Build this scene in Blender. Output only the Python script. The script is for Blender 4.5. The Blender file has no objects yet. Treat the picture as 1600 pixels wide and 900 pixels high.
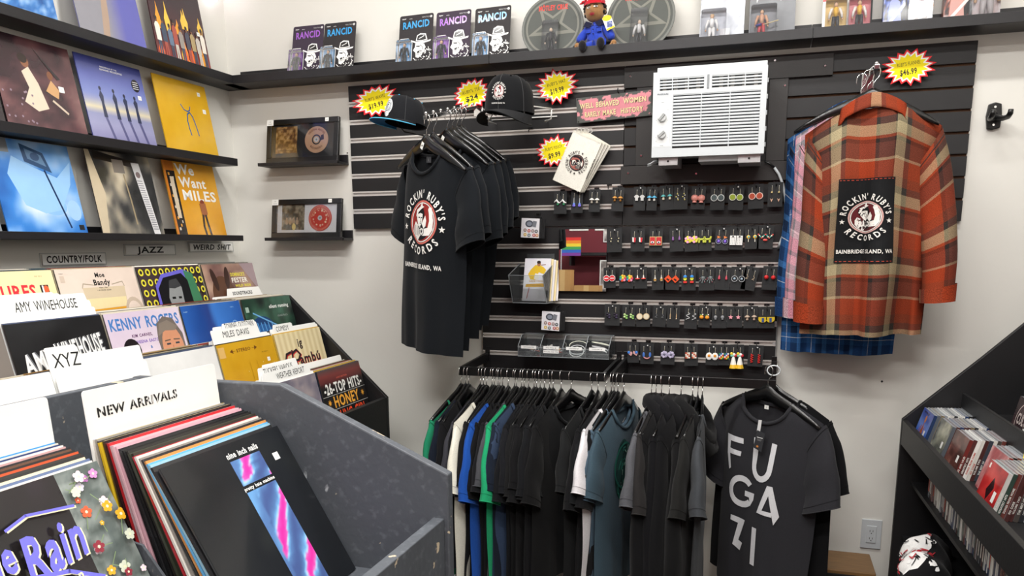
import bpy, bmesh, math, random
from mathutils.geometry import tessellate_polygon
from mathutils import Vector, Matrix, Euler
random.seed(7)
PI = math.pi
R = math.radians
scene = bpy.context.scene
COL = scene.collection

# ------------------------------------------------------------ camera
FPX, PPY = 1239.30, 615.47
CAM = Vector((2.4109, -3.2842, 1.5571))
yaw, pitch, roll = 0.3085, 0.1841, -0.0055
_f = Vector((-math.sin(yaw)*math.cos(pitch), math.cos(yaw)*math.cos(pitch), -math.sin(pitch)))
_r = Vector((math.cos(yaw), math.sin(yaw), 0)); _u = _r.cross(_f)
_r, _u = _r*math.cos(roll)+_u*math.sin(roll), _u*math.cos(roll)-_r*math.sin(roll)
cd = bpy.data.cameras.new('camera'); cam = bpy.data.objects.new('camera', cd); COL.objects.link(cam)
cam.matrix_world = Matrix(((_r.x, _u.x, -_f.x, CAM.x), (_r.y, _u.y, -_f.y, CAM.y), (_r.z, _u.z, -_f.z, CAM.z), (0, 0, 0, 1)))
cd.sensor_width = 36; cd.sensor_fit = 'HORIZONTAL'; cd.lens = FPX*36/1600; cd.shift_y = (PPY-450)/1600
cd.clip_start = .05
scene.camera = cam
def W(px, py, x=None, y=None, z=None):
    """photograph pixel -> point on the real plane x=, y= or z="""
    d = _f + _r*((px-800)/FPX) - _u*((py-PPY)/FPX)
    t = (x-CAM.x)/d.x if x is not None else (y-CAM.y)/d.y if y is not None else (z-CAM.z)/d.z
    return CAM + d*t

# ------------------------------------------------------------ light and exposure
scene.view_settings.view_transform = 'Standard'; scene.view_settings.look = 'None'
scene.view_settings.exposure = 0.08; scene.view_settings.gamma = 1; scene.view_settings.use_curve_mapping = False
wd = bpy.data.worlds.new('world'); scene.world = wd; wd.use_nodes = True
wd.node_tree.nodes['Background'].inputs[0].default_value = (.9, .95, 1, 1)
wd.node_tree.nodes['Background'].inputs[1].default_value = .05
def area(name, loc, sx, sy, power, col=(1, .985, .96), rot=(0, 0, 0)):
    l = bpy.data.lights.new(name, 'AREA'); l.shape = 'RECTANGLE'; l.size = sx; l.size_y = sy; l.energy = power; l.color = col
    o = bpy.data.objects.new(name, l); COL.objects.link(o); o.location = loc; o.rotation_euler = rot
    return o
CEIL = 3.4
LIGHTS = [(1.2, -1.10, 1.2, .10, 22), (2.75, -1.15, 1.2, .10, 20), (1.3, -2.5, 1.2, .10, 36), (2.75, -2.6, 1.2, .10, 36), (2.1, -4.0, 1.2, .10, 58)]
for i, (x, y, sx, sy, pw) in enumerate(LIGHTS):
    area('ceiling_light_lamp', (x, y, CEIL-.045), sx, sy, pw)

# ------------------------------------------------------------ colours and materials
def S(h):
    if not isinstance(h, str): return h
    h = h.lstrip('#')
    if len(h) == 3: h = ''.join(c*2 for c in h)
    v = [int(h[i:i+2], 16)/255 for i in (0, 2, 4)]
    return tuple([x/12.92 if x <= .04045 else ((x+.055)/1.055)**2.4 for x in v])+(1.,)
def mix(a, b, t):
    a, b = S(a), S(b); return tuple(a[i]*(1-t)+b[i]*t for i in range(3))+(1.,)
def mat(name, col=None, rough=.5, metal=0, noise=0, nscale=20, bump=0, bscale=200, coat=0, spec=.5, stretch=None, alpha=None, trans=0, emis=None, sheen=0, bdist=.002):
    m = bpy.data.materials.new(name); m.use_nodes = True; nt = m.node_tree; N = nt.nodes; L = nt.links
    b = N['Principled BSDF']; b.inputs['Roughness'].default_value = rough; b.inputs['Metallic'].default_value = metal
    b.inputs['Coat Weight'].default_value = coat; b.inputs['Coat Roughness'].default_value = .08; b.inputs['Specular IOR Level'].default_value = spec
    b.inputs['Sheen Weight'].default_value = sheen; b.inputs['Transmission Weight'].default_value = trans
    tc = N.new('ShaderNodeTexCoord'); mp = N.new('ShaderNodeMapping'); L.new(tc.outputs['Object'], mp.inputs[0])
    if stretch: mp.inputs['Scale'].default_value = stretch
    if col is None:
        a = N.new('ShaderNodeAttribute'); a.attribute_name = 'Col'; src = a.outputs['Color']
    else:
        rgb = N.new('ShaderNodeRGB'); rgb.outputs[0].default_value = S(col); src = rgb.outputs[0]
    if noise:
        n = N.new('ShaderNodeTexNoise'); n.inputs['Scale'].default_value = nscale; n.inputs['Detail'].default_value = 6; L.new(mp.outputs[0], n.inputs[0])
        mr = N.new('ShaderNodeMapRange'); L.new(n.outputs[0], mr.inputs[0]); mr.inputs[1].default_value = .25; mr.inputs[2].default_value = .75
        mr.inputs[3].default_value = 1-noise; mr.inputs[4].default_value = 1+noise
        mx = N.new('ShaderNodeMix'); mx.data_type = 'RGBA'; mx.blend_type = 'MULTIPLY'; mx.inputs[0].default_value = 1
        L.new(src, mx.inputs[6]); L.new(mr.outputs[0], mx.inputs[7]); src = mx.outputs[2]
    L.new(src, b.inputs['Base Color'])
    if emis: 
        b.inputs['Emission Color'].default_value = S(emis[0]); b.inputs['Emission Strength'].default_value = emis[1]
    if bump:
        n2 = N.new('ShaderNodeTexNoise'); n2.inputs['Scale'].default_value = bscale; n2.inputs['Detail'].default_value = 3; L.new(mp.outputs[0], n2.inputs[0])
        bp = N.new('ShaderNodeBump'); bp.inputs['Strength'].default_value = bump; bp.inputs['Distance'].default_value = bdist
        L.new(n2.outputs[0], bp.inputs['Height']); L.new(bp.outputs[0], b.inputs['Normal'])
    if alpha is not None: b.inputs['Alpha'].default_value = alpha
    return m
M = dict(
    wall=mat('wall_paint', '#e3e1da', .75, noise=.025, nscale=1.5, bump=.25, bscale=35),
    ceiling=mat('ceiling_paint', '#efeeea', .85, noise=.02, nscale=3, bump=.1),
    maroon=mat('maroon_paint', '#6b1f2b', .7, noise=.05, nscale=3, bump=.1),
    floor=mat('floor_vinyl', '#6f675c', .45, noise=.15, nscale=4, stretch=(1, 6, 1), bump=.1),
    ledge=mat('black_ledge_laminate', '#1d1c1f', .45, noise=.12, nscale=30, bump=.1),
    slat=mat('black_slat_laminate', '#141315', .5, noise=.1, nscale=14, bump=.08, bscale=300),
    slatf=mat('black_board', '#242120', .5, noise=.12, nscale=12, bump=.12, bscale=200),
    mdf=mat('raw_mdf_groove', '#5a3d28', .8, noise=.15),
    alu=mat('aluminium_insert', '#d9d4cf', .3, metal=.25, noise=.05, nscale=60, stretch=(.1, 1, 1)),
    chrome=mat('chrome', '#dcdcdc', .12, metal=1, noise=.01),
    steelw=mat('white_coated_wire', '#e9e9e6', .35, noise=.02),
    bmetal=mat('black_powder_metal', '#0f0f10', .35, noise=.1, bump=.05),
    bwood=mat('black_lacquered_wood', '#0c0c0d', .28, noise=.1, nscale=40, coat=.3),
    bin_black=mat('bin_black_paint', '#101012', .5, noise=.15, nscale=20, bump=.15, bscale=120),
    white_pl=mat('white_plastic', '#ccd1d4', .35, noise=.015, nscale=8, bump=.03),
    card=mat('white_divider_plastic', '#f2f2ef', .4, noise=.012, nscale=6),
    matte=mat('printed_matte', None, .7, noise=.03, nscale=40),
    gloss=mat('printed_gloss', None, .3, noise=.03, nscale=25, coat=.25, bump=.06, bscale=25),
    shrink=mat('shrink_wrapped_print', None, .25, noise=.03, nscale=25, coat=.35, bump=.2, bscale=14),
    paint=mat('coloured_plastic', None, .4, noise=.02),
    cloth=mat('cotton_jersey', None, .92, noise=.10, nscale=260, bump=.35, bscale=900, sheen=.06, spec=.12, bdist=.001),
    ink=mat('cotton_print_ink', None, .8, noise=.08, nscale=300, spec=.2),
    plush=mat('plush_fabric', None, .95, noise=.15, nscale=150, bump=.6, bscale=500, sheen=.3, spec=.1),
    edge=mat('polished_acrylic_edge', '#aab0b4', .15, spec=.8),
    mirror=mat('mirror_glass', '#e8eaea', .01, metal=1),
    walnut=mat('walnut_veneer', '#7a5a35', .45, noise=.25, nscale=12, stretch=(1, 8, 8), bump=.05),
    mesh=mat('speaker_cloth', '#151515', .9, noise=.25, nscale=400, bump=.5, bscale=900),
    lamp=mat('lamp_diffuser', '#ffffff', .5, emis=('#fffaf0', 6)),
    neon=mat('neon_tube', '#ffffff', .4, emis=('#fff2ff', 9)),
)
M['bin_tab'] = mat('grey_plastic_card', '#9a9c9e', .5, noise=.03)
scene.cycles.transparent_max_bounces = 24
def glassy(name, tint, a, rough=.05, haze=.04):
    m = bpy.data.materials.new(name); m.use_nodes = True; nt = m.node_tree; N = nt.nodes; L = nt.links; N.clear()
    out = N.new('ShaderNodeOutputMaterial'); mixn = N.new('ShaderNodeMixShader'); t = N.new('ShaderNodeBsdfTransparent'); g = N.new('ShaderNodeBsdfGlossy')
    t.inputs[0].default_value = S(tint); g.inputs['Roughness'].default_value = rough; fr = N.new('ShaderNodeFresnel'); fr.inputs[0].default_value = 1.49
    mt = N.new('ShaderNodeMath'); mt.operation = 'ADD'; mt.inputs[1].default_value = a; df = N.new('ShaderNodeBsdfDiffuse'); df.inputs[0].default_value = (.9, .95, 1, 1); m2 = N.new('ShaderNodeMixShader'); m2.inputs[0].default_value = haze
    nz = N.new('ShaderNodeTexNoise'); nz.inputs['Scale'].default_value = 40; bp = N.new('ShaderNodeBump'); bp.inputs['Strength'].default_value = .05
    L.new(nz.outputs[0], bp.inputs['Height']); L.new(bp.outputs[0], g.inputs['Normal'])
    L.new(fr.outputs[0], mt.inputs[0]); L.new(mt.outputs[0], mixn.inputs[0]); L.new(t.outputs[0], m2.inputs[1]); L.new(df.outputs[0], m2.inputs[2]); L.new(m2.outputs[0], mixn.inputs[1]); L.new(g.outputs[0], mixn.inputs[2]); L.new(mixn.outputs[0], out.inputs[0])
    return m
M['acrylic'] = glassy('clear_acrylic', '#f8fbfb', .01, haze=.05)
M['blister'] = glassy('clear_blister', '#fdfdfe', .0, .08, .02)
M['glass'] = glassy('frame_glass', '#fcfcfc', .0, haze=.0)
def worn(name, base, edge):
    """painted board with scratches, dust and chips of bare wood"""
    m = mat(name, base, .55, noise=.1, nscale=6, bump=.3, bscale=60); nt = m.node_tree; N = nt.nodes; L = nt.links; b = N['Principled BSDF']
    src = b.inputs['Base Color'].links[0].from_socket; tc = [n for n in N if n.type == 'TEX_COORD'][0]
    def layer(src, scale, lo, hi, colr, stretch=(1, 1, 1), det=8):
        mp = N.new('ShaderNodeMapping'); mp.inputs['Scale'].default_value = stretch; mp.inputs['Rotation'].default_value = (.3, .6, .4); L.new(tc.outputs['Object'], mp.inputs[0])
        n = N.new('ShaderNodeTexNoise'); n.inputs['Scale'].default_value = scale; n.inputs['Detail'].default_value = det; L.new(mp.outputs[0], n.inputs[0])
        r = N.new('ShaderNodeMapRange'); L.new(n.outputs[0], r.inputs[0]); r.inputs[1].default_value = lo; r.inputs[2].default_value = hi; r.clamp = True
        mx = N.new('ShaderNodeMix'); mx.data_type = 'RGBA'; L.new(r.outputs[0], mx.inputs[0]); L.new(src, mx.inputs[6]); mx.inputs[7].default_value = S(colr); return mx.outputs[2]
    src = layer(src, 60, .55, 1.1, '#7b8087', det=10)
    src = layer(src, 30, .70, .74, '#a4a8ac', (1, .05, .6))
    src = layer(src, 25, .69, .71, edge)
    L.new(src, b.inputs['Base Color']); return m
M['bin_grey'] = worn('worn_grey_paint', '#4b4f55', '#c3b49a')
def plaid(name, bands, per, weft=None, wool=.25):
    """woven check from UV (metres): bands = [(pos, colour)...] over one period"""
    m = bpy.data.materials.new(name); m.use_nodes = True; nt = m.node_tree; N = nt.nodes; L = nt.links; b = N['Principled BSDF']; b.inputs['Roughness'].default_value = .95
    b.inputs['Specular IOR Level'].default_value = .15; b.inputs['Sheen Weight'].default_value = .0
    uv = N.new('ShaderNodeUVMap'); uv.uv_map = 'UVMap'; sp = N.new('ShaderNodeSeparateXYZ')
    nz = N.new('ShaderNodeTexNoise'); nz.inputs['Scale'].default_value = 500; L.new(uv.outputs[0], nz.inputs[0])
    ad = N.new('ShaderNodeVectorMath'); ad.operation = 'MULTIPLY_ADD'; L.new(nz.outputs['Color'], ad.inputs[0]); ad.inputs[1].default_value = (.002,)*3; L.new(uv.outputs[0], ad.inputs[2])
    L.new(ad.outputs[0], sp.inputs[0]); ramps = []
    for k, bd in ((0, bands), (1, weft or bands)):
        d = N.new('ShaderNodeMath'); d.operation = 'DIVIDE'; L.new(sp.outputs[k], d.inputs[0]); d.inputs[1].default_value = per[k]
        fr = N.new('ShaderNodeMath'); fr.operation = 'FRACT'; L.new(d.outputs[0], fr.inputs[0])
        r = N.new('ShaderNodeValToRGB'); r.color_ramp.interpolation = 'CONSTANT'; els = r.color_ramp.elements
        while len(els) < len(bd): els.new(.5)
        for e, (p, c) in zip(els, sorted(bd)): e.position = p
        for e, (p, c) in zip(els, sorted(bd)): e.color = S(c)
        L.new(fr.outputs[0], r.inputs[0]); ramps.append(r)
    wv = N.new('ShaderNodeTexNoise'); wv.inputs['Scale'].default_value = 900; L.new(uv.outputs[0], wv.inputs[0])
    mr = N.new('ShaderNodeMapRange'); L.new(wv.outputs[0], mr.inputs[0]); mr.inputs[1].default_value = .4; mr.inputs[2].default_value = .6; mr.inputs[3].default_value = .5-wool; mr.inputs[4].default_value = .5+wool; hs = N.new('ShaderNodeMapRange'); hs.inputs[3].default_value = .6; hs.inputs[4].default_value = 1.35; hn = N.new('ShaderNodeTexNoise'); hn.inputs['Scale'].default_value = 420; L.new(uv.outputs[0], hn.inputs[0]); hs.inputs[1].default_value = .35; hs.inputs[2].default_value = .65; L.new(hn.outputs[0], hs.inputs[0])
    mx = N.new('ShaderNodeMix'); mx.data_type = 'RGBA'; L.new(mr.outputs[0], mx.inputs[0]); L.new(ramps[0].outputs[0], mx.inputs[6]); L.new(ramps[1].outputs[0], mx.inputs[7])
    m3 = N.new('ShaderNodeMix'); m3.data_type = 'RGBA'; m3.blend_type = 'MULTIPLY'; m3.inputs[0].default_value = 1; L.new(mx.outputs[2], m3.inputs[6]); L.new(hs.outputs[0], m3.inputs[7]); L.new(m3.outputs[2], b.inputs['Base Color']); bp = N.new('ShaderNodeBump'); bp.inputs['Strength'].default_value = .3; bp.inputs['Distance'].default_value = .001
    L.new(wv.outputs[0], bp.inputs['Height']); L.new(bp.outputs[0], b.inputs['Normal']); return m

# ------------------------------------------------------------ mesh builder
LABELS = {}
def thing_props(o, label, cat, group=None):
    if label in LABELS and not group: print('DUP LABEL', label)
    LABELS[label] = 1
    n = len(label.split())
    if n < 4 or n > 16: print('LABEL LEN', n, label)
    o['label'] = label; o['category'] = cat
    if group: o['group'] = group
    return o
def thing(name, label, cat, loc=(0, 0, 0), rot=(0, 0, 0), group=None):
    o = bpy.data.objects.new(name, None); o.empty_display_size = .02; COL.objects.link(o); o.location = loc; o.rotation_euler = rot
    return thing_props(o, label, cat, group)
def struct(o, label=None):
    o['kind'] = 'structure'
    return o
class MB:
    def __init__(s): s.v = []; s.f = []; s.c = []; s.uv = None
    def add(s, vs, fs, c=None, mtx=None):
        b = len(s.v)
        s.v += [tuple(mtx @ Vector(v)) for v in vs] if mtx is not None else [tuple(v) for v in vs]
        s.f += [tuple(b+i for i in f) for f in fs]
        c = S(c) if c is not None else None
        s.c += [c]*len(fs); return s
    def box(s, x0, x1, y0, y1, z0, z1, c=None, mtx=None):
        vs = [(x0, y0, z0), (x1, y0, z0), (x1, y1, z0), (x0, y1, z0), (x0, y0, z1), (x1, y0, z1), (x1, y1, z1), (x0, y1, z1)]
        return s.add(vs, [(0, 3, 2, 1), (4, 5, 6, 7), (0, 1, 5, 4), (1, 2, 6, 5), (2, 3, 7, 6), (3, 0, 4, 7)], c, mtx)
    def prism(s, pts, h0, h1, c=None, axis='y', mtx=None, c0=None):
        """2D outline extruded along axis; pts are (a,b): y->(x,z), x->(y,z), z->(x,y)"""
        P = {'y': lambda a, b, h: (a, h, b), 'x': lambda a, b, h: (h, a, b), 'z': lambda a, b, h: (a, b, h)}[axis]
        n = len(pts); vs = [P(a, b, h0) for a, b in pts]+[P(a, b, h1) for a, b in pts]
        s.add(vs, [tuple(range(n))], c0 or c, mtx); k = len(s.v)-2*n
        s.f += [tuple(k+n+i for i in reversed(range(n)))]+[(k+i, k+n+i, k+n+(i+1) % n, k+(i+1) % n) for i in range(n)]
        s.c += [S(c) if c is not None else None]*(n+1); return s
    def tube(s, pts, r, n=6, c=None, closed=False, flat=None, cap=True):
        pts = [Vector(p) for p in pts]; k = len(pts); rs = r if isinstance(r, (list, tuple)) else [r]*k; vs = []; up = None
        for i, p in enumerate(pts):
            a = pts[(i-1) % k] if closed or i else pts[0]; b = pts[(i+1) % k] if closed or i < k-1 else pts[-1]
            t = (b-a).normalized() if (b-a).length > 1e-9 else Vector((0, 0, 1))
            if up is None: up = Vector((0, 0, 1)) if abs(t.z) < .9 else Vector((1, 0, 0))
            sd = t.cross(up)
            if sd.length < 1e-6: sd = t.cross(Vector((0, 1, 0)))
            sd.normalize(); up = sd.cross(t).normalized()
            for j in range(n):
                a = 2*PI*(j+.5)/n; vs.append(p+sd*math.cos(a)*rs[i]+up*math.sin(a)*rs[i]*(flat or 1))
        fs = [(i*n+j, i*n+(j+1) % n, ((i+1) % k)*n+(j+1) % n, ((i+1) % k)*n+j) for i in range(k if closed else k-1) for j in range(n)]
        if not closed and cap: fs += [tuple(reversed(range(n))), tuple((k-1)*n+j for j in range(n))]
        return s.add(vs, fs, c)
    def ell(s, cx, cy, cz, rx, ry, rz, nu=10, nv=6, c=None, mtx=None):
        vs = [(cx, cy, cz+rz)]+[(cx+rx*math.sin(PI*i/nv)*math.cos(2*PI*j/nu), cy+ry*math.sin(PI*i/nv)*math.sin(2*PI*j/nu), cz+rz*math.cos(PI*i/nv)) for i in range(1, nv) for j in range(nu)]+[(cx, cy, cz-rz)]
        fs = [(0, 1+j, 1+(j+1) % nu) for j in range(nu)]
        fs += [(1+(i-1)*nu+j, 1+i*nu+j, 1+i*nu+(j+1) % nu, 1+(i-1)*nu+(j+1) % nu) for i in range(1, nv-1) for j in range(nu)]
        l = len(vs)-1; fs += [(l, 1+(nv-2)*nu+(j+1) % nu, 1+(nv-2)*nu+j) for j in range(nu)]
        return s.add(vs, fs, c, mtx)
    def cyl(s, p0, p1, r0, r1=None, n=12, c=None): return s.tube([p0, p1], [r0, r0 if r1 is None else r1], n, c)
    def grid(s, fn, nu, nv, c=None, closed=False, uvfn=None):
        vs = [fn(i/nu, j/nv) for j in range(nv+1) for i in range(nu+(0 if closed else 1))]; w = nu if closed else nu+1
        fs = [(j*w+i, j*w+(i+1) % w, (j+1)*w+(i+1) % w, (j+1)*w+i) for j in range(nv) for i in range(nu)]
        if uvfn:
            s.uv = s.uv or {}
            b = len(s.f)
            for k, (j, i) in enumerate((j, i) for j in range(nv) for i in range(nu)):
                s.uv[b+k] = [uvfn(i/nu, j/nv), uvfn((i+1)/nu, j/nv), uvfn((i+1)/nu, (j+1)/nv), uvfn(i/nu, (j+1)/nv)]
        return s.add(vs, fs, c)
    def build(s, name, m, parent=None, loc=(0, 0, 0), rot=(0, 0, 0), smooth=False, bevel=0, seg=2, fix=True):
        me = bpy.data.meshes.new(name); me.from_pydata(s.v, [], s.f)
        if any(c is not None for c in s.c):
            at = me.color_attributes.new('Col', 'FLOAT_COLOR', 'CORNER'); buf = []
            for p in me.polygons: buf += list(s.c[p.index] or (.5, .5, .5, 1))*p.loop_total
            at.data.foreach_set('color', buf)
        if s.uv:
            ul = me.uv_layers.new(name='UVMap')
            for p in me.polygons:
                q = s.uv.get(p.index)
                if q:
                    for k, li in enumerate(p.loop_indices): ul.data[li].uv = q[k % 4]
        me.materials.append(m if not isinstance(m, str) else M[m])
        if smooth: me.polygons.foreach_set('use_smooth', [True]*len(me.polygons))
        if fix:
            bm = bmesh.new(); bm.from_mesh(me); bmesh.ops.recalc_face_normals(bm, faces=bm.faces); bm.to_mesh(me); bm.free()
        me.update(); o = bpy.data.objects.new(name, me); COL.objects.link(o); o.location = loc; o.rotation_euler = rot
        if parent: o.parent = parent
        if bevel:
            md = o.modifiers.new('bevel', 'BEVEL'); md.width = bevel; md.segments = seg; md.limit_method = 'ANGLE'
        return o
def clone(o, parent=None):
    """a copy of one object and of its children"""
    n = o.copy(); COL.objects.link(n); n.parent = parent
    for ch in o.children: clone(ch, n)
    return n

# ------------------------------------------------------------ lettering
GL = {}
def _glyph_cache():
    chars = 'ABCDEFGHIJKLMNOPQRSTUVWXYZabcdefghijklmnopqrstuvwxyz0123456789$.,/\'!&-*\u00fa\u00d6'
    def mesh_of(t, off):
        cu = bpy.data.curves.new('g', 'FONT'); cu.body = t; cu.size = 1; cu.offset = off; cu.resolution_u = 2; cu.fill_mode = 'FRONT'
        o = bpy.data.objects.new('g', cu); COL.objects.link(o); dg = bpy.context.evaluated_depsgraph_get(); dg.update()
        me = o.evaluated_get(dg).to_mesh(); v = [(p.co.x, p.co.y) for p in me.vertices]; f = [tuple(p.vertices) for p in me.polygons]
        o.evaluated_get(dg).to_mesh_clear(); bpy.data.objects.remove(o); bpy.data.curves.remove(cu); return v, f
    hv, _ = mesh_of('H', 0); h0 = min(x for x, _y in hv)
    for key, off in (('n', 0), ('b', .028), ('t', -.012)):
        for c in chars:
            v, f = mesh_of(c, off)
            if key == 'n': w, _ = mesh_of(c+'H', 0); nx = sorted(w); adv = max(x for x, _y in w)-(max(x for x, _y in hv)-h0)-h0
            else: adv = GL[('n', c)][2]+(.05 if key == 'b' else 0)
            GL[(key, c)] = (v, f, adv)
    GL['cap'] = max(y for _x, y in hv)
_glyph_cache()
def text_polys(s, h, style='n', sx=1, track=0, shear=0, jit=0, slab=False):
    """list of (verts, faces) in 2D with the baseline at 0; returns polys and width; h = cap height"""
    k = h/GL['cap']; x = 0; out = []; rnd = random.Random(s)
    for ch in s:
        if ch == ' ': x += .42*k*sx+track; continue
        g = GL.get((style, ch)) or GL[(style, 'X')]; a = rnd.uniform(-jit, jit); ca, sa = math.cos(a), math.sin(a); dy = rnd.uniform(-jit, jit)*h*.4
        vs = []
        for (gx, gy) in g[0]:
            gx2 = gx*sx*k; gy2 = gy*k; gx2 += shear*gy2; cx = g[2]*.5*k*sx
            vs.append((x+cx+(gx2-cx)*ca-(gy2-h/2)*sa, h/2+(gx2-cx)*sa+(gy2-h/2)*ca+dy))
        out.append([vs, g[1], x+g[2]*.5*k*sx]); x += g[2]*k*sx+track
    return out, x-track
def tessel(vs, fs, c, mx):
    """cut large flat shapes up so that they follow curved cloth"""
    bm = bmesh.new(); bv = [bm.verts.new((a, 0, z)) for a, z in vs]
    for f in fs:
        tri = [f] if len(f) < 4 else [tuple(f[i] for i in t3) for t3 in tessellate_polygon([[Vector((vs[i][0], vs[i][1], 0)) for i in f]])]
        for t3 in tri:
            try: bm.faces.new([bv[i] for i in t3])
            except ValueError: pass
    for _ in range(7):
        bmesh.ops.triangulate(bm, faces=bm.faces[:]); L = [e for e in bm.edges if e.calc_length() > mx]
        if not L: break
        bmesh.ops.subdivide_edges(bm, edges=L, cuts=1)
    bmesh.ops.triangulate(bm, faces=bm.faces[:]); bm.verts.index_update()
    out = [(v.co.x, v.co.z) for v in bm.verts]; of = [tuple(v.index for v in f.verts) for f in bm.faces]; bm.free()
    return out, of, (c[0][0] if isinstance(c, list) else c)
class Art:
    """flat print: coloured shapes in a local x-z plane, stacked towards -y by hair-thin layers"""
    def __init__(s, w, h, bg=None): s.w = w; s.h = h; s.p = []; s.L = 0; (s.rect(0, 0, w, h, bg) if bg is not None else None)
    def poly(s, pts, c, keep=False):
        if not keep: s.L += 1
        s.p.append((list(pts), [tuple(range(len(pts)))], S(c), s.L)); return s
    def rect(s, x0, y0, x1, y1, c): return s.poly([(x0, y0), (x1, y0), (x1, y1), (x0, y1)], c)
    def ell(s, cx, cy, rx, ry, c, n=18, a=0, a0=0, a1=2*PI):
        m = n if a1-a0 > 6.2 else n+1
        return s.poly([(cx+rx*math.cos(a0+(a1-a0)*i/n)*math.cos(a)-ry*math.sin(a0+(a1-a0)*i/n)*math.sin(a), cy+rx*math.cos(a0+(a1-a0)*i/n)*math.sin(a)+ry*math.sin(a0+(a1-a0)*i/n)*math.cos(a)) for i in range(m)], c)
    def ring(s, cx, cy, r0, r1, c, n=28, q=1):
        s.L += 1; vs = [(cx+r*math.cos(2*PI*i/n), cy+r*q*math.sin(2*PI*i/n)) for r in (r0, r1) for i in range(n)]
        s.p.append((vs, [(i, (i+1) % n, n+(i+1) % n, n+i) for i in range(n)], S(c), s.L)); return s
    def star(s, cx, cy, r, c, k=5, q=.4, a=PI/2, sx=1):
        return s.poly([(cx+sx*(r if i % 2 == 0 else r*q)*math.cos(a+PI*i/k), cy+(r if i % 2 == 0 else r*q)*math.sin(a+PI*i/k)) for i in range(2*k)], c)
    def line(s, pts, w, c):
        s.L += 1
        for (x0, y0), (x1, y1) in zip(pts, pts[1:]):
            d = math.hypot(x1-x0, y1-y0) or 1; nx, ny = -(y1-y0)/d*w/2, (x1-x0)/d*w/2; ex, ey = (x1-x0)/d*w*.3, (y1-y0)/d*w*.3
            s.p.append(([(x0-ex+nx, y0-ey+ny), (x0-ex-nx, y0-ey-ny), (x1+ex-nx, y1+ey-ny), (x1+ex+nx, y1+ey+ny)], [(0, 1, 2, 3)], S(c), s.L))
        return s
    def text(s, t, x, y, h, c, style='n', align='c', sx=1, track=0, shear=0, rot=0, jit=0, width=None):
        ps, w = text_polys(t, h, style, sx, track, shear, jit)
        if width and w > 0:
            ps, w = text_polys(t, h, style, sx*width/w, track, shear, jit)
        ox = {'c': -w/2, 'l': 0, 'r': -w}[align]; ca, sa = math.cos(rot), math.sin(rot); s.L += 1
        for vs, fs, _ in ps: s.p.append(([(x+(a+ox)*ca-b*sa, y+(a+ox)*sa+b*ca) for a, b in vs], fs, S(c), s.L))
        return s
    def arc(s, t, cx, cy, r, mid, h, c, style='b', inside=False, sx=1, track=0, q=1):
        ps, w = text_polys(t, h, style, sx, track); s.L += 1
        for vs, fs, gc in ps:
            th = (gc-w/2)/r
            if not inside: a = mid-th; ca, sa = math.cos(a-PI/2), math.sin(a-PI/2); px, py = cx+r*math.cos(a), cy+r*math.sin(a)*q
            else: a = mid+th; ca, sa = math.cos(a+PI/2), math.sin(a+PI/2); px, py = cx+(r+h)*math.cos(a), cy+(r+h)*math.sin(a)*q
            s.p.append(([(px+(a2-gc)*ca-b*sa, py+(a2-gc)*sa+b*ca) for a2, b in vs], fs, S(c), s.L))
        return s
    def field(s, x0, y0, x1, y1, nx, ny, fn):
        """smoothly shaded block of print; fn(u,v)->colour"""
        s.L += 1
        g = [[S(fn(i/nx, j/ny)) for i in range(nx+1)] for j in range(ny+1)]
        vs = [(x0+(x1-x0)*i/nx, y0+(y1-y0)*j/ny) for j in range(ny+1) for i in range(nx+1)]; w = nx+1
        fs = [(j*w+i, j*w+i+1, (j+1)*w+i+1, (j+1)*w+i) for j in range(ny) for i in range(nx)]
        s.p.append((vs, fs, [[g[j][i], g[j][i+1], g[j+1][i+1], g[j+1][i]] for j in range(ny) for i in range(nx)], s.L)); return s
    def build(s, name, m, parent=None, loc=(0, 0, 0), rot=(0, 0, 0), fn=None, off=.0004, eps=.00005, clip=True, tess=.014):
        V = []; F = []; C = []
        for vs, fs, c, L in s.p:
            b = len(V); d = off+L*eps
            if clip and s.w: vs = [(min(max(a, 0), s.w), min(max(z, 0), s.h)) for a, z in vs]
            if fn and fs and max(max(abs(vs[f[0]][0]-vs[i][0])+abs(vs[f[0]][1]-vs[i][1]) for i in f) for f in fs) > tess:
                vs, fs, c = tessel(vs, fs, c, tess)
            V += [fn(a, z, d) for a, z in vs] if fn else [(a-s.w/2, -d, z) for a, z in vs]
            for k, f in enumerate(fs): F.append(tuple(b+i for i in f)); C.append(c[k] if isinstance(c, list) else c)
        me = bpy.data.meshes.new(name); me.from_pydata(V, [], F); at = me.color_attributes.new('Col', 'FLOAT_COLOR', 'CORNER'); buf = []
        for p in me.polygons:
            c = C[p.index]
            if isinstance(c, list):
                for q in c: buf += list(q)
            else: buf += list(c)*p.loop_total
        at.data.foreach_set('color', buf); me.materials.append(M[m] if isinstance(m, str) else m); me.update()
        o = bpy.data.objects.new(name, me); COL.objects.link(o); o.location = loc; o.rotation_euler = rot
        if parent: o.parent = parent
        return o
_nz = {}
def vnoise(x, y, sd=0):
    def h(i, j):
        k = (i, j, sd)
        if k not in _nz: _nz[k] = random.Random(hash(k) & 0xffffffff).random()
        return _nz[k]
    i, j = math.floor(x), math.floor(y); fx, fy = x-i, y-j; fx = fx*fx*(3-2*fx); fy = fy*fy*(3-2*fy)
    return (h(i, j)*(1-fx)+h(i+1, j)*fx)*(1-fy)+(h(i, j+1)*(1-fx)+h(i+1, j+1)*fx)*fy
def fbm(x, y, sd=0): return .55*vnoise(x, y, sd)+.3*vnoise(x*2.1, y*2.1, sd+1)+.15*vnoise(x*4.3, y*4.3, sd+2)
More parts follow.
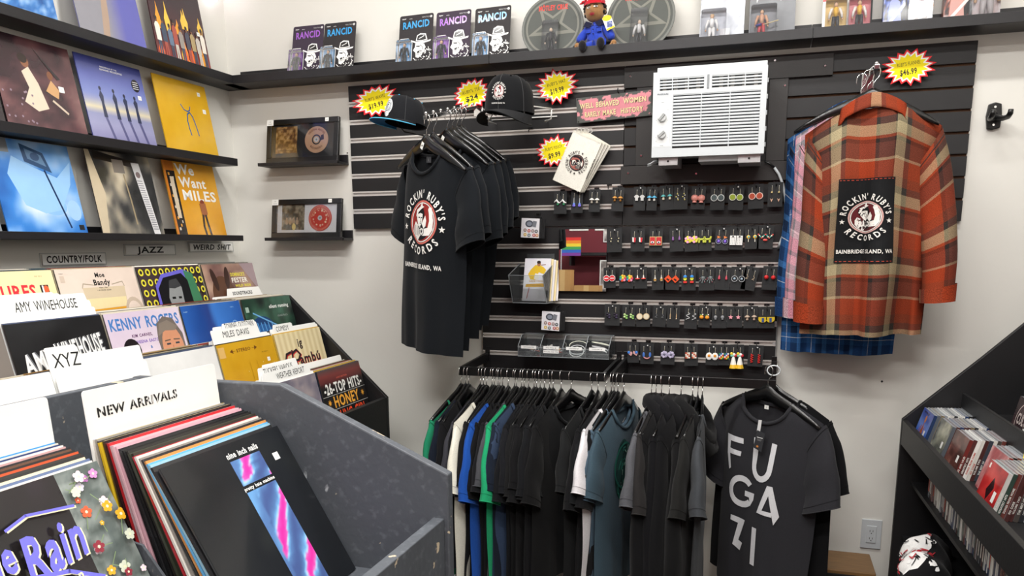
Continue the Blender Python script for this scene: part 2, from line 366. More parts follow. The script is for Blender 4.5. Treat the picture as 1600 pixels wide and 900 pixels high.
def ramp(t, stops):
    t = min(max(t, 0), 1)
    for (a, ca), (b, cb) in zip(stops, stops[1:]):
        if t <= b: return mix(ca, cb, (t-a)/(b-a) if b > a else 0)
    return S(stops[-1][1])
# ============================================================ the room
struct(MB().box(-.1, 3.9, -5.1, .1, -.08, 0).build('floor', 'floor'))
struct(MB().box(-.1, 3.9, -5.1, .1, CEIL, CEIL+.08).build('ceiling', 'ceiling'))
struct(MB().box(-.1, 0, -5.1, .1, 0, CEIL).build('wall_left', 'wall'))
struct(MB().box(0, 3.8, 0, .1, 0, CEIL).build('wall_back', 'wall'))
struct(MB().box(3.8, 3.9, -5.1, .1, 0, CEIL).build('wall_right', 'wall'))
struct(MB().box(0, 3.8, -5.1, -5.0, 0, CEIL).build('wall_front', 'maroon'))
struct(MB().box(0, 3.8, -.012, 0, 0, .09).build('baseboard_back', 'white_pl'))
struct(MB().box(0, .012, -5, -.012, 0, .09).build('baseboard_left', 'white_pl'))
for i, (x, y, sx, sy, pw) in enumerate(LIGHTS):
    t = thing('ceiling_light', 'slim white tube light on the ceiling, %s from the back wall' % ['nearest on the left', 'nearest on the right', 'second on the left', 'second on the right', 'farthest'][i], 'light', (x, y, CEIL))
    MB().box(-sx/2-.03, sx/2+.03, -.08, .08, -.03, 0).build('housing', 'white_pl', t)
    MB().box(-sx/2, sx/2, -.06, .06, -.041, -.030).build('diffuser', 'lamp', t)

# ------------------------------------------------------------ picture ledges
def ledge(L, label, loc, rot, depth=.14, zb=2.268, lip=2.303, up=2.345, screws=(), thick=.012):
    """runs along local +x from the wall at local y=0 towards -y"""
    t = thing('picture_ledge', label, 'shelf', (loc[0], loc[1], zb), rot)
    MB().box(0, L, -depth, 0, 0, thick).build('shelf_board', 'ledge', t, bevel=.001)
    MB().box(0, L, -depth-.002, -depth+.012, .0005, lip-zb).build('front_lip', 'ledge', t, bevel=.001)
    MB().box(.0, L, -.012, 0, thick, up-zb).build('back_rail', 'ledge', t, bevel=.001)
    for sx in screws:
        MB().cyl((sx, -.012, up-zb-.022), (sx, -.0155, up-zb-.022), .006, .004, 10).build('screw', 'chrome', t)
    return t
# three lengths butt together along the back wall
ledge(1.245, 'long black picture ledge on the back wall, length nearest the room corner', (.075, 0, 0), (0, 0, 0), screws=(.22, .73, 1.15))
ledge(1.20, 'long black picture ledge on the back wall, middle length above caps and tees', (1.322, 0, 0), (0, 0, 0), screws=(.1, .6, 1.12))
ledge(1.26, 'long black picture ledge on the back wall, right length above the flannel shirts', (2.524, 0, 0), (0, 0, 0), screws=(.05, .6, 1.2))
# left wall: facing +x, local +x = world +y
def lledge(y0, y1, zb, lip, label, **k):
    return ledge(y1-y0, label, (0, y0, 0), (0, 0, R(90)), depth=.125, zb=zb, lip=lip, up=lip+.025, screws=(.4, y1-y0-.2), **k)
lledge(-2.4, -.002, 2.268, 2.303, 'top black picture ledge on the left wall')
lledge(-2.4, -.145, 1.917, 1.949, 'middle black picture ledge on the left wall')
lledge(-2.4, -.14, 1.587, 1.612, 'lowest black picture ledge on the left wall')

# ------------------------------------------------------------ slatwall
def slatwall(label, x0, x1, zt, n, insert, loc_y=-.02):
    """planks with grooves between them; insert strips of aluminium line the grooves"""
    t = thing('slatwall_panel', label, 'wall panel', (x0, 0, zt)); w = x1-x0; P = .0762
    MB().box(0, w, -.0075, 0, -n*P, 0).build('backing_board', 'mdf', t)
    g = .0105 if insert else .0045
    for k in range(n):
        a = -k*P-(g if k else 0); b = -(k+1)*P+(g if k < n-1 else 0)
        MB().box(0, w, -.02, -.0078, b, a).build('slat', 'slat', t, bevel=.0006, seg=1)
    if insert:
        for k in range(1, n):
            z = -k*P; m = MB()
            m.box(0, w, -.0205, -.0085, z+.0042, z+g-.0004).box(0, w, -.0205, -.0085, z-g+.0004, z-.0036).box(0, w, -.0095, -.0082, z-.0036, z+.0042)
            m.build('groove_insert', 'alu', t)
    return t
slatwall('upper left black slatwall panel with aluminium strips beside the framed discs', .627, 1.842, 2.247, 8, True)
slatwall('upper right black slatwall panel with bare grooves behind the flannel shirts', 1.844, 3.066, 2.247, 8, False)
slatwall('lower black slatwall panel with aluminium strips holding the earring cards', 1.238, 2.458, 1.633, 8, True)
# boards boxing in the window opening behind the air conditioner
t = thing('window_surround', 'black painted boards screwed around the white air conditioner', 'frame', (1.84, -.02, 1.80))
def board(x0, x1, z0, z1, d=.014, y=0):
    return MB().box(x0-1.84, x1-1.84, y-d, y-.0005, z0-1.80, z1-1.80).build('board', 'slatf', t, bevel=.001)
board(1.842, 2.603, 2.162, 2.238); board(1.893, 1.978, 1.868, 2.161); board(2.385, 2.452, 1.868, 2.161); board(1.835, 2.470, 1.797, 1.867)
board(1.978, 2.385, 1.90, 2.16, .004)
for x, z in ((1.866, 2.205), (2.575, 2.195), (2.44, 2.135), (1.915, 1.905), (1.865, 1.84), (2.13, 1.83), (2.40, 2.225)):
    MB().cyl((x-1.84, -.0142, z-1.8), (x-1.84, -.0165, z-1.8), .0055, .0035, 10).build('screw', 'chrome', t)

# ------------------------------------------------------------ window air conditioner
def ac():
    t = thing('air_conditioner', 'white window air conditioner with two dials and a slatted grille', 'air conditioner', (2.18, -.215, 2.0255))
    hw = .199; zt = .150; zb = -.148
    MB().box(-hw+.008, hw-.006, .03, .18, zb+.01, zt+.006).build('metal_case', 'white_pl', t, bevel=.003)
    MB().box(-hw+.012, hw-.002, .012, .034, zt-.006, zt+.018).build('top_rail', 'white_pl', t, bevel=.002)
    # front bezel built of bars around the openings
    m = MB()
    gx0, gx1, gz0, gz1 = -.125, .178, -.118, .070      # intake grille
    vx0, vx1, vz0, vz1 = -.175, .180, .086, .128       # outlet vents
    m.box(-hw, hw, 0, .03, zb, gz0).box(-hw, hw, 0, .03, vz1, zt).box(-hw, hw, 0, .03, gz1, vz0)
    m.box(-hw, gx0, 0, .03, gz0, gz1).box(gx1, hw, 0, .03, gz0, gz1).box(-hw, vx0, 0, .03, vz0, vz1).box(vx1, hw, 0, .03, vz0, vz1).box(-.018, .010, 0, .03, vz0, vz1)
    m.build('front_panel', 'white_pl', t)
    MB().box(gx0, gx1, .012, .016, gz0, gz1, '#333334').box(vx0, vx1, .022, .026, vz0, vz1, '#3a3937').build('dark_recess', 'paint', t)
    for k in range(17):
        z = gz0+(k+.5)*(gz1-gz0)/17+.0055
        MB().box(gx0, gx1, .001, .011, z-.0035, z+.0035).build('louver', 'white_pl', t, bevel=.001)
    for x in (gx0+.1, gx0+.2): MB().box(x-.0015, x+.0015, -.0004, .01, gz0, gz1).build('grille_rib', 'white_pl', t)
    for k in range(4):
        z = vz0+(k+.5)*(vz1-vz0)/4+.004
        for a, b in ((vx0, -.018), (.010, vx1)): MB().box(a, b, .001, .010, z-.0028, z+.0028).build('louver', 'white_pl', t, bevel=.0008)
    for x in (-.13, -.073, .066, .124): MB().box(x-.0015, x+.0015, -.0004, .01, vz0, vz1).build('grille_rib', 'white_pl', t)
    for k in range(9):
        x = -.165+k*.04
        if abs(x) > .02: MB().box(x-.001, x+.012, .0115, .021, vz0, vz1, '#b8b4aa').build('vane', 'paint', t)
    MB().box(-.007, .000, -.002, .001, vz0-.002, vz1+.004, '#8b9093').build('vent_lever', 'paint', t, bevel=.001)
    a = Art(.066, .165); a.rect(0, 0, .066, .165, '#e7eaea'); a.line([(.004, .002), (.062, .002), (.062, .163), (.004, .163), (.004, .002)], .0012, '#b9bfc2')
    for (cx, cz) in ((.033, .105), (.033, .045)):
        for k in range(7):
            an = -.5+k*.68; a.rect(cx+.0235*math.cos(an)-.0008, cz+.0235*math.sin(an)-.0008, cx+.0235*math.cos(an)+.0008, cz+.0235*math.sin(an)+.0008, '#6a7078')
    a.text('TEMP', .033, .155, .003, '#6a7078').text('MODE', .033, .004, .003, '#6a7078').text('WARM', .052, .13, .0022, '#6a7078').text('OFF', .012, .02, .0022, '#6a7078')
    a.build('control_label', 'matte', t, (-.163, 0, -.112))
    Art(.05, .01).text('FRIGIDAIRE', .025, .003, .0048, '#5a6066', 'b', width=.04).build('brand_lettering', 'matte', t, (-.163, 0, .068))
    for cz in (-.007, -.067):
        m = MB(); m.cyl((0, 0, 0), (0, -.012, 0), .0165, .0145, 24, '#cfd2d2').box(-.0045, .0045, -.0165, -.0115, -.014, .014, '#9c9f9f')
        k = m.build('dial', 'paint', t, (-.163, -.0005, cz), (0, R(40 if cz > -.03 else 50), 0), bevel=.0008)
    for x0, x1 in ((-.175, -.105), (.11, .188)): 
        b = MB().box(x0, x1, .02, .17, zb-.028, zb+.009).build('bracket', mat_galv, t, bevel=.001)
        MB().cyl(((x0+x1)/2, .0199, zb-.013), ((x0+x1)/2, .018, zb-.013), .004, n=8).build('screw', 'bmetal', b)
    MB().box(-.03, .11, .03, .16, zb-.018, zb+.009).build('drip_rail', 'white_pl', t)
    for k in range(5): MB().box(hw-.001, hw+.004, .04, .05, -.12+k*.055, -.105+k*.055).build('case_tab', 'white_pl', t)
mat_galv = mat('galvanised_steel', '#c9cacb', .4, metal=.5, noise=.1, nscale=60)
ac()
# power lead: black plug tail, then white trunking curving down to the strip's end
cb = MB().tube([W(1366, 252, y=-.05), W(1362, 252, y=-.05)] if 0 else [W(1195, 252, y=-.05), W(1203, 256, y=-.045), W(1210, 262, y=-.045)], .004, 8).build('cable_tail', 'bmetal', smooth=True)
root = thing('power_cable', 'white cable curving down from the air conditioner beside the flannel', 'cable', (0, 0, 0)); cb.parent = root
MB().tube([W(*q, y=-.045) for q in ((1210, 262), (1217, 272), (1223, 288), (1227, 308), (1228.5, 330), (1228, 350), (1224, 367), (1219, 380))]+[W(1216, 388, y=-.03)], .0052, 10).build('cable', 'white_pl', root, smooth=True)
MB().tube([W(1220, 383, y=-.012), W(1214, 470, y=-.012), W(1208, 575, y=-.012), Vector((2.47, -.012, .1))], .0085, 8).build('wall_conduit', mat_galv, root, smooth=True)
t = thing('power_cord_bundle', 'white cord coiled out under the left foot of the air conditioner', 'cord', W(1012, 258, y=-.1))
MB().tube([(-.0, -.0, -.004), (.012, -.004, -.001), (.022, -.004, .008), (.035, .01, .01)], .0028, 8).build('cord_loop', 'white_pl', t, smooth=True)
MB().tube([(.001, -.006, .001), (.014, -.010, .005), (.024, -.008, .012), (.034, .004, .014)], .0028, 8).build('cord_loop', 'white_pl', t, smooth=True)

# ------------------------------------------------------------ signs, price bursts
def burst(loc, w, h, lines, label, rot=-.12, nsp=16, hook=True):
    t = thing('price_sign', label, 'sign', loc)
    rnd = random.Random(label); rr = [rnd.uniform(.93, 1.12) for _ in range(nsp)]
    def pts(k): return [((w/2)*(k*rr[i//2] if i % 2 == 0 else k*.76)*math.cos(PI*i/nsp+.1), (h/2)*(k*rr[i//2] if i % 2 == 0 else k*.76)*math.sin(PI*i/nsp+.1)) for i in range(2*nsp)]
    MB().prism(pts(1), -.0012, 0, '#e8242c').build('card', 'matte', t, rot=(0, rot, 0))
    a = Art(0, 0); a.w = 0; a.poly(pts(.87), '#fbfaf5').poly(pts(.74), '#ffe900')
    a.text(lines[0], 0, h*.05, h*.10, '#20201c', 'n', sx=.9, jit=.12, width=w*.46, rot=.08).text(lines[1], 0, -h*.20, h*.15, '#1c1c1c', 'b', jit=.12, width=w*.34, rot=.08)
    a.build('print', 'matte', t, (0, -.0011, 0), (0, rot, 0))
    if hook: MB().tube([(0, .012, h*.36), (.004, .002, h*.46), (.002, -.004, h*.40), (0, -.0025, h*.3)], .0012, 6).build('clip', 'acrylic', t)
    return t
burst(W(587, 158, y=-.055), .215, .13, ("RUBY'S WAVES", '$19.99'), 'yellow and red starburst price sign of $19.99 left of the blue-brimmed cap')
burst(W(737, 147, y=-.05), .17, .125, ("RUBY'S TEE", '$24'), 'yellow and red starburst price sign reading $24 behind the black trucker cap')
burst(W(870, 135, y=-.05), .17, .128, ("RUBY'S HAT", '$19.99'), 'yellow and red starburst price sign of $19.99 right of the trucker cap')
burst(W(866, 236, y=-.05), .155, .122, ("RUBY'S POUCH", '$9.99'), 'yellow and red starburst price sign of $9.99 beside the white pouches')
burst(W(1420, 105, y=-.045), .165, .122, ("RUBY'S FLANNEL", '$46.99'), 'yellow and red starburst price sign of $46.99 above the plaid shirts', rot=-.04)

t = thing('tin_sign', 'worn pink tin sign with raised cream words about women and history', 'sign', W(959, 167, y=-.045), (0, R(-3), 0))
MB().box(-.149, .149, -.002, .0, -.048, .048).build('sign_plate', 'matte' if 0 else mat('rusted_tin', '#4d4f4c', .6, noise=.4, nscale=40, bump=.3, bscale=60), t, bevel=.001)
a = Art(.298, .096)
def pinkf(u, v):
    n = fbm(u*16, v*6, 4); e = min(u*12, (1-u)*12, v*4.5, (1-v)*4.5)
    return mix('#d98b94', '#50524e', 1 if n+.0 > .35+e*.45 else 0) if n > .74-.0 or e < .9 else mix('#d98b94', '#c77882', n)
a.field(.002, .002, .296, .094, 70, 24, pinkf)
for s_, y, x0, x1 in (('WELL BEHAVED', .054, .015, .172), ('WOMEN', .056, .188, .278), ('RARELY', .020, .032, .096), ('MAKE', .020, .104, .158), ('HISTORY', .020, .176, .264)):
    a.text(s_, x0+.0015, y-.0015, .0185, '#3a3a30', 'b', 'l', width=x1-x0)
for s_, y, x0, x1 in (('WELL BEHAVED', .054, .015, .172), ('WOMEN', .056, .188, .278), ('RARELY', .020, .032, .096), ('MAKE', .020, .104, .158), ('HISTORY', .020, .176, .264)):
    a.text(s_, x0, y, .0185, '#e2cf9c', 'b', 'l', width=x1-x0)
a.build('print', 'matte', t, (0, -.002, -.048))
for x, z in ((-.143, .042), (.143, .042), (-.143, -.042), (.143, -.042)): MB().cyl((x, -.002, z), (x, -.0032, z), .003, n=8).build('rivet', 'bmetal', t)
MB().tube([(.02, .024, .05), (.02, -.01, .052), (.02, -.014, .058), (.02, -.008, .066)], .0022, 6).build('hook', 'bmetal', t, smooth=True)

# ------------------------------------------------------------ emblem of the shop
def emblem(a, cx, cy, R0, fg='#efece6', bg='#111214', acc='#6b2a2b', ring='#c9a29c', place=True, tail=True):
    """round emblem: flexing woman in a head scarf inside a ring, words around it"""
    r = R0*.60
    a.ring(cx, cy, r*.965, r*1.05, ring).ring(cx, cy, r*.90, r*.945, fg).ell(cx, cy, r*.89, r*.89, acc, 28)
    a.ell(cx-.05*r, cy-.42*r, r*.62, r*.42, bg, 20)
    a.poly([(cx+r*p, cy+r*q) for p, q in ((-.72, -.18), (-.62, .02), (-.40, -.10), (-.10, -.16), (.05, -.35), (-.02, -.62), (-.25, -.86), (-.58, -.66), (-.72, -.45))], fg)   # shirt
    for k in range(4): a.line([(cx+r*(-.62+k*.15), cy+r*(-.15)), (cx+r*(-.55+k*.13), cy-r*.62)], r*.03, bg)
    a.poly([(cx+r*p, cy+r*q) for p, q in ((-.05, -.28), (.22, -.30), (.55, -.22), (.62, .10), (.55, .42), (.48, .60), (.60, .68), (.74, .56), (.86, .15), (.84, -.30), (.66, -.58), (.30, -.62), (.0, -.62))], fg)  # arm
    a.ell(cx+.60*r, cy+.62*r, r*.13, r*.13, fg, 10)
    a.poly([(cx+r*p, cy+r*q) for p, q in ((.06, -.05), (.30, .34), (.42, .10), (.40, -.16), (.26, -.27))], fg)      # far shoulder
    a.ell(cx+.10*r, cy-.42*r, r*.20, r*.20, bg, 14).ell(cx+.10*r, cy-.42*r, r*.165, r*.165, fg, 14).star(cx+.10*r, cy-.42*r, r*.13, bg)
    a.ell(cx-.18*r, cy+.38*r, r*.40, r*.36, bg, 16)     # hair
    a.poly([(cx+r*p, cy+r*q) for p, q in ((-.56, .30), (-.50, .58), (-.18, .74), (-.05, .98), (.02, .78), (.16, .74), (-.10, .62), (-.36, .46), (-.46, .20))], fg)   # scarf
    a.poly([(cx+r*p, cy+r*q) for p, q in ((-.46, .16), (-.38, .38), (-.12, .44), (.08, .40), (.10, .18), (.06, -.06), (-.06, -.22), (-.22, -.16), (-.34, -.02))], fg)      # face
    a.rect(cx-.30*r, cy+.20*r, cx-.13*r, cy+.255*r, bg).rect(cx-.05*r, cy+.20*r, cx+.07*r, cy+.255*r, bg).rect(cx-.10*r, cy-.06*r, cx+.03*r, cy-.015*r, bg).line([(cx-.04*r, cy+.2*r), (cx-.01*r, cy+.05*r), (cx-.07*r, cy+.04*r)], r*.03, bg)
    a.line([(cx-.20*r, cy-.2*r), (cx-.10*r, cy-.3*r), (cx+.0*r, cy-.26*r)], r*.05, bg)
    a.arc("ROCKIN' RUBY'S", cx, cy, R0*.70, PI/2, R0*.21, fg, 'b', sx=.72, track=R0*.018)
    a.arc("RECORDS", cx, cy, R0*.70, -PI/2, R0*.21, fg, 'b', inside=True, sx=.78, track=R0*.03)
    for s_ in (-1, 1): a.star(cx+s_*R0*.81, cy-R0*.16, R0*.105, fg)
    if tail: a.text('BAINBRIDGE ISLAND, WA', cx, cy-R0*1.32, R0*.125, fg, 'b', width=R0*1.62)
    return a

# ------------------------------------------------------------ framed discs on two little ledges
def framed(label, ledlabel, x0, x1, z0, z1, lx0, lx1, fz, dark):
    ledge(lx1-lx0, ledlabel, (lx0, 0, 0), (0, 0, 0), depth=.10, zb=fz, lip=fz+.014, up=fz+.045, thick=.010)
    w = x1-x0; h = z1-z0; t = thing('framed_disc', label, 'picture frame', ((x0+x1)/2, -.062, z0), (R(-9), 0, 0))
    m = MB(); b = .023
    for q in ((-w/2, w/2, h-b, h), (-w/2, w/2, 0, b), (-w/2, -w/2+b, b, h-b), (w/2-b, w/2, b, h-b)): m.box(q[0], q[1], -.018, 0, q[2], q[3])
    m.build('frame', 'bwood', t, bevel=.0015)
    MB().box(-w/2+b, w/2-b, -.006, -.001, b, h-b, '#2a2b2d' if dark else '#eceff2').build('mat_board', 'matte', t)
    W2 = w-2*b; H2 = h-2*b
    a = Art(W2, H2); s = .118
    if dark:
        a.line([(.01, .006), (W2-.01, .006), (W2-.01, H2-.006), (.01, H2-.006), (.01, .006)], .0008, '#4b4c50')
        a.field(.018, .022, .018+s*.93, .022+s, 30, 30, lambda u, v: ramp(fbm(u*7, v*7, 11), [(0, '#4a2a12'), (.4, '#7c5427'), (.55, '#c79a5c'), (1, '#efd3a0')]))
        a.line([(.03, .034), (.114, .034), (.114, .128), (.03, .128), (.03, .034)], .002, '#5b3a1c')
    else:
        a.field(.024, .014, .024+s, .014+s+.006, 30, 30, lambda u, v: ramp(fbm(u*6, v*6, 12), [(0, '#2d2a22'), (.42, '#5d5747'), (.6, '#9b907a'), (1, '#d8cdb5')]))
        for k in range(4): a.ell(.05+k*.018, .05, .008, .013, '#b59a7e', 8).ell(.05+k*.018, .066, .004, .005, '#c7a98c', 8)
        a.ell(.088, .028, .010, .016, '#f0d98a', 10)
    a.build('insert_print', 'matte', t, (0, -.0061, b))
    cx, cz, r = w*.19, h*.5+.002, .0585
    m = MB(); m.tube([(cx, -.0095, cz), (cx, -.0075, cz)], r, 40, '#d9b08f' if dark else '#d8493a'); d = m.build('disc', 'gloss', t)
    a = Art(2*r, 2*r)
    if dark:
        a.field(0, 0, .001, .001, 1, 1, lambda u, v: '#d9b08f')
        a.arc('ORIGINAL MASTER', r, r, r*.72, PI/2, .008, '#8a3f22', sx=.8).arc('RECORDING', r, r, r*.6, -PI/2, .008, '#5f2e1c', inside=True, sx=.8)
        a.poly([(r+.02, r-.005), (r+.038, r), (r+.036, r+.022), (r+.022, r+.018)], '#33241f').ring(r, r, .0165, .0225, '#26252a', 24)
    else:
        a.ring(r, r, r*.84, r*.93, '#f0b9a0', 32).ring(r, r, r*.86, r*.91, '#d8493a', 32).arc('GREATEST HITS GREATEST HITS', r, r, r*.68, PI/2, .005, '#ffd6b4', sx=1)
        for k in range(14): q = k*2.4; a.ell(r+.034*math.cos(q), r+.034*math.sin(q), .002+.002*(k % 3), .005, '#ffe9c8' if k % 2 else '#f0c9b0', 6, q)
    a.ell(r, r, .0115, .0115, '#d7d9dc', 20).ell(r, r, .0042, .0042, '#8b8d90', 14)
    a.build('disc_print', 'gloss', d, (cx, -.0095, cz-r))
    MB().box(-w/2+b-.001, w/2-b+.001, -.0165, -.0155, b-.001, h-b+.001).build('glass', 'glass', t)
    Art(.018, .016, '#f4f4f0').text('9.99', .009, .005, .004, '#444').build('price_sticker', 'matte', t, (w*.34, -.018, h-.019))
    Art(.034, .026, '#e6e6e2').text('CD', .017, .014, .005, '#666').text('FRAME', .017, .005, .004, '#666').build('corner_sticker', 'matte', t, (-w/2+.017, -.0182, h-.026))
framed('black framed gold disc and cover on a dark mat', 'small black picture ledge under the upper framed disc', .228, .592, 1.9275, 2.121, .200, .604, 1.917, True)
framed('black framed red disc and group photo on a white mat', 'small black picture ledge under the lower framed disc', .232, .590, 1.598, 1.772, .212, .612, 1.5875, False)

# ------------------------------------------------------------ right wall hook, outlet, speaker
t = thing('wall_hook', 'black instrument wall hook with two padded prongs by the slatwall', 'hook', W(1552, 182, y=0))
MB().prism([(-.022+.003*math.cos(a), .045*math.sin(a)*0+z) for a, z in ((0, -.043),)]+[(.0, -.046), (.022, -.040), (.024, 0), (.020, .040), (0, .046), (-.020, .040), (-.025, 0)], -.014, -.0005).build('back_plate', 'bmetal', t, bevel=.003)
for s in (-1, 1):
    MB().tube([(0, -.014, .0), (s*.006, -.03, -.008), (s*.020, -.05, -.014), (s*.026, -.085, -.014), (s*.026, -.108, -.006), (s*.026, -.112, .006)], [.013, .011, .009, .009, .009, .008], 10).build('prong', 'bmetal', t, smooth=True)
for z in (.03, -.03): MB().cyl((0, -.0142, z), (0, -.0162, z), .004, n=8).build('screw', 'chrome', t)
t = thing('wall_outlet', 'white double electric outlet low on the back wall', 'outlet', W(1361, 834, y=0))
MB().box(-.037, .037, -.006, 0, -.06, .06).build('cover_plate', 'white_pl', t, bevel=.002)
MB().box(-.018, .018, -.009, -.0055, -.035, .035).build('receptacle', 'white_pl', t, bevel=.0015)
a = Art(.03, .06)
for z in (.044, .014):
    a.rect(.008, z-.004, .010, z+.004, '#25241f').rect(.019, z-.004, .021, z+.004, '#25241f').ell(.0148, z-.009, .0022, .0022, '#25241f', 8)
a.build('slots', 'matte', t, (0, -.009, -.03))
for z in (.0475, -.0475): MB().cyl((0, -.006, z), (0, -.0072, z), .0025, n=8).build('screw', 'white_pl', t)
t = thing('speaker', 'small speaker with walnut top on the floor by the outlet', 'speaker', (2.745, -.205, .0))
MB().box(-.095, .098, -.11, .09, .001, .385).build('cabinet', 'walnut', t, bevel=.004)
MB().box(-.088, .091, -.118, -.1105, .01, .372).build('grille', 'mesh', t, bevel=.003)
MB().cyl((.055, -.118, .335), (.055, -.1195, .335), .004, n=10).build('badge', 'chrome', t)
for i, (q, nm) in enumerate((((1378, 596), 'small screw left in the bare wall right of the rack'), ((417, 243), 'small screw in the wall left of the framed gold disc'), ((543, 239), 'small screw in the wall right of the framed gold disc'))):
    o = MB().cyl((0, 0, 0), (0, -.003, 0), .0045, .003, 8).build('screw', 'bmetal' if i == 0 else 'chrome', loc=W(*q, y=0)); thing_props(o, nm, 'screw')
# neon sign tail in the upper left corner
t = thing('neon_sign', 'white glowing neon heart on the left wall, cut by the frame', 'sign', (0.012, -.106, 2.70))
pts = []
for k in range(40):
    q = 2*PI*k/40; pts.append((0.03, .0075*16*math.sin(q)**3*.5, .0045*(13*math.cos(q)-5*math.cos(2*q)-2*math.cos(3*q)-math.cos(4*q))))
MB().tube(pts, .004, 6, closed=True).build('outer_tube', 'neon', t, smooth=True)
MB().tube([(p[0], p[1]*.75, p[2]*.75+.002) for p in pts], .002, 6, closed=True).build('inner_tube', 'bmetal', t, smooth=True)
for z in (.0, -.05): MB().cyl((-.012, 0, z), (.026, 0, z), .002, n=6).build('standoff', 'bmetal', t)
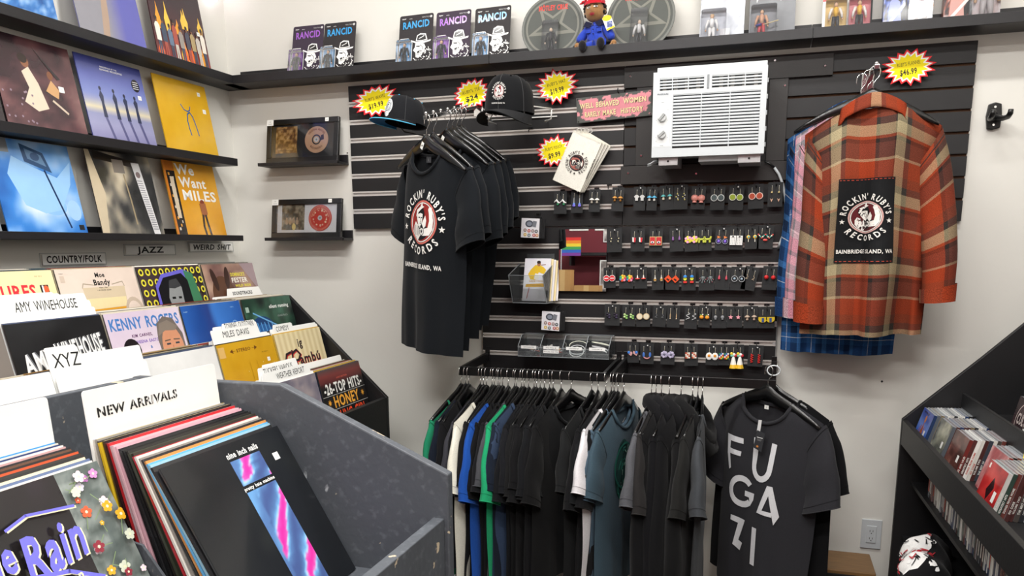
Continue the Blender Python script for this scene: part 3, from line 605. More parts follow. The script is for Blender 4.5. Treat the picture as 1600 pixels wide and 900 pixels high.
# ============================================================ earring cards on black hooks
def charm(m, kind, x, c, c2, sd):
    """one earring hanging below its wire; x = 0, top of the charm at z = 0"""
    y = -.004
    if kind == 'disc': m.cyl((x, y, -.010), (x, y-.002, -.010), .0105, n=18, c=c2); m.cyl((x, y-.002, -.010), (x, y-.0028, -.010), .0085, n=18, c=c)
    elif kind == 'octagon':
        m.tube([(x, y, -.009), (x, y-.002, -.009)], .011, 8, '#f3f1ee'); m.tube([(x, y-.002, -.009), (x, y-.0026, -.009)], .0095, 8, c); m.box(x-.0065, x+.0065, y-.0032, y-.0025, -.0105, -.0075, '#f6e8e8')
    elif kind == 'ball': m.ell(x, y-.003, -.008, .0068, .0068, .0068, 12, 8, c)
    elif kind == 'drop': m.tube([(x, y, 0), (x, y, -.006), (x, y, -.012), (x, y, -.015)], [.001, .003, .0038, .001], 8, c)
    elif kind == 'diamond': m.prism([(x, -.000), (x+.0125, -.0125), (x, -.025), (x-.0125, -.0125)], y-.002, y, c); m.prism([(x-.003, -.010), (x+.005, -.015), (x+.002, -.019), (x-.006, -.014)], y-.0026, y-.002, c2)
    elif kind == 'hoop': m.tube([(x+.009*math.cos(2*PI*k/16), y-.001, -.011+.009*math.sin(2*PI*k/16)) for k in range(16)], .0009, 6, c, closed=True); m.ell(x, y-.002, -.011, .004, .003, .004, 8, 5, c2)
    elif kind == 'mush': m.tube([(x, y, -.002), (x, y, -.006), (x, y, -.0085)], [.002, .007, .0085], 10, c); m.tube([(x, y, -.0085), (x, y, -.015), (x, y, -.018)], [.003, .004, .0035], 8, c2)
    elif kind == 'bar': m.tube([(x, y, 0), (x, y, -.010), (x, y, -.017)], [.0008, .0018, .0008], 6, c); m.tube([(x, y, -.014), (x, y, -.018)], [.001, .0022], 6, c2)
    elif kind == 'bottle': m.tube([(x, y, 0), (x, y, -.008), (x, y, -.010), (x, y, -.020)], [.0012, .0022, .0035, .004], 8, c); m.box(x-.004, x+.004, y-.004, y+.003, -.018, -.012, c2)
    elif kind == 'guitar': m.box(x-.001, x+.001, y-.001, y, -.018, 0, '#b9bcc0'); m.ell(x, y, -.019, .0040, .0018, .0035, 10, 5, c); m.ell(x, y, -.0245, .0055, .002, .0045, 10, 5, c2)
    elif kind == 'flower':
        for k in range(7): m.ell(x+.0075*math.cos(k*.9), y-.001*(k % 2), -.011+.0075*math.sin(k*.9), .0048, .0015, .0048, 7, 4, [c, c2, '#f4c32c', '#3aa76d', '#4aa0d8', '#e8563a', '#f2a0c0'][k] if sd == 1 else (c if k % 2 else c2))
        m.ell(x, y-.002, -.011, .004, .002, .004, 8, 4, '#f6e04a' if sd else '#6c6a80')
    elif kind == 'star': m.prism([(x+(.0075 if k % 2 == 0 else .0035)*math.cos(PI/2+PI*k/5), -.007+(.0075 if k % 2 == 0 else .0035)*math.sin(PI/2+PI*k/5)) for k in range(10)], y-.003, y, c)
    elif kind == 'head': m.ell(x, y-.003, -.011, .0118, .009, .0105, 12, 8, c); m.tube([(x, y-.002, -.019), (x, y-.002, -.025)], [.005, .0075], 10, c)
    elif kind == 'shirt': m.prism([(x-.003, 0), (x-.0085, -.005), (x-.006, -.009), (x-.0045, -.007), (x-.0045, -.018), (x+.0045, -.018), (x+.0045, -.007), (x+.006, -.009), (x+.0085, -.005), (x+.003, 0)], y-.0015, y, c)
    elif kind == 'card2': m.box(x-.0095, x+.0095, y-.002, y, -.028, 0, c2); m.box(x-.008, x+.008, y-.0026, y-.002, -.0265, -.0015, c); m.ell(x, y-.003, -.018, .006, .0006, .0038, 12, 4, '#eef2f0'); m.ell(x, y-.0036, -.018, .0025, .0006, .0028, 10, 4, '#20303a')
    elif kind == 'tag': 
        m.box(x-.0092, x+.0092, y-.0015, y, -.031, -.002, c)
        for i in range(3):
            for j in range(5): m.box(x-.006+i*.005, x-.004+i*.005, y-.0019, y-.0015, -.028+j*.005, -.0265+j*.005, c2)
        m.box(x-.0025, x+.0025, y-.002, y-.0015, -.008, -.003, '#333')
    elif kind == 'book':
        for i in range(3):
            for j in range(4): m.box(x-.0075+i*.005, x-.0027+i*.005, y-.0022, y, -.021+j*.005, -.0163+j*.005, ['#c8372f', '#2f5fb0', '#e6c33a', '#f0f0ee', '#3a8a5a'][(i*2+j*3+sd) % 5] if sd != 9 else ['#c8503a', '#e8c9b0', '#f4efe8'][(i+j) % 3])
    elif kind == 'cup': m.prism([(x-.006, -.002), (x+.006, -.004), (x+.004, -.019), (x-.005, -.017)], y-.004, y, c); m.prism([(x-.001, -.003), (x+.0062, -.004), (x+.0042, -.0187), (x, -.018)], y-.0046, y-.004, c2)
    elif kind == 'dog':
        for a, b in (((-.008, -.012), (.006, -.012)), ((-.008, -.012), (-.009, -.022)), ((.004, -.012), (.005, -.022)), ((.006, -.012), (.009, -.003)), ((-.008, -.012), (-.012, -.007))): m.tube([(x+a[0], y, a[1]), (x+b[0], y, b[1])], .0032, 6, c)
    elif kind == 'planet': m.prism([(x-.005, -.001), (x+.006, -.005), (x-.004, -.009)], y-.002, y, c); m.tube([(x+.008*math.cos(2*PI*k/14), y, -.018+.008*math.sin(2*PI*k/14)) for k in range(14)], .0012, 5, '#8a8ea0', closed=True); m.ell(x, y-.001, -.018, .0045, .002, .0052, 8, 5, c2)
    elif kind == 'lolly': m.ell(x, y-.001, -.006, .006, .003, .006, 10, 6, c); m.ell(x+.001, y-.0035, -.0055, .003, .001, .003, 8, 4, c2); m.box(x-.001, x+.001, y-.001, y, -.021, -.011, '#efe9dc')
    elif kind == 'dragon':
        for k in range(7): m.ell(x+(k-3)*.0042*(1 if x < 0 else -1), y-.001, -.013+abs(k-3)*.0035, .0032, .0022, .0026, 6, 4, [c, '#f3ead0', '#3cb0a0'][k % 3])
        m.ell(x*.2, y-.002, -.019, .006, .002, .0035, 8, 4, c)
    elif kind == 'cone': m.tube([(x, y, 0), (x, y, -.010)], [.0012, .003], 8, '#efe9e4'); m.tube([(x, y, -.010), (x, y, -.013)], [.007, .0075], 8, c)
    elif kind == 'stack': m.tube([(x, y, 0), (x, y, -.003), (x, y, -.007)], [.003, .006, .006], 8, c); m.tube([(x, y, -.009), (x, y-.0025, -.009)][::-1] if 0 else [(x, y, -.0115), (x, y-.0025, -.0115)], .0055, 10, c2); m.box(x-.0055, x+.0055, y-.003, y, -.025, -.0185, '#dd3b35')
    elif kind == 'tangle':
        for k in range(7): m.tube([(x, y, -.004), (x+.010*math.cos(k*.9), y-.001, -.014+.010*math.sin(k*.9))], .0007, 4, c); m.ell(x+.010*math.cos(k*.9), y-.002, -.014+.010*math.sin(k*.9), .0014, .0012, .0014, 5, 4, c2 if k % 3 else '#c04a5a')
    elif kind == 'zig': m.tube([(x-.001, y, 0), (x+.003, y, -.007), (x-.004, y, -.013), (x+.003, y, -.013)], .0009, 5, c)
    elif kind == 'leaf':
        for k in range(4): m.ell(x+(k % 2*2-1)*.0035, y-.001, -.006-k*.004, .0042, .0015, .0034, 7, 4, c if k % 2 else c2)
    elif kind == 'swirl': m.tube([(x+.0055*math.sin(k*.75), y-.001, -.0015*k+.004) for k in range(16)], .0011, 5, c)
    elif kind == 'fruit': m.ell(x, y-.003, -.012, .0068, .006, .0062, 12, 7, c); m.ell(x-.003, y-.002, -.005, .0036, .0012, .002, 7, 4, '#5b9a3a'); m.ell(x+.003, y-.003, -.003, .0025, .0015, .0022, 6, 4, '#f2f0e6')
    elif kind == 'moon': m.prism([(x+.0135*math.cos(a), -.011+.0125*math.sin(a)) for a in [PI+.25+k*(PI-.5)/10 for k in range(11)]]+[(x+.013, -.006), (x-.013, -.006)], y-.003, y, c); m.box(x-.003, x+.004, y-.004, y-.003, -.022, -.009, c2)
    elif kind == 'usa': m.prism([(x-.009, -.001), (x-.002, -.004), (x+.006, -.004), (x+.010, -.009), (x+.004, -.018), (x-.003, -.014), (x-.010, -.009)], y-.002, y, c); m.ell(x+(-.005 if x < 0 else .004), y-.003, -.006, .006, .001, .005, 8, 4, c2)
    elif kind == 'shoe': m.ell(x, y-.001, -.012, .005, .0018, .009, 10, 6, c); m.tube([(x, y, -.019), (x*.5, y, -.024), (0, y, -.025)], .0026, 6, c2)
    elif kind == 'egg': m.ell(x, y-.001, -.012, .0105, .0018, .0125, 14, 6, c); m.ell(x, y-.0032, -.010, .0048, .0012, .0048, 10, 4, c2)
    elif kind == 'tassel':
        for k, cc in enumerate(('#e9cf3f', '#7ecdb2', '#f4f1ee', '#cc2f3a')): m.ell(x+(-.006, -.005, .002, .007)[k], y-.003, (-.003, -.009, -.006, -.009)[k], .005, .004, .005, 8, 6, cc)
        m.tube([(x, y-.002, -.012), (x, y-.002, -.018), (x, y-.002, -.038)], [.003, .0055, .010], 8, c); m.tube([(x, y-.003, -.038), (x, y-.003, -.050)], [.010, .013], 8, c2)
    elif kind == 'word':
        for k in range(4): m.tube([(x-.004, y, -.003-k*.007), (x+.004, y, -.007-k*.007), (x-.003, y, -.009-k*.007)], .0016, 5, c)
    elif kind == 'skull': m.ell(x, y-.002, -.009, .0055, .003, .0055, 9, 6, c); m.box(x-.003, x+.003, y-.004, y, -.0165, -.013, c)
    elif kind == 'arrow': m.ell(x, y-.001, -.004, .003, .002, .003, 8, 5, c); m.prism([(x-.0045, -.022), (x, -.033), (x+.0045, -.022), (x, -.026)], y-.0015, y, c2)
    elif kind == 'cluster':
        for k in range(5): m.ell(x+.004*math.sin(k*2.2), y-.001, -.002-k*.0045, .0022, .0015, .0022, 6, 4, c if k % 2 else c2)
    elif kind == 'unicorn':
        m.tube([(x-.010, y, -.010), (x-.002, y, -.003), (x+.004, y, -.011), (x+.011, y, -.012)], [.0012, .004, .0035, .001], 7, c); m.ell(x+.002, y, -.016, .004, .002, .004, 7, 4, c2)
P1, P2, P3 = -.048, 0, 0
CARDS = [ # x0, x1, ytop, ybot, kind, colour, second colour, words
 (866, 885.6, 299, 334, 'unicorn', '#f1f1ee', '#2f8f5c', 'white and green beast'), (893, 911, 297, 332.5, 'guitar', '#5f8be0', '#7a6fd8', 'blue guitar'),
 (921, 938, 296, 331, 'mush', '#e7e3da', '#b9b2a4', 'pale stone mushroom'), (957, 975, 293, 330, 'mush', '#c78c3e', '#9c6a2b', 'brown mushroom'),
 (991, 1008.5, 292, 329, 'shirt', '#d6d6d4', '#aaa', 'silver tee shirt'), (1012, 1027, 292, 329, 'mush', '#5eb6dc', '#e8e6df', 'small sky blue bead'),
 (1031, 1051, 290, 328, 'mush', '#5fb3b4', '#eee2c8', 'teal mushroom'), (1053.5, 1074, 289, 327, 'cluster', '#d9d9d4', '#e6d77a', 'silver and yellow cluster'),
 (1081.5, 1102, 291, 327, 'head', '#e89a8e', '#e89a8e', 'pink doll head'), (1111, 1132, 291, 328, 'disc', '#4b5a5c', '#dfe3e1', 'round grey'),
 (1140, 1162, 290, 328, 'disc', '#9aae2e', '#e9ebdc', 'round lime green'), (1169, 1191.5, 288, 326, 'disc', '#b5482a', '#efd6cc', 'round rust orange'),
 (1200.7, 1222, 285, 323, 'arrow', '#dcc68a', '#e2b79a', 'gold arrowhead'),
 (948, 971, 357, 394, 'cluster', '#e9dfb8', '#3a3a3c', 'tiny pearl cluster'), (986, 1007, 357, 393, 'cup', '#f0eeea', '#d22f3a', 'red and white cup'),
 (1015, 1035, 357, 393, 'card2', '#c62f35', '#dcc48a', 'red card with an eye'), (1046, 1066, 356, 393, 'drop', '#8a5c9c', '#8a5c9c', 'purple drop'),
 (1070, 1090, 356, 393, 'flower', '#f0a8cf', '#e9df4a', 'pink and yellow flower'), (1092, 1111, 355, 392, 'dog', '#c9cf55', '#c9cf55', 'yellow green balloon dog'),
 (1119, 1139, 355, 391, 'planet', '#f08a4a', '#8566d6', 'orange and violet planet'), (1141, 1161, 354, 390, 'tag', '#f2f2ef', '#2a2a2a', 'white spotted tag'),
 (1164, 1184, 354, 389, 'lolly', '#e9c04a', '#4ab0c8', 'striped lollipop'), (1185, 1208, 352, 389, 'dragon', '#e0524a', '#3cb0a0', 'red and teal dragon'),
 (943, 961, 418, 450, 'octagon', '#dc3038', '#fff', 'red stop sign'), (968, 990, 417, 451, 'flower', '#d83a6a', '#e8b03a', 'many coloured flower'),
 (991, 1010, 417, 451, 'cone', '#e0453a', '#fff', 'red and white cone'), (1018, 1038, 417, 453, 'bottle', '#c9c6bd', '#b98a36', 'silver and amber bottle'),
 (1039, 1062, 417, 453, 'diamond', '#e8552a', '#33241c', 'orange diamond'), (1065, 1086, 417, 454, 'stack', '#3f8fe0', '#dfe34a', 'blue yellow and red stack'),
 (1092, 1115, 417, 454, 'tangle', '#9fa6a8', '#6f8f90', 'silver tangle'), (1119, 1141, 417, 453, 'drop', '#c9485a', '#ddd', 'small red drop'),
 (1143, 1165, 417, 454, 'hoop', '#b9bcc0', '#9fb4c4', 'silver hoop'), (1165, 1185, 417, 454, 'zig', '#cbb598', '#aaa', 'zigzag wire'), (1193, 1214, 416, 453, 'ball', '#d2282a', '#d2282a', 'red ball'),
 (945, 968, 475, 509, 'leaf', '#3f3450', '#2a2433', 'dark violet leaf'), (973, 993, 476, 510, 'leaf', '#8fc66a', '#c6e09a', 'green leaf'),
 (994, 1015, 477, 511, 'disc', '#e6dcc2', '#d2b98e', 'round cream wood'), (1021, 1041, 477, 511, 'zig', '#77797c', '#777', 'thin grey wire'),
 (1043, 1062, 477, 512, 'bar', '#cfae86', '#e9d3b4', 'gold bar'), (1071, 1090, 478, 514, 'swirl', '#c9cacc', '#ccc', 'silver swirl'),
 (1093, 1110, 477, 512, 'fruit', '#f09a2e', '#f09a2e', 'orange fruit'), (1112.5, 1134, 478, 513, 'skull', '#8c8f92', '#777', 'grey skull'),
 (1136, 1159, 479, 512, 'star', '#f2a6b2', '#f2a6b2', 'pink star'), (1162, 1183, 478, 513, 'mush', '#b59f8c', '#d0b8a4', 'silver mushroom'),
 (1185.5, 1209, 479, 513, 'moon', '#d8b92e', '#2f4f8e', 'yellow half moon'),
 (980, 997, 535, 567, 'usa', '#d9a6a4', '#3f82d8', 'flag coloured map'), (1000.7, 1020.7, 536, 569, 'shoe', '#4877c8', '#c88a8c', 'blue and red garland'),
 (1033, 1054, 536, 570, 'flower', '#c9c2dc', '#b2aac8', 'lilac round flower'), (1069, 1089, 537, 572, 'book', '#c8503a', '#eee', 'red and cream box'),
 (1104, 1122, 538, 571, 'egg', '#f4f2ee', '#e8952e', 'fried egg'), (1123, 1139, 538, 571, 'book', '#2f5fb0', '#eee', 'coloured block'),
 (1141, 1161, 538, 571, 'tassel', '#f2efe8', '#ecbc2e', 'white and yellow tassel'), (1170, 1192, 539, 573, 'word', '#d8322e', '#d8322e', 'red letter'),
]
rc = random.Random(5)
def hook_at(p, label, name='display_hook', yb=-.0195, drop=.006, ball=False, ln=.03):
    """black wire hook plugged into a groove; p = point where the card hangs"""
    h = thing(name, label, 'hook', (p.x, 0, p.z))
    MB().box(-.010, .010, yb-.003, yb-.0005, .006, .014).build('hook_plate', 'bmetal', h)
    MB().tube([(0, yb-.003, .010), (0, p.y+.006, .006), (.001, p.y-.004, -.004), (.003, p.y-.012, -.009), (.0045, p.y-.019, -.004)], .0016, 5).build('wire', 'bmetal', h, smooth=True)
    if ball: MB().ell(.005, p.y-.020, -.002, .003, .003, .003, 8, 6, '#dedede').build('ball_tip', 'paint', h)
    return h
for i, (x0, x1, yt, yb, kind, c, c2, words) in enumerate(CARDS):
    py = -.056; tl = W(x0, yt, y=py); br = W(x1, yb, y=py); w = br.x-tl.x; h = tl.z-br.z; tilt = rc.uniform(-.05, .05)+(.22 if words == 'zigzag wire' else 0)
    ctr = Vector(((tl.x+br.x)/2, py, tl.z-.006))
    t = thing('earring_card', 'black card of %s earrings' % words, 'earrings', ctr, (0, tilt, 0))
    MB().prism([(-w/2, .006), (w/2, .006), (w/2, .006-h), (-w/2, .006-h)], -.0008, .0008, '#202123').build('card', 'matte', t)
    dx = w*.235
    for s in (-1, 1):
        zt = -.024; sz = w/.048
        m = MB(); m.tube([(0, -.0012, .004), (0, -.003, .002), (0, -.0045, -.004), (0, -.004, -.012)], .0006, 4, '#d8cfb8')
        m.ell(0, -.002, .004, .0012, .001, .0012, 5, 4, '#e6e6e6'); mm = MB(); charm(mm, kind, .0001*s if kind not in ('dragon', 'usa', 'shoe') else s*dx, c, c2, 1 if words == 'many coloured flower' else (9 if words == 'red and cream box' else (2 if words == 'pink and yellow flower' else 0)))
        xo = 0 if kind in ('dragon', 'usa', 'shoe') else s*dx
        K = 1.22; m2 = MB(); m2.v = [(v[0]+s*dx, v[1], v[2]*K+zt+.012) for v in m.v]+[(v[0]*(K if xo else 1)+xo, v[1]*K, v[2]*K+zt-.002) for v in mm.v]; m2.f = m.f+[tuple(len(m.v)+q for q in f) for f in mm.f]; m2.c = m.c+mm.c
        e = m2.build('earring', 'paint', t)
    hook_at(ctr+Vector((0, 0, .001)), 'black wire hook holding the %s earrings' % words, ball=(i % 3 == 1))
for (px, py, nm) in ((950, 292, 'empty black display hook left of the brown mushroom earrings'), (826, 203, 'empty black display hook below the trucker cap'), (800, 300, 'empty black display hook near the sleeve of the black tees')):
    hook_at(W(px, py, y=-.05), nm, ln=.05)

# ============================================================ mirror, with the counter it looks back at
t = thing('mirror', 'small square wall mirror among the earring cards', 'mirror', (1.684, -.034, 1.498), (R(-1.2), 0, R(0)))
MB().box(-.101, .101, .0002, .006, -.127, .127).build('mirror_back', 'bmetal', t)
MB().box(-.1, .1, -.003, 0, -.126, .126).build('mirror_glass', 'mirror', t)
def counter():
    t = thing('sales_counter', 'dark sales counter against the maroon wall behind the camera', 'counter', (1.0, -4.6, .0))
    MB().box(-.9, .9, -.3, .3, 0, 1.215).build('cabinet', 'bin_black', t); MB().box(-.93, .93, -.33, .33, 1.217, 1.25).build('counter_top', 'ledge', t)
    for x, y, a, b, h, nm in ((.50, -4.52, .16, .16, .26, 'tall kraft cardboard box on the counter'), (.76, -4.45, .24, .2, .11, 'low brown cardboard box on the counter')):
        q = thing('cardboard_box', nm, 'box', (x, y, 1.252)); MB().box(-a/2, a/2, -b/2, b/2, 0, h, '#b58a55').build('carton', 'matte', q); MB().box(-.025, .025, b/2, b/2+.001, 0, h, '#cba872').build('tape', 'matte', q)
    q = thing('wall_shelf', 'short dark shelf on the maroon wall', 'shelf', (.68, -4.98, 1.66)); MB().box(-.25, .25, 0, .2, 0, .03).build('shelf_board', 'ledge', q); MB().box(-.2, -.18, .0, .18, -.1, -.001).build('bracket', 'ledge', q); MB().box(.18, .2, .0, .18, -.1, -.001).build('bracket', 'ledge', q)
    q = thing('rainbow_flag', 'small rainbow flag on a stick on the counter', 'flag', (.44, -4.62, 1.252)); MB().cyl((0, 0, 0), (0, 0, .6), .004, n=6).build('stick', 'white_pl', q)
    m = MB()
    for k, c in enumerate(('#d8322e', '#e88a2a', '#ecd23a', '#3f9e54', '#2f62c0', '#7a3a9a')): m.box(.004, .2, -.001, .001, .55-k*.03, .58-k*.03, c)
    m.build('cloth', 'matte', q)
    for x, nm in ((.53, 'black and white notice on the maroon wall, nearer the flag'), (.80, 'black and white notice on the maroon wall above the shelf')):
        q = thing('notice', nm, 'notice', (x, -4.996, 1.97), (0, 0, R(180))); MB().box(-.10, .10, -.002, .002, -.05, .05, '#efefec').build('sheet', 'matte', q)
        Art(.17, .07, '#1c1c1e').build('print', 'matte', q, (0, -.002, -.035))
    for x, nm in ((.93, 'grey photo print on the maroon wall, high'), (.95, 'grey photo print leaning on the counter')):
        z = 1.80 if x < .94 else 1.252; q = thing('photo_print', nm, 'print', (x, -4.994 if x < .94 else -4.75, z), (0, 0, R(180))); MB().box(-.14, .14, -.003, .003, 0, .36, '#ddd').build('board', 'matte', q)
        a = Art(.26, .34); a.field(0, 0, .26, .34, 30, 30, lambda u, v: ramp(fbm(u*8, v*8, 31), [(0, '#1c1b1d'), (.5, '#77706e'), (1, '#e8e4e0')])); a.build('print', 'matte', q, (0, -.003, .01))
counter()

# ============================================================ pouches, button packs, card holder, sorting tray
p = W(907, 207, y=-.05)
hook_at(Vector((p.x, -.05, p.z)), 'black wire hook holding the white canvas pouches')
for i in range(4):
    y = -.052-.009*i; sh = (i-3)*.006
    t = thing('canvas_pouch', ['rearmost white canvas pouch on the hook', 'third white canvas pouch from the front on the hook', 'second white canvas pouch from the front on the hook', 'front white canvas pouch printed with the round emblem'][i], 'pouch', (p.x-sh*2, y, p.z-.004), (0, R(24.5-(i-3)*2.2), 0))
    w, h = .125, .205
    m = MB(); m.grid(lambda u, v: (-.022+w*u, -.0026-.0012*math.sin(u*PI)*math.sin(v*PI)-.0005*math.sin(u*19+v*7), -h*v), 10, 12, '#e9e6dc')
    m.grid(lambda u, v: (-.022+w*u, .0026+.0012*math.sin(u*PI)*math.sin(v*PI), -h*v), 10, 12, '#e9e6dc')
    m.box(-.022, -.022+w, -.003, .003, -h-.001, -h+.002, '#dedacd').box(-.0225, -.020, -.003, .003, -h, 0, '#dedacd').box(-.0245+w, -.0215+w, -.003, .003, -h, 0, '#dedacd').box(-.022, -.022+w, -.0032, .0032, -.006, .001, '#dedacd')
    m.build('bag', 'cloth', t, smooth=False)
    MB().tube([(-.015, 0, .001), (-.008, -.002, .012), (.0, 0, .018), (.008, .001, .010), (.004, 0, .001)], .0016, 6, '#e8e6df').build('drawstring', 'cloth', t, smooth=True)
    if i == 3:
        a = Art(0, 0); a.w = 0; emblem(a, 0, 0, .050, '#2a2326', '#e9e6dc', '#a9635a', '#2a2326')
        a.build('print', 'ink', t, (.042, -.0046, -.108), (0, R(-90), 0))
    elif i == 1:
        a = Art(0, 0); a.w = 0; a.text('BAINBRIDGE ISLAND, WA', 0, 0, .005, '#2a2326', 'b'); a.build('print', 'ink', t, (.098, -.0045, -.11), (0, R(-90), 0))
def buttons(px, py, label, hl):
    p = W(px, py, y=-.10)
    hook_at(Vector((p.x+.012, -.08, p.z+.002)), hl, ln=.08)
    t = thing('button_pack', label, 'button pack', (p.x, -.09, p.z-.008))
    m = MB()
    for k in range(5): m.box(-.038+k*.0035, .038+k*.0035, -.010+k*.009, -.004+k*.009, -.078, 0, '#e9e7ec' if k == 0 else '#1b1b1d')
    m.build('card_stack', 'matte', t, rot=(0, R(3), 0))
    a = Art(.076, .078); a.ell(.030, .056, .017, .014, '#4a4e58', 20).ell(.030, .056, .011, .009, '#8d93a0').poly([(.042, .046), (.058, .042), (.062, .066), (.046, .069)], '#7d8088')
    for k, (x, z, c) in enumerate(((.013, .030, '#8a6a62'), (.030, .028, '#c24a3a'), (.046, .028, '#8a6f6c'), (.061, .027, '#3b3b40'), (.014, .012, '#d9b53f'), (.031, .010, '#5a6a70'), (.052, .011, '#b85a5a'), (.065, .011, '#cc8f5a'))): a.ell(x, z, .0068, .0068, c, 12).ell(x, z, .0038, .0038, mix(c, '#ffffff', .5), 8)
    a.build('print', 'gloss', t, (0, -.0102, -.078), (0, R(3), 0))
    MB().tube([(.036, .03, .0), (.036, .012, .006), (.036, .01, -.01)], .002, 5).build('hanger_loop', 'bmetal', t)
buttons(829, 338, 'black-edged pack of round button badges hanging above the card holder', 'black wire hook carrying the upper button pack')
buttons(861, 484, 'black-edged pack of round button badges hanging under the card holder', 'black wire hook carrying the lower button pack')
# clear card holder with greeting cards
t = thing('card_holder', 'clear acrylic pocket holder for greeting cards on the slatwall', 'holder', (1.488, -.022, 1.325), (0, 0, R(-6)))
m = MB(); w = .076
m.prism([(0, 0), (-.09, -.0), (-.135, .115), (-.132, .115), (-.0885, .003), (0, .003)], -w, -w+.0025, axis='x').prism([(0, 0), (-.09, 0), (-.135, .115), (-.01, .16), (0, .16)], -w, -w+.002, axis='x').prism([(0, 0), (-.09, 0), (-.135, .115), (-.01, .16), (0, .16)], w-.002, w, axis='x')
m.add([(-w, -.09, 0), (w, -.09, 0), (w, -.135, .115), (-w, -.135, .115), (-w, -.087, 0), (w, -.087, 0), (w, -.132, .115), (-w, -.132, .115)], [(0, 1, 2, 3), (7, 6, 5, 4), (3, 2, 6, 7), (0, 4, 5, 1)])
m.box(-w, w, -.09, 0, -.0025, 0).box(-w, w, -.003, 0, 0, .20); m.build('pocket', 'acrylic', t)
for s_ in (-w, w):
    for a_, b_ in (((s_, -.09, 0), (s_, -.135, .115)), ((s_, -.135, .115), (s_, -.01, .16)), ((s_, -.09, 0), (s_, 0, 0))): MB().tube([a_, b_], .0012, 4).build('polished_edge', 'edge', t)
MB().tube([(-w, -.135, .115), (w, -.135, .115)], .0012, 4).build('polished_edge', 'edge', t); MB().tube([(-w, -.09, 0), (w, -.09, 0)], .0012, 4).build('polished_edge', 'edge', t)
for k in range(5):
    q = thing('greeting_card', ['front white greeting card with a singer in a yellow jacket', 'second greeting card in the clear pocket', 'third greeting card in the clear pocket', 'fourth greeting card in the clear pocket', 'rearmost greeting card in the clear pocket'][k], 'card', (1.497+k*.007, -.094+k*.013, 1.332), (R(-12), 0, R(-6)))
    MB().box(-.058, .058, -.0015, .0015, 0, .178-.003*k, '#efedf2' if k % 2 == 0 else '#f7e3b0').build('card', 'matte', q)
    if k == 0:
        a = Art(.116, .178); a.field(0, 0, .116, .178, 8, 8, lambda u, v: mix('#e6e2ee', '#f8f7fb', fbm(u*4, v*4, 3)))
        a.poly([(.030, .090), (.052, .088), (.066, .120), (.090, .112), (.098, .130), (.085, .142), (.070, .150), (.048, .150), (.030, .132), (.018, .112)], '#efc52e').poly([(.046, .092), (.066, .090), (.068, .112), (.050, .116)], '#f3efe6')
        a.ell(.064, .155, .0085, .0105, '#b27a52', 12).ell(.063, .162, .009, .0065, '#2a1c18', 12).line([(.075, .150), (.094, .152)], .003, '#8a4a2a')
        a.poly([(.012, .070), (.085, .074), (.110, .072), (.112, .060), (.010, .058)], '#e8b13a').text('GREETINGS', .058, .079, .008, '#c79a4a', 'b').text('FROM ABOVE', .058, .063, .005, '#8a6a3a').line([(.028, .055), (.020, .010)], .003, '#b8452a').poly([(.068, .010), (.085, .008), (.082, .045), (.072, .046)], '#e9e7ee')
        a.build('print', 'matte', q, (0, -.0016, 0))
# clear four-compartment tray
t = thing('sorting_tray', 'clear acrylic four-compartment tray under the card holder', 'tray', (1.437, -.022, 1.105))
L4 = .385; m = MB(); m.box(0, L4, -.125, 0, 0, .003).box(0, L4, -.003, 0, .0035, .085).box(0, L4, -.125, -.122, .0035, .040)
for k in range(5): x = k*(L4-.003)/4; m.prism([(-.122, .0035), (-.0035, .0035), (-.0035, .085), (-.07, .085), (-.122, .045)], x, x+.003, axis='x')
m.build('tray', 'acrylic', t)
for a_, b_ in (((0, -.125, .040), (L4, -.125, .040)), ((0, -.125, .002), (L4, -.125, .002)), ((0, -.003, .085), (L4, -.003, .085)))+tuple(q for k in range(5) for q in (((k*(L4-.003)/4+.0015, -.122, .045), (k*(L4-.003)/4+.0015, -.07, .085)), ((k*(L4-.003)/4+.0015, -.122, .003), (k*(L4-.003)/4+.0015, -.122, .045)), ((k*(L4-.003)/4+.0015, -.07, .085), (k*(L4-.003)/4+.0015, -.003, .085)))): MB().tube([a_, b_], .0012, 4).build('polished_edge', 'edge', t)
for k in range(4):
    for j in range(2 if k == 1 else 1):
        Art(.066, .013, '#f4f4f2').text(['KEYCHAINS $5', 'PINS SMALL $2', 'LANYARDS $4', 'CHARGERS $6'][k] if j == 0 else 'PATCHES AND PINS', .033, .004, .0045, '#333').build('paper_label', 'matte', t, (.048+k*.096, -.1255, .034-j*.0165))
rt = random.Random(9)
def tray_item(k, name, cat, label, build): 
    q = thing(name, label, cat, (1.437+.048+k*.0955, -.085, 1.1095)); build(q)
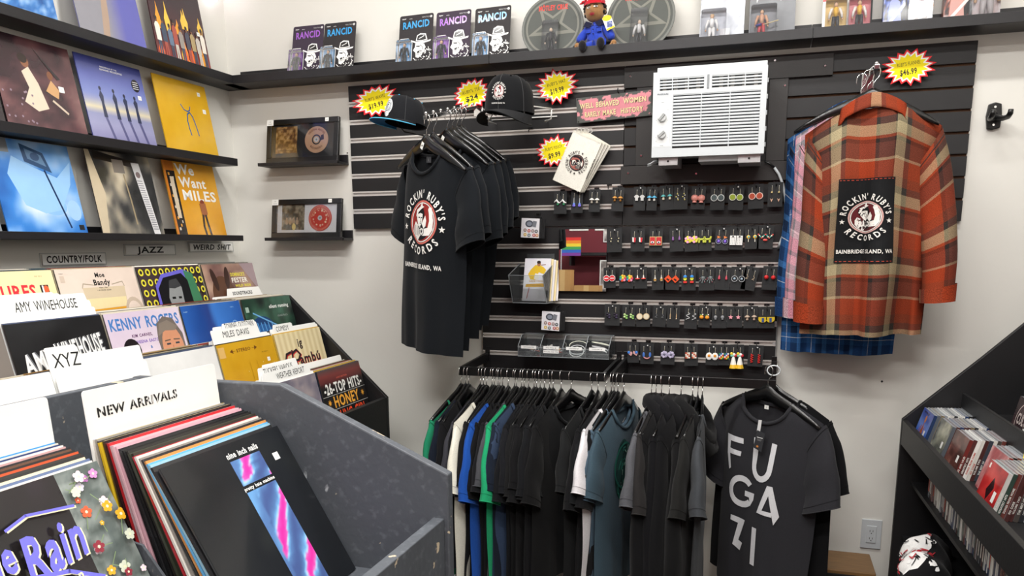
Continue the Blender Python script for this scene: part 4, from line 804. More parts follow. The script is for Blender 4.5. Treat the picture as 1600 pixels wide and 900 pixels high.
for k in range(4):
    for j in range(7):
        x = rt.uniform(-.03, .03); y = rt.uniform(-.025, .045); z = .004+.006*(j % 4)
        if k in (0, 1):
            def b(q, j=j, x=x, y=y, z=z, k=k):
                c = ['#1c1c20', '#8a8d92', '#2d2b30', '#d8d4cf', '#b8503a', '#1a1a1c', '#c7a27a'][j]
                MB().box(-.016, .016, -.009, .009, 0, .004, c).build('fob' if k == 0 else 'badge', 'paint', q, (x, y, z+.005), (rt.uniform(-.5, .5), rt.uniform(-.5, .5), rt.uniform(0, 3)), bevel=.001)
                MB().tube([(x+.012*math.cos(a), y+.012*math.sin(a), z+.012+.004*math.sin(2*a)) for a in [i*PI/5 for i in range(10)]], .0009, 4, '#c9c9c9', closed=True).build('split_ring', 'paint', q)
            tray_item(k, 'keychain' if k == 0 else 'enamel_pin', 'keychain' if k == 0 else 'pin', '%s %s lying in the %s compartment of the clear tray' % (['black', 'steel grey', 'dark grey', 'pale', 'rust red', 'matte black', 'tan'][j], 'keychain' if k == 0 else 'pin badge', 'leftmost' if k == 0 else 'second'), b)
        elif j < 4:
            def b(q, j=j, k=k):
                pts = [(.030*math.cos(a)*(1+.1*j), .02+.012*math.sin(a), .016+j*.007+.018*math.sin(a*(1 if k == 2 else .5))) for a in [i*2*PI/16 for i in range(16)]]
                MB().tube([(p[0], p[1]-.03+j*.012, p[2]) for p in pts], .0016, 5, ['#f2f2f0', '#dfe0e2', '#2a2a2c', '#e9ead8'][j], closed=(k == 2)).build('cord', 'paint', q, smooth=True)
            tray_item(k, 'coiled_cable', 'cable', '%s thin cable coiled in the %s compartment of the clear tray' % (['white', 'silver', 'black', 'ivory'][j], 'third' if k == 2 else 'rightmost'), b)

# ============================================================ caps
def cap(label, loc, rz, c, brim_top, under, buttons_c, flat, em):
    """crown of six panels on a band, brim towards local -y"""
    t = thing('baseball_cap', label, 'cap', loc, rz)
    a, b, h = .082, .098, .115
    def crown(u, v):
        th = 2*PI*u; ph = v*PI/2; front = max(0, -math.sin(th)); k = math.cos(ph)**(.62 if flat else .55)
        z = h*math.sin(ph)**.9*(1+.16*front*math.sin(ph*2)*.6); pu = 1-.012*abs(math.sin(3*th))*math.cos(ph)
        return (a*k*math.cos(th)*pu, b*k*math.sin(th)*pu-.010*front*math.sin(ph), z)
    m = MB(); m.grid(crown, 48, 14, c); m.build('crown', 'cloth', t, smooth=True)
    m = MB()
    for k in range(6): m.tube([Vector(crown((k+.5)/6 if 0 else k/6+1/12, v/10))*1.006+Vector((0, 0, .0003)) for v in range(0, 10)], .0009, 4, mix(c, '#ffffff', .06))
    m.build('seam', 'cloth', t)
    def brim(u, v, dz):
        th = PI+PI*u; x0, y0 = a*math.cos(th)*.99, b*math.sin(th)*.99; L = .075*(math.sin(PI*u)**.55)
        x = x0*(1+.10*v*math.sin(PI*u)); y = y0-L*v; return (x, y, dz-(0.0 if flat else .028)*v*0-(.0 if flat else .030)*(abs(x/a))**2*(.4+.6*v)-.012*v)
    m = MB(); m.grid(lambda u, v: brim(u, v, .0035), 24, 8, brim_top); m.build('brim', 'cloth', t, smooth=True)
    m = MB(); m.grid(lambda u, v: brim(u, v, .000), 24, 8, under); m.build('brim_underside', 'cloth', t, smooth=True)
    MB().tube([Vector(brim(k/24, 1, .0018)) for k in range(25)], .0022, 6, buttons_c if flat else c).build('brim_edge', 'cloth', t, smooth=True)
    m = MB(); m.ell(0, 0, h+.001, .008, .008, .004, 12, 6, buttons_c if flat else c); m.build('top_button', 'cloth', t, smooth=True)
    for k in range(6):
        q = crown(k/6, .68); MB().ell(q[0]*1.01, q[1]*1.01, q[2]*1.01+.0006, .0035, .0035, .0022, 8, 5, buttons_c if flat else '#1c1c1e').build('eyelet', 'cloth', t, smooth=True)
    MB().tube([(a*.93*math.cos(q), b*.93*math.sin(q), .004) for q in [PI*(.25+.5*k/12) for k in range(13)]], .006, 6, c).build('back_strap', 'cloth', t, smooth=True)
    # emblem stitched on the front
    A = Art(0, 0); A.w = 0
    if em == 'patch': A.ell(0, 0, .034, .034, '#e6ebee', 26).ell(-.038, .0, .018, .032, '#cfd9de', 14).ell(0, -.033, .016, .010, '#e6ebee', 12).ring(0, 0, .0165, .0195, '#20242a', 20).ell(0, .0, .010, .013, '#20242a', 12).ell(.002, -.002, .006, .009, '#e6ebee', 12).arc("ROCKIN' RUBY'S RECORDS", 0, 0, .0225, PI/2, .006, '#394048', 'b')
    else: emblem(A, 0, .002, .031, '#e9e6e2', '#17181a', '#8d2f33', '#cda39e')
    def onto(x, z, d):
        zz = z+.058; ph = math.asin(min(max(zz/(h*1.12), 0), 1)**(1/.9)); th = -PI/2+x/(b*.92); q = Vector(crown((th % (2*PI))/(2*PI), ph/(PI/2))); n = Vector((math.cos(th), math.sin(th), .35)).normalized(); return tuple(q+n*(.0016+d*2))
    A.build('emblem', 'ink', t, fn=onto, clip=False)
    return t
cap('black flat-brim cap with sky blue brim edge and white emblem', (1.047, -.34, 2.022), (R(-8), R(0), R(-34)), '#1b1c1f', '#1b1c1f', '#1b5a8c', '#5cc0ea', True, 'patch').scale = (.88,)*3
cap('black trucker cap with the round emblem resting on a white wire rack', (1.430, -.215, 2.064), (R(2), R(3), R(-5)), '#18191b', '#1b1c1e', '#141516', '#141516', False, 'round').scale = (1.14,)*3
t = thing('cap_hook', 'black cap hook reaching out under the blue-brimmed cap', 'hook', (1.1, 0, 1.98))
MB().tube([(0.02, -.022, -.0), (-.03, -.12, .02), (-.10, -.26, .03), (-.11, -.30, .06), (-.09, -.31, .09)], .0028, 6).build('wire', 'bmetal', t, smooth=True)
MB().box(-.0, .045, -.0245, -.0212, -.014, .014).build('hook_plate', 'bmetal', t)
t = thing('cap_rack', 'white wire rack holding the black trucker cap', 'rack', (1.43, 0, 2.045))
wr = .0028
def wt(pts, nm='wire'): MB().tube(pts, wr, 6).build(nm, 'steelw', t, smooth=True)
wt([(-.12, -.025, .045), (-.12, -.16, .045), (-.118, -.20, .044)]); wt([(-.118, -.20, .044), (-.118, -.205, .006), (-.085, -.215, .002), (.055, -.245, -.004), (.068, -.248, .0), (.066, -.245, .072)])
wt([(.135, -.11, .085), (.066, -.24, .072), (.036, -.262, .066), (.024, -.268, .050), (.036, -.262, .034), (.066, -.245, .040), (.14, -.11, .044)])
wt([(.14, -.11, .044), (.138, -.11, .006), (.105, -.08, .004), (.10, -.025, .010)]); wt([(-.12, -.025, .010), (-.13, -.10, .012), (-.075, -.20, .022)]); wt([(.135, -.11, .085), (.12, -.025, .085)]); wt([(-.14, -.024, .028), (.14, -.024, .028)])
# ============================================================ carded figures on the back ledge
ZL = 2.2805
def mini(m, x, z, s, coat, legs, skin='#d9b08c', hair='#2a2320', shirt='#ececec', arms=None, y=0):
    """small poseable figure, s = height"""
    k = s/.095; A = arms or coat
    def P(a, b): return (x+a*k, y, z+b*k)
    m.ell(x, y, z+.087*k, .0065*k, .006*k, .008*k, 8, 6, skin); m.ell(x, y+.002*k, z+.091*k, .0072*k, .006*k, .006*k, 8, 5, hair)
    m.tube([P(0, .046), P(0, .058), P(0, .074), P(0, .080)], [.010*k, .012*k, .014*k, .004*k], 8, coat, flat=.6)
    m.box(x-.003*k, x+.003*k, y-.0095*k, y-.007*k, z+.052*k, z+.077*k, shirt)
    for q in (-1, 1):
        m.tube([P(q*.012, .075), P(q*.018, .058), P(q*.020, .043)], [.0048*k, .0044*k, .0036*k], 6, A); m.ell(x+q*.0205*k, y, z+.039*k, .0032*k, .003*k, .004*k, 6, 4, skin)
        m.tube([P(q*.005, .047), P(q*.007, .025), P(q*.008, .004)], [.0068*k, .0055*k, .0045*k], 7, legs); m.box(x+q*.008*k-.0045*k, x+q*.008*k+.0045*k, y-.010*k, y+.004*k, z, z+.005*k, '#1c1a1a')
def blister(t, x0, x1, z0, z1, d=.028, y0=-.001):
    m = MB(); n = 5; r = .008; out = []
    for cx, cz, a0 in ((x1-r, z0+.001, -PI/2), (x1-r, z1-r, 0), (x0+r, z1-r, PI/2), (x0+r, z0+.001, PI)):
        rr = r if cz > z0+.002 else .001
        for k in range(n+1): a = a0+PI/2*k/n; out.append((cx+r*math.cos(a), cz+rr*math.sin(a)))
    m.prism(out, y0-d, y0-d+.0004); N_ = len(out)
    for i in range(N_):
        a, b = out[i], out[(i+1) % N_]; m.add([(a[0], y0, a[1]), (b[0], y0, b[1]), (b[0], y0-d, b[1]), (a[0], y0-d, a[1])], [(0, 1, 2, 3)])
    return m.build('blister', 'blister', t, fix=False)
def rancid(px0, px1, pyb, lean, purple, label, tilt=0):
    p0 = W(px0, pyb, y=-.085); p1 = W(px1, pyb-2, y=-.085); w = .152; h = .228; x = (p0.x+p1.x)/2; col = '#a05cc8' if purple else '#3aa0e0'
    t = thing('carded_figure', label, 'toy', (x, -.098, ZL), (R(-lean), R(tilt), 0))
    out = [(-w/2, 0), (w/2, 0)]+[(w/2-.008+.008*math.cos(a), h-.008+.008*math.sin(a)) for a in (0, .5, 1.07, PI/2)]+[(-w/2+.008+.008*math.cos(a), h-.008+.008*math.sin(a)) for a in (PI/2, 2.07, 2.6, PI)]
    MB().prism(out, -.0006, .0006, '#262124' if not purple else '#30242e', c0='#262124' if not purple else '#35283a').build('backing_card', 'matte', t)
    a = Art(w, h)
    a.text('RANCID', w*.49, h*.755, .030, '#101012', 'b', width=w*.83, rot=.03, jit=.05).text('RANCID', w*.5, h*.76, .028, col, 'b', width=w*.80, rot=.03, jit=.05)
    a.text('super', w*.13, h*.93, .005, '#eee', 'b', shear=.2).text('series', w*.33, h*.925, .004, '#eee').text('REACTION', w*.78, h*.93, .005, '#bbb').ell(w*.93, h*.94, .005, .005, '#ccc')
    # bony face in a brimmed hat, ink drawing
    cx, cy = w*.66, h*.36
    I = lambda pts: [(cx+w*p, cy+h*q) for p, q in pts]
    a.poly(I(((-.30, .175), (-.16, .14), (.10, .135), (.30, .155), (.28, .125), (.05, .095), (-.14, .105), (-.30, .15))), '#f2f2f0').poly(I(((-.15, .15), (-.12, .25), (-.02, .285), (.14, .27), (.19, .155), (.04, .14))), '#f2f2f0').poly(I(((-.12, .16), (-.10, .24), (0, .262), (.12, .25), (.155, .165), (.03, .155))), '#1e1c1e')
    a.line(I(((-.06, .19), (.02, .21), (.09, .235))), .003, '#f2f2f0').poly(I(((-.16, .10), (.10, .09), (.15, .02), (.06, -.10), (-.05, -.17), (-.13, -.15), (-.14, -.07), (-.22, -.02), (-.17, .03))), '#f2f2f0')
    a.poly(I(((-.14, .06), (-.02, .055), (-.03, .03), (-.12, .04))), '#1e1c1e').poly(I(((-.10, -.05), (.02, -.02), (.04, -.05), (-.08, -.085))), '#1e1c1e').line(I(((-.02, .07), (.06, .03), (.08, -.05))), .0022, '#1e1c1e').line(I(((-.12, -.10), (-.02, -.10), (.03, -.07))), .0018, '#1e1c1e')
    rr = random.Random(3)
    for k in range(130):
        u, v = rr.uniform(-.30, .32), rr.uniform(-.36, -.02); 
        if u > -.02 or v < -.2: a.line([(cx+w*u, cy+h*v), (cx+w*(u+rr.uniform(-.07, .07)), cy+h*(v+rr.uniform(-.045, .045)))], .0026, '#f0f0ee')
    a.rect(w*.06, h*.515, w*.31, h*.56, '#efefed').text('FIGURE', w*.17, h*.525, .005, '#222', 'b')
    a.field(w*.04, h*.02, w*.42, h*.49, 12, 4, lambda u, v: mix(col, '#e8ecf2' if not purple else '#5a3a78', .5*abs(math.sin(u*14)))); a.line([(w*.04, .004), (w*.04, h*.48), (w*.08, h*.49), (w*.39, h*.49), (w*.42, h*.47), (w*.42, .004)], .003, '#f4f4f2')
    a.build('print', 'gloss', t, (0, -.0006, 0))
    m = MB(); mini(m, -w*.28, .008, .095, '#1d1d20', '#26272c', shirt='#efefec', y=-.014); m.build('figure', 'paint', t, smooth=True)
    blister(t, -w*.48, -w*.08, .002, h*.5)
    return t
rancid(452, 506, 106, 13, True, 'purple lettered carded figure with skull in hat, farthest left on the ledge', tilt=0)
rancid(501, 556, 103, 13, False, 'blue lettered carded figure with skull in hat, second on the ledge', tilt=0)
rancid(622, 676, 96, 13, False, 'blue lettered carded figure, left one of the middle three', tilt=-1)
rancid(679, 735, 91, 13, True, 'purple lettered carded figure in the middle of three', tilt=-1)
rancid(740, 797, 86, 13, False, 'blue lettered carded figure, right one of the middle three', tilt=-1)
def round_card(px, py, r, label, white):
    t = thing('round_carded_figure', label, 'toy', (W(px, py, y=-.07).x, -.096, ZL), (R(-12), 0, 0))
    MB().tube([(0, -.0006, r), (0, .0006, r)], r, 44, '#4f524e').build('backing_card', 'matte', t)
    a = Art(2*r, 2*r); a.w = 0; a.ring(r, r, r*.93, r*.99, '#6f716d', 44).ring(r, r, r*.80, r*.86, '#77776f', 44)
    a.star(r, r, r*.82, '#797970', a=-PI/2).star(r, r*1.02, r*.56, '#555852', a=-PI/2, q=.4)
    a.text('M\u00d6TLEY CR\u00dcE'.replace('\u00dc', 'U'), r, r*1.52, .019, '#d9423a', 'b', width=r*.95, rot=.0)
    a.build('print', 'matte', t, (0 if 0 else -r, -.0006, 0), fn=lambda x, z, d: (x, -d, z))
    m = MB(); mini(m, 0, .012, .10, '#232325' if not white else '#d8d8d6', '#1d1d1f' if not white else '#2b2b2d', shirt='#8c8a88', skin='#d8c0a8', y=-.016); m.build('figure', 'paint', t, smooth=True)
    blister(t, -.032, .032, .003, .150 if white else .135, d=.034)
round_card(863, 80, .125, 'round grey star card with a figure, left of the plush doll', False)
round_card(1000, 66, .130, 'round grey star card with a figure, right of the plush doll', True)
def big_card(px0, px1, yb, label, bgf, art2, figs, w=.158, h=.235, lean=11, bl=True):
    x = (W(px0, yb, y=-.08).x+W(px1, yb, y=-.08).x)/2
    t = thing('carded_figure', label, 'toy', (x, -.096, ZL), (R(-lean), 0, 0))
    MB().box(-w/2, w/2, -.0006, .0006, 0, h, '#6a6c70').build('backing_card', 'matte', t)
    a = Art(w, h); a.field(0, 0, w, h, 20, 26, bgf); art2(a, w, h); a.build('print', 'gloss', t, (0, -.0006, 0)); m = MB(); figs(m); m.build('figure', 'paint', t, smooth=True)
    if bl: blister(t, -w*.46, w*.10, .003, h*.52, d=.030)
    return t
def tap(a, w, h):
    a.text('SPINAL TAP', w*.5, h*.62+.028, .03, '#2c2d30', 'b', width=w*.86, rot=.03).text('SPINAL TAP', w*.5+.001, h*.62+.030, .028, '#f2f3f4', 'b', width=w*.86, rot=.03)
    for x in (.14, .66, .86): a.poly([(w*x, h*.75), (w*(x+.10), h*.76), (w*(x+.01), h*.60)], '#f0f1f3')
big_card(1096, 1159, 56, 'silver carded figure dressed in white, left of the dark one', lambda u, v: mix('#9aa0ac', '#e4e7ee', fbm(u*9, v*12, 5)), tap,
         lambda m: (mini(m, -.035, .008, .10, '#f2f2f0', '#f0f0ee', hair='#c9a85c', shirt='#e4e4e2', y=-.015), m.box(-.005, .03, -.02, -.014, .01, .05, '#e2e2e4')))
big_card(1172, 1239, 49, 'dark grey carded figure with red trousers and a blue guitar', lambda u, v: mix('#56585d', '#7b7e84', fbm(u*3, v*3, 6)), tap,
         lambda m: (mini(m, -.035, .008, .10, '#d9a888', '#c9404a', hair='#1c1a1a', shirt='#2b3a8c', arms='#d9a888', y=-.015), m.tube([(-.055, -.02, .048), (-.035, -.022, .052)], .009, 8, '#2b3f9c', flat=.4), m.tube([(-.03, -.02, .052), (.022, -.02, .064)], .0022, 6, '#e0cfa0')))
# pair of carded figures in yellow vests
for px0, px1, bgc, nm in ((1287, 1321, '#d9b45c', 'white edged carded figure in a yellow vest, left of a pair'), (1323, 1358, '#c85a62', 'dark edged carded figure in a yellow vest, right of a pair')):
    x = (W(px0, 43, y=-.08).x+W(px1, 43, y=-.08).x)/2; t = thing('carded_figure', nm, 'toy', (x, -.096, ZL), (R(-11), 0, 0)); w = .086; h = .20
    MB().box(-w/2, w/2, -.0006, .0006, 0, h, '#f0efec' if bgc == '#d9b45c' else '#1f2426').build('backing_card', 'matte', t)
    a = Art(w, h); a.rect(0, h*.62, w, h*.80, '#c4262e').rect(0, h*.80, w, h*.86, '#7aa23a').text('BILT-' if bgc == '#d9b45c' else 'BU', w/2, h*.66, .013, '#fff', 'b', width=w*.8).rect(w*.10, .004, w*.90, h*.60, bgc)
    a.build('print', 'gloss', t, (0, -.0006, 0)); m = MB(); mini(m, 0, .01, .10, '#e8b52e', '#2c2c30', hair='#3a2a20', shirt='#1c1c1e', arms='#ece9e4', y=-.015); m.build('figure', 'paint', t, smooth=True); blister(t, -w*.40, w*.40, .003, h*.60, d=.03)
# two wide window boxes with guitar players
for px0, px1, yb, cA, cB, nm in ((1380, 1456, 34, '#1e4fb8', '#b9bfd2', 'blue window box with a guitar player beside a clear window'), (1475, 1561, 27, '#b5563c', '#b98a78', 'red brown window box with figures, rightmost on the ledge')):
    p0, p1 = W(px0, yb, y=-.09), W(px1, yb, y=-.09); w = p1.x-p0.x; h = .22
    t = thing('figure_box', nm, 'toy box', ((p0.x+p1.x)/2, -.078, ZL), (R(-4), 0, 0))
    MB().box(-w/2, w/2, 0, .038, 0, h, mix(cA, '#101014', .5)).build('box', 'gloss', t)
    a = Art(w, h); a.field(0, 0, w*.52, h, 18, 24, lambda u, v, cA=cA: ramp(fbm(u*6, v*9, 21), [(0, '#0c0c12'), (.45, '#15131a'), (.55, cA), (.75, mix(cA, '#ffffff', .55)), (1, '#f2ece6')])).field(w*.50, 0, w, h, 10, 16, lambda u, v, cB=cB: mix(cB, '#eceff6', fbm(u*5, v*8, 22)))
    a.ell(w*.2, h*.62, .015, .018, mix(cA, '#ffffff', .5)).poly([(w*.08, 0), (w*.12, h*.45), (w*.20, h*.55), (w*.34, h*.45), (w*.40, 0)], mix(cA, '#ffffff', .25)).line([(w*.08, h*.10), (w*.44, h*.42)], .010, mix(cA, '#ffffff', .7)).poly([(w*.47, 0), (w*.54, 0), (w*.48, h*.5), (w*.44, h*.5)], '#26262a')
    a.build('print', 'gloss', t, (0, -.0001, 0)); m = MB(); mini(m, w*.26, .01, .16, '#b9b4b4' if cA[1] == '1' else '#8c6458', '#c9c4c4', shirt='#e6e2e0', y=-.012); m.build('figure', 'paint', t, smooth=True)
    blister(t, 0, w*.49, .002, h*.97, d=.026)

# ------------------------------------------------------------ plush doll sitting on the ledge
def skinned(name, verts, edges, radii, m, parent, root=0, sub=2, col=None):
    me = bpy.data.meshes.new(name); me.from_pydata(verts, edges, []); o = bpy.data.objects.new(name, me); COL.objects.link(o)
    md = o.modifiers.new('skin', 'SKIN'); md.use_smooth_shade = True
    for i, r in enumerate(radii):
        v = me.skin_vertices[0].data[i]; v.radius = (r, r) if not isinstance(r, tuple) else r; v.use_root = (i == root)
    s = o.modifiers.new('sub', 'SUBSURF'); s.levels = s.render_levels = sub
    dg = bpy.context.evaluated_depsgraph_get(); dg.update(); me2 = bpy.data.meshes.new_from_object(o.evaluated_get(dg)); o.modifiers.clear(); o.data = me2; bpy.data.meshes.remove(me)
    if col:
        at = me2.color_attributes.new('Col', 'FLOAT_COLOR', 'CORNER'); c = S(col); at.data.foreach_set('color', list(c)*len(at.data))
    me2.materials.clear(); me2.materials.append(M[m]); me2.polygons.foreach_set('use_smooth', [True]*len(me2.polygons)); o.parent = parent; return o
t = thing('plush_doll', 'plush doll in blue work shirt and red dotted bandana sitting on the ledge', 'doll', (1.744, -.085, 2.283), (0, R(-3), R(-6))); t.scale = (.90, .85, .79)
V = [(0, 0, .045), (0, -.002, .08), (0, -.002, .118), (0, -.002, .138), (-.034, -.004, .118), (-.062, -.014, .085), (-.078, -.022, .060), (.034, -.004, .118), (.062, -.012, .082), (.076, -.018, .050), (-.022, -.02, .034), (-.040, -.06, .030), (.022, -.02, .034), (.036, -.062, .032), (0, -.002, .15)]
E_ = [(0, 1), (1, 2), (2, 3), (2, 4), (4, 5), (5, 6), (2, 7), (7, 8), (8, 9), (0, 10), (10, 11), (0, 12), (12, 13), (3, 14)]
skinned('body', V, E_, [.040, .042, .036, .018, .022, .021, .019, .022, .021, .019, .024, .021, .024, .021, .016], 'plush', t, col='#2c45b0')
fill = '#9a7148'
m = MB(); 
def headfn(u, v):
    th = 2*PI*u; ph = PI*(v-.5); k = math.cos(ph); x = .041*k*math.cos(th); y = .038*k*math.sin(th); z = .052*math.sin(ph)
    f = max(0, -math.sin(th))
    if z < 0: x *= 1+.10*(-z/.05); 
    return (x-.002, y-.006-.012*f*math.exp(-((z+.002)/.012)**2-((x)/.011)**2)-.006*f*math.exp(-((z+.019)/.008)**2-((x)/.018)**2), z+.198)
m.grid(headfn, 32, 20, fill); m.build('head', 'plush', t, smooth=True)
for s in (-1, 1): m = MB(); m.ell(s*.0425-.002, -.002, .192, .007, .008, .013, 10, 6, fill); m.build('ear', 'plush', t, smooth=True)
A = Art(0, 0); A.w = 0
for s in (-1, 1):
    A.ell(s*.0155, .010, .0085, .0048, '#e8e4dc', 14).ell(s*.0155+.002, .010, .0042, .0044, '#2a1c14', 12).ell(s*.0155+.003, .0115, .0012, .0012, '#fff', 6)
    A.line([(s*.0155-.009, .0165+(.001 if s < 0 else .003)), (s*.0155, .0205), (s*.0155+.009, .0175)], .0026, '#20140f').line([(s*.0155-.009, .012), (s*.0155, .0155), (s*.0155+.009, .012)], .0012, '#5a3b28')
A.ell(-.001, -.0215, .0115, .0032, '#d8525a', 14).ell(-.001, -.0255, .0085, .0030, '#c8424c', 12).ell(-.004, -.0085, .0016, .0012, '#5f412a', 6).ell(.003, -.0085, .0016, .0012, '#5f412a', 6)
def facefn(x, z, d):
    ph = math.asin(max(-1, min(1, z/.052))); k = max(math.cos(ph), .2); th = -PI/2+math.asin(max(-1, min(1, x/(.041*k)))); q = Vector(headfn((th/(2*PI)) % 1, ph/PI+.5)); return tuple(q+Vector((x*.01, -.0012-d*4, 0)))
A.build('face', 'plush', t, fn=facefn, clip=False)
m = MB(); rr = random.Random(4)
for k in range(95):
    th = rr.uniform(-.9, PI+.5); ph = rr.uniform(-.5, 1.5); q = (.043*math.cos(ph)*math.cos(th)-.002, .042*math.cos(ph)*math.sin(th)-.004, .206+.052*math.sin(ph))
    if q[1] < -.012 and q[2] < .232: continue
    r = rr.uniform(.007, .0105); m.ell(q[0], q[1]+.002, q[2], r, r, r, 7, 5, '#1a1614')
m.build('curly_hair', 'plush', t, smooth=True)
m = MB(); m.grid(lambda u, v: (.0465*math.cos(2*PI*u)-.002, .044*math.sin(2*PI*u)-.006, .222+.016*v+.010*math.cos(2*PI*u)*0-.006*math.sin(2*PI*u)*(-1)+.012*(-math.sin(2*PI*u))*0.6), 32, 3, '#c81f30', closed=True)
m.ell(-.040, -.034, .240, .012, .006, .006, 10, 6, '#c81f30'); m.ell(-.030, -.040, .243, .006, .006, .007, 8, 6, '#b51a2a'); m.ell(-.052, -.030, .235, .010, .005, .004, 8, 5, '#c81f30')
for k in range(22): a = 2*PI*k/22; z = .2305+.0132*(-math.sin(a)) +(.004 if k % 2 else -.003); m.ell(.0472*math.cos(a)-.002, .0447*math.sin(a)-.006, z, .0018, .0018, .0018, 6, 4, '#f5efe9')
m.build('bandana', 'plush', t, smooth=True)
for s in (-1, 1):
    m = MB(); hx, hy, hz = s*.080, -.026 if s < 0 else -.022, .048 if s < 0 else .036
    m.ell(hx, hy, hz, .013, .011, .014, 10, 7, fill)
    for f in range(4): m.tube([(hx+s*.006+(f-1.5)*.0045*s*.4, hy-.004+(f-1.5)*.004, hz-.006), (hx+s*.010+(f-1.5)*.002, hy-.006+(f-1.5)*.005, hz-.018), (hx+s*.008, hy-.008+(f-1.5)*.005, hz-.025+abs(f-1.5)*.002)], [.0036, .0032, .0024], 6, fill)
    m.tube([(hx-s*.006, hy-.006, hz), (hx-s*.012, hy-.012, hz-.010), (hx-s*.012, hy-.014, hz-.016)], [.004, .0036, .0026], 6, fill)
    m.build('hand', 'plush', t, smooth=True)
    m = MB(); m.ell(s*.040, -.082, .028, .018, .014, .026, 12, 8, '#17151a'); m.build('shoe', 'plush', t, smooth=True)
m = MB()
for s in (-1, 1): m.prism([(s*.004, .136), (s*.034, .150), (s*.046, .128), (s*.022, .118)], -.036, -.033, '#1f2038')
m.build('collar', 'plush', t)
m = MB()
for z in (.125, .105, .085): m.cyl((-.001, -.040-.004*(z < .12), z), (-.001, -.0475, z), .0028, n=8, c='#181c3c')
m.build('buttons', 'plush', t)
for s in (-1, 1): m = MB(); m.box(s*.024-.010, s*.024+.010, -.0445, -.030, .092, .112, '#2a42ac'); m.box(s*.024-.010, s*.024+.010, -.0455, -.030, .109, .114, '#1c2870'); m.build('pocket', 'plush', t)
q = MB().prism([(0, 0), (.036, .012), (.020, .062), (-.016, .050)], -.0005, .0005, '#f2efe6').build('hang_tag', 'matte', t, (.058, -.040, .088))
a = Art(0, 0); a.w = 0; a.ell(.002, .058, .020, .013, '#f0cf2e', 18).poly([(.001, .001), (.035, .012), (.032, .020), (-.002, .009)], '#f0cf2e').field(.002, .016, .024, .042, 8, 8, lambda u, v: ramp(fbm(u*5, v*5, 8), [(0, '#1c2a5c'), (.5, '#5f6ea8'), (1, '#eceaf2')])); a.build('tag_print', 'matte', q, (0, -.0005, 0), fn=lambda x, z, d: (x, -d, z))

# ============================================================ records
SL = .315
def lp(bottom, rz, lean, spine, cover=None, label='', group=None, name='record_sleeve', th=.0035, top='#e8e4dc', m='gloss', side=None, tilt=0, w=SL, h=SL):
    """bottom = middle of the lower front edge; the front faces local -y and leans back"""
    t = thing(name, label, 'record', bottom, (-lean, tilt, rz), group)
    k = MB(); sc = side or spine
    k.add([(-w/2, 0, 0), (w/2, 0, 0), (w/2, th, 0), (-w/2, th, 0), (-w/2, 0, h), (w/2, 0, h), (w/2, th, h), (-w/2, th, h)], [(0, 3, 2, 1)], spine)
    b = len(k.v)-8
    for f, c in (((4, 5, 6, 7), top), ((0, 1, 5, 4), spine), ((1, 2, 6, 5), sc), ((2, 3, 7, 6), spine), ((3, 0, 4, 7), sc)): k.f.append(tuple(b+i for i in f)); k.c.append(S(c))
    k.build('sleeve', m, t)
    if cover: cover.build('cover_art', m, t)
    return t
def price(a, x, y, s=.018): a.rect(x-s/2, y-s/2*.9, x+s/2, y+s/2*.9, '#f3f2ee').text('15', x, y-.003, .006, '#8a8a8a'); return a
def crowd(a, n, x0, x1, y0, y1, cols, sd):
    r = random.Random(sd)
    for k in range(n):
        x = x0+(x1-x0)*(k+.5)/n+r.uniform(-.004, .004); h = (y1-y0)*r.uniform(.85, 1.05); w = (x1-x0)/n*.42; c = cols[k % len(cols)]; c2 = cols[(k*2+1) % len(cols)]
        a.poly([(x-w*.7, y0), (x-w*.6, y0+h*.48), (x+w*.6, y0+h*.48), (x+w*.8, y0), (x+w*.2, y0), (x, y0+h*.35), (x-w*.2, y0)], c2).poly([(x-w*.9, y0+h*.40), (x-w, y0+h*.78), (x-w*.4, y0+h*.86), (x+w*.4, y0+h*.86), (x+w, y0+h*.78), (x+w*.9, y0+h*.40)], c).ell(x, y0+h*.93, w*.45, h*.075, '#7a5138', 8).ell(x, y0+h*.965, w*.5, h*.055, '#1f1512', 8)
    return a
def fld(a, fn, n=26): return a.field(0, 0, a.w, a.h, n, n, fn)
A_ = lambda bg: Art(SL, SL, bg)
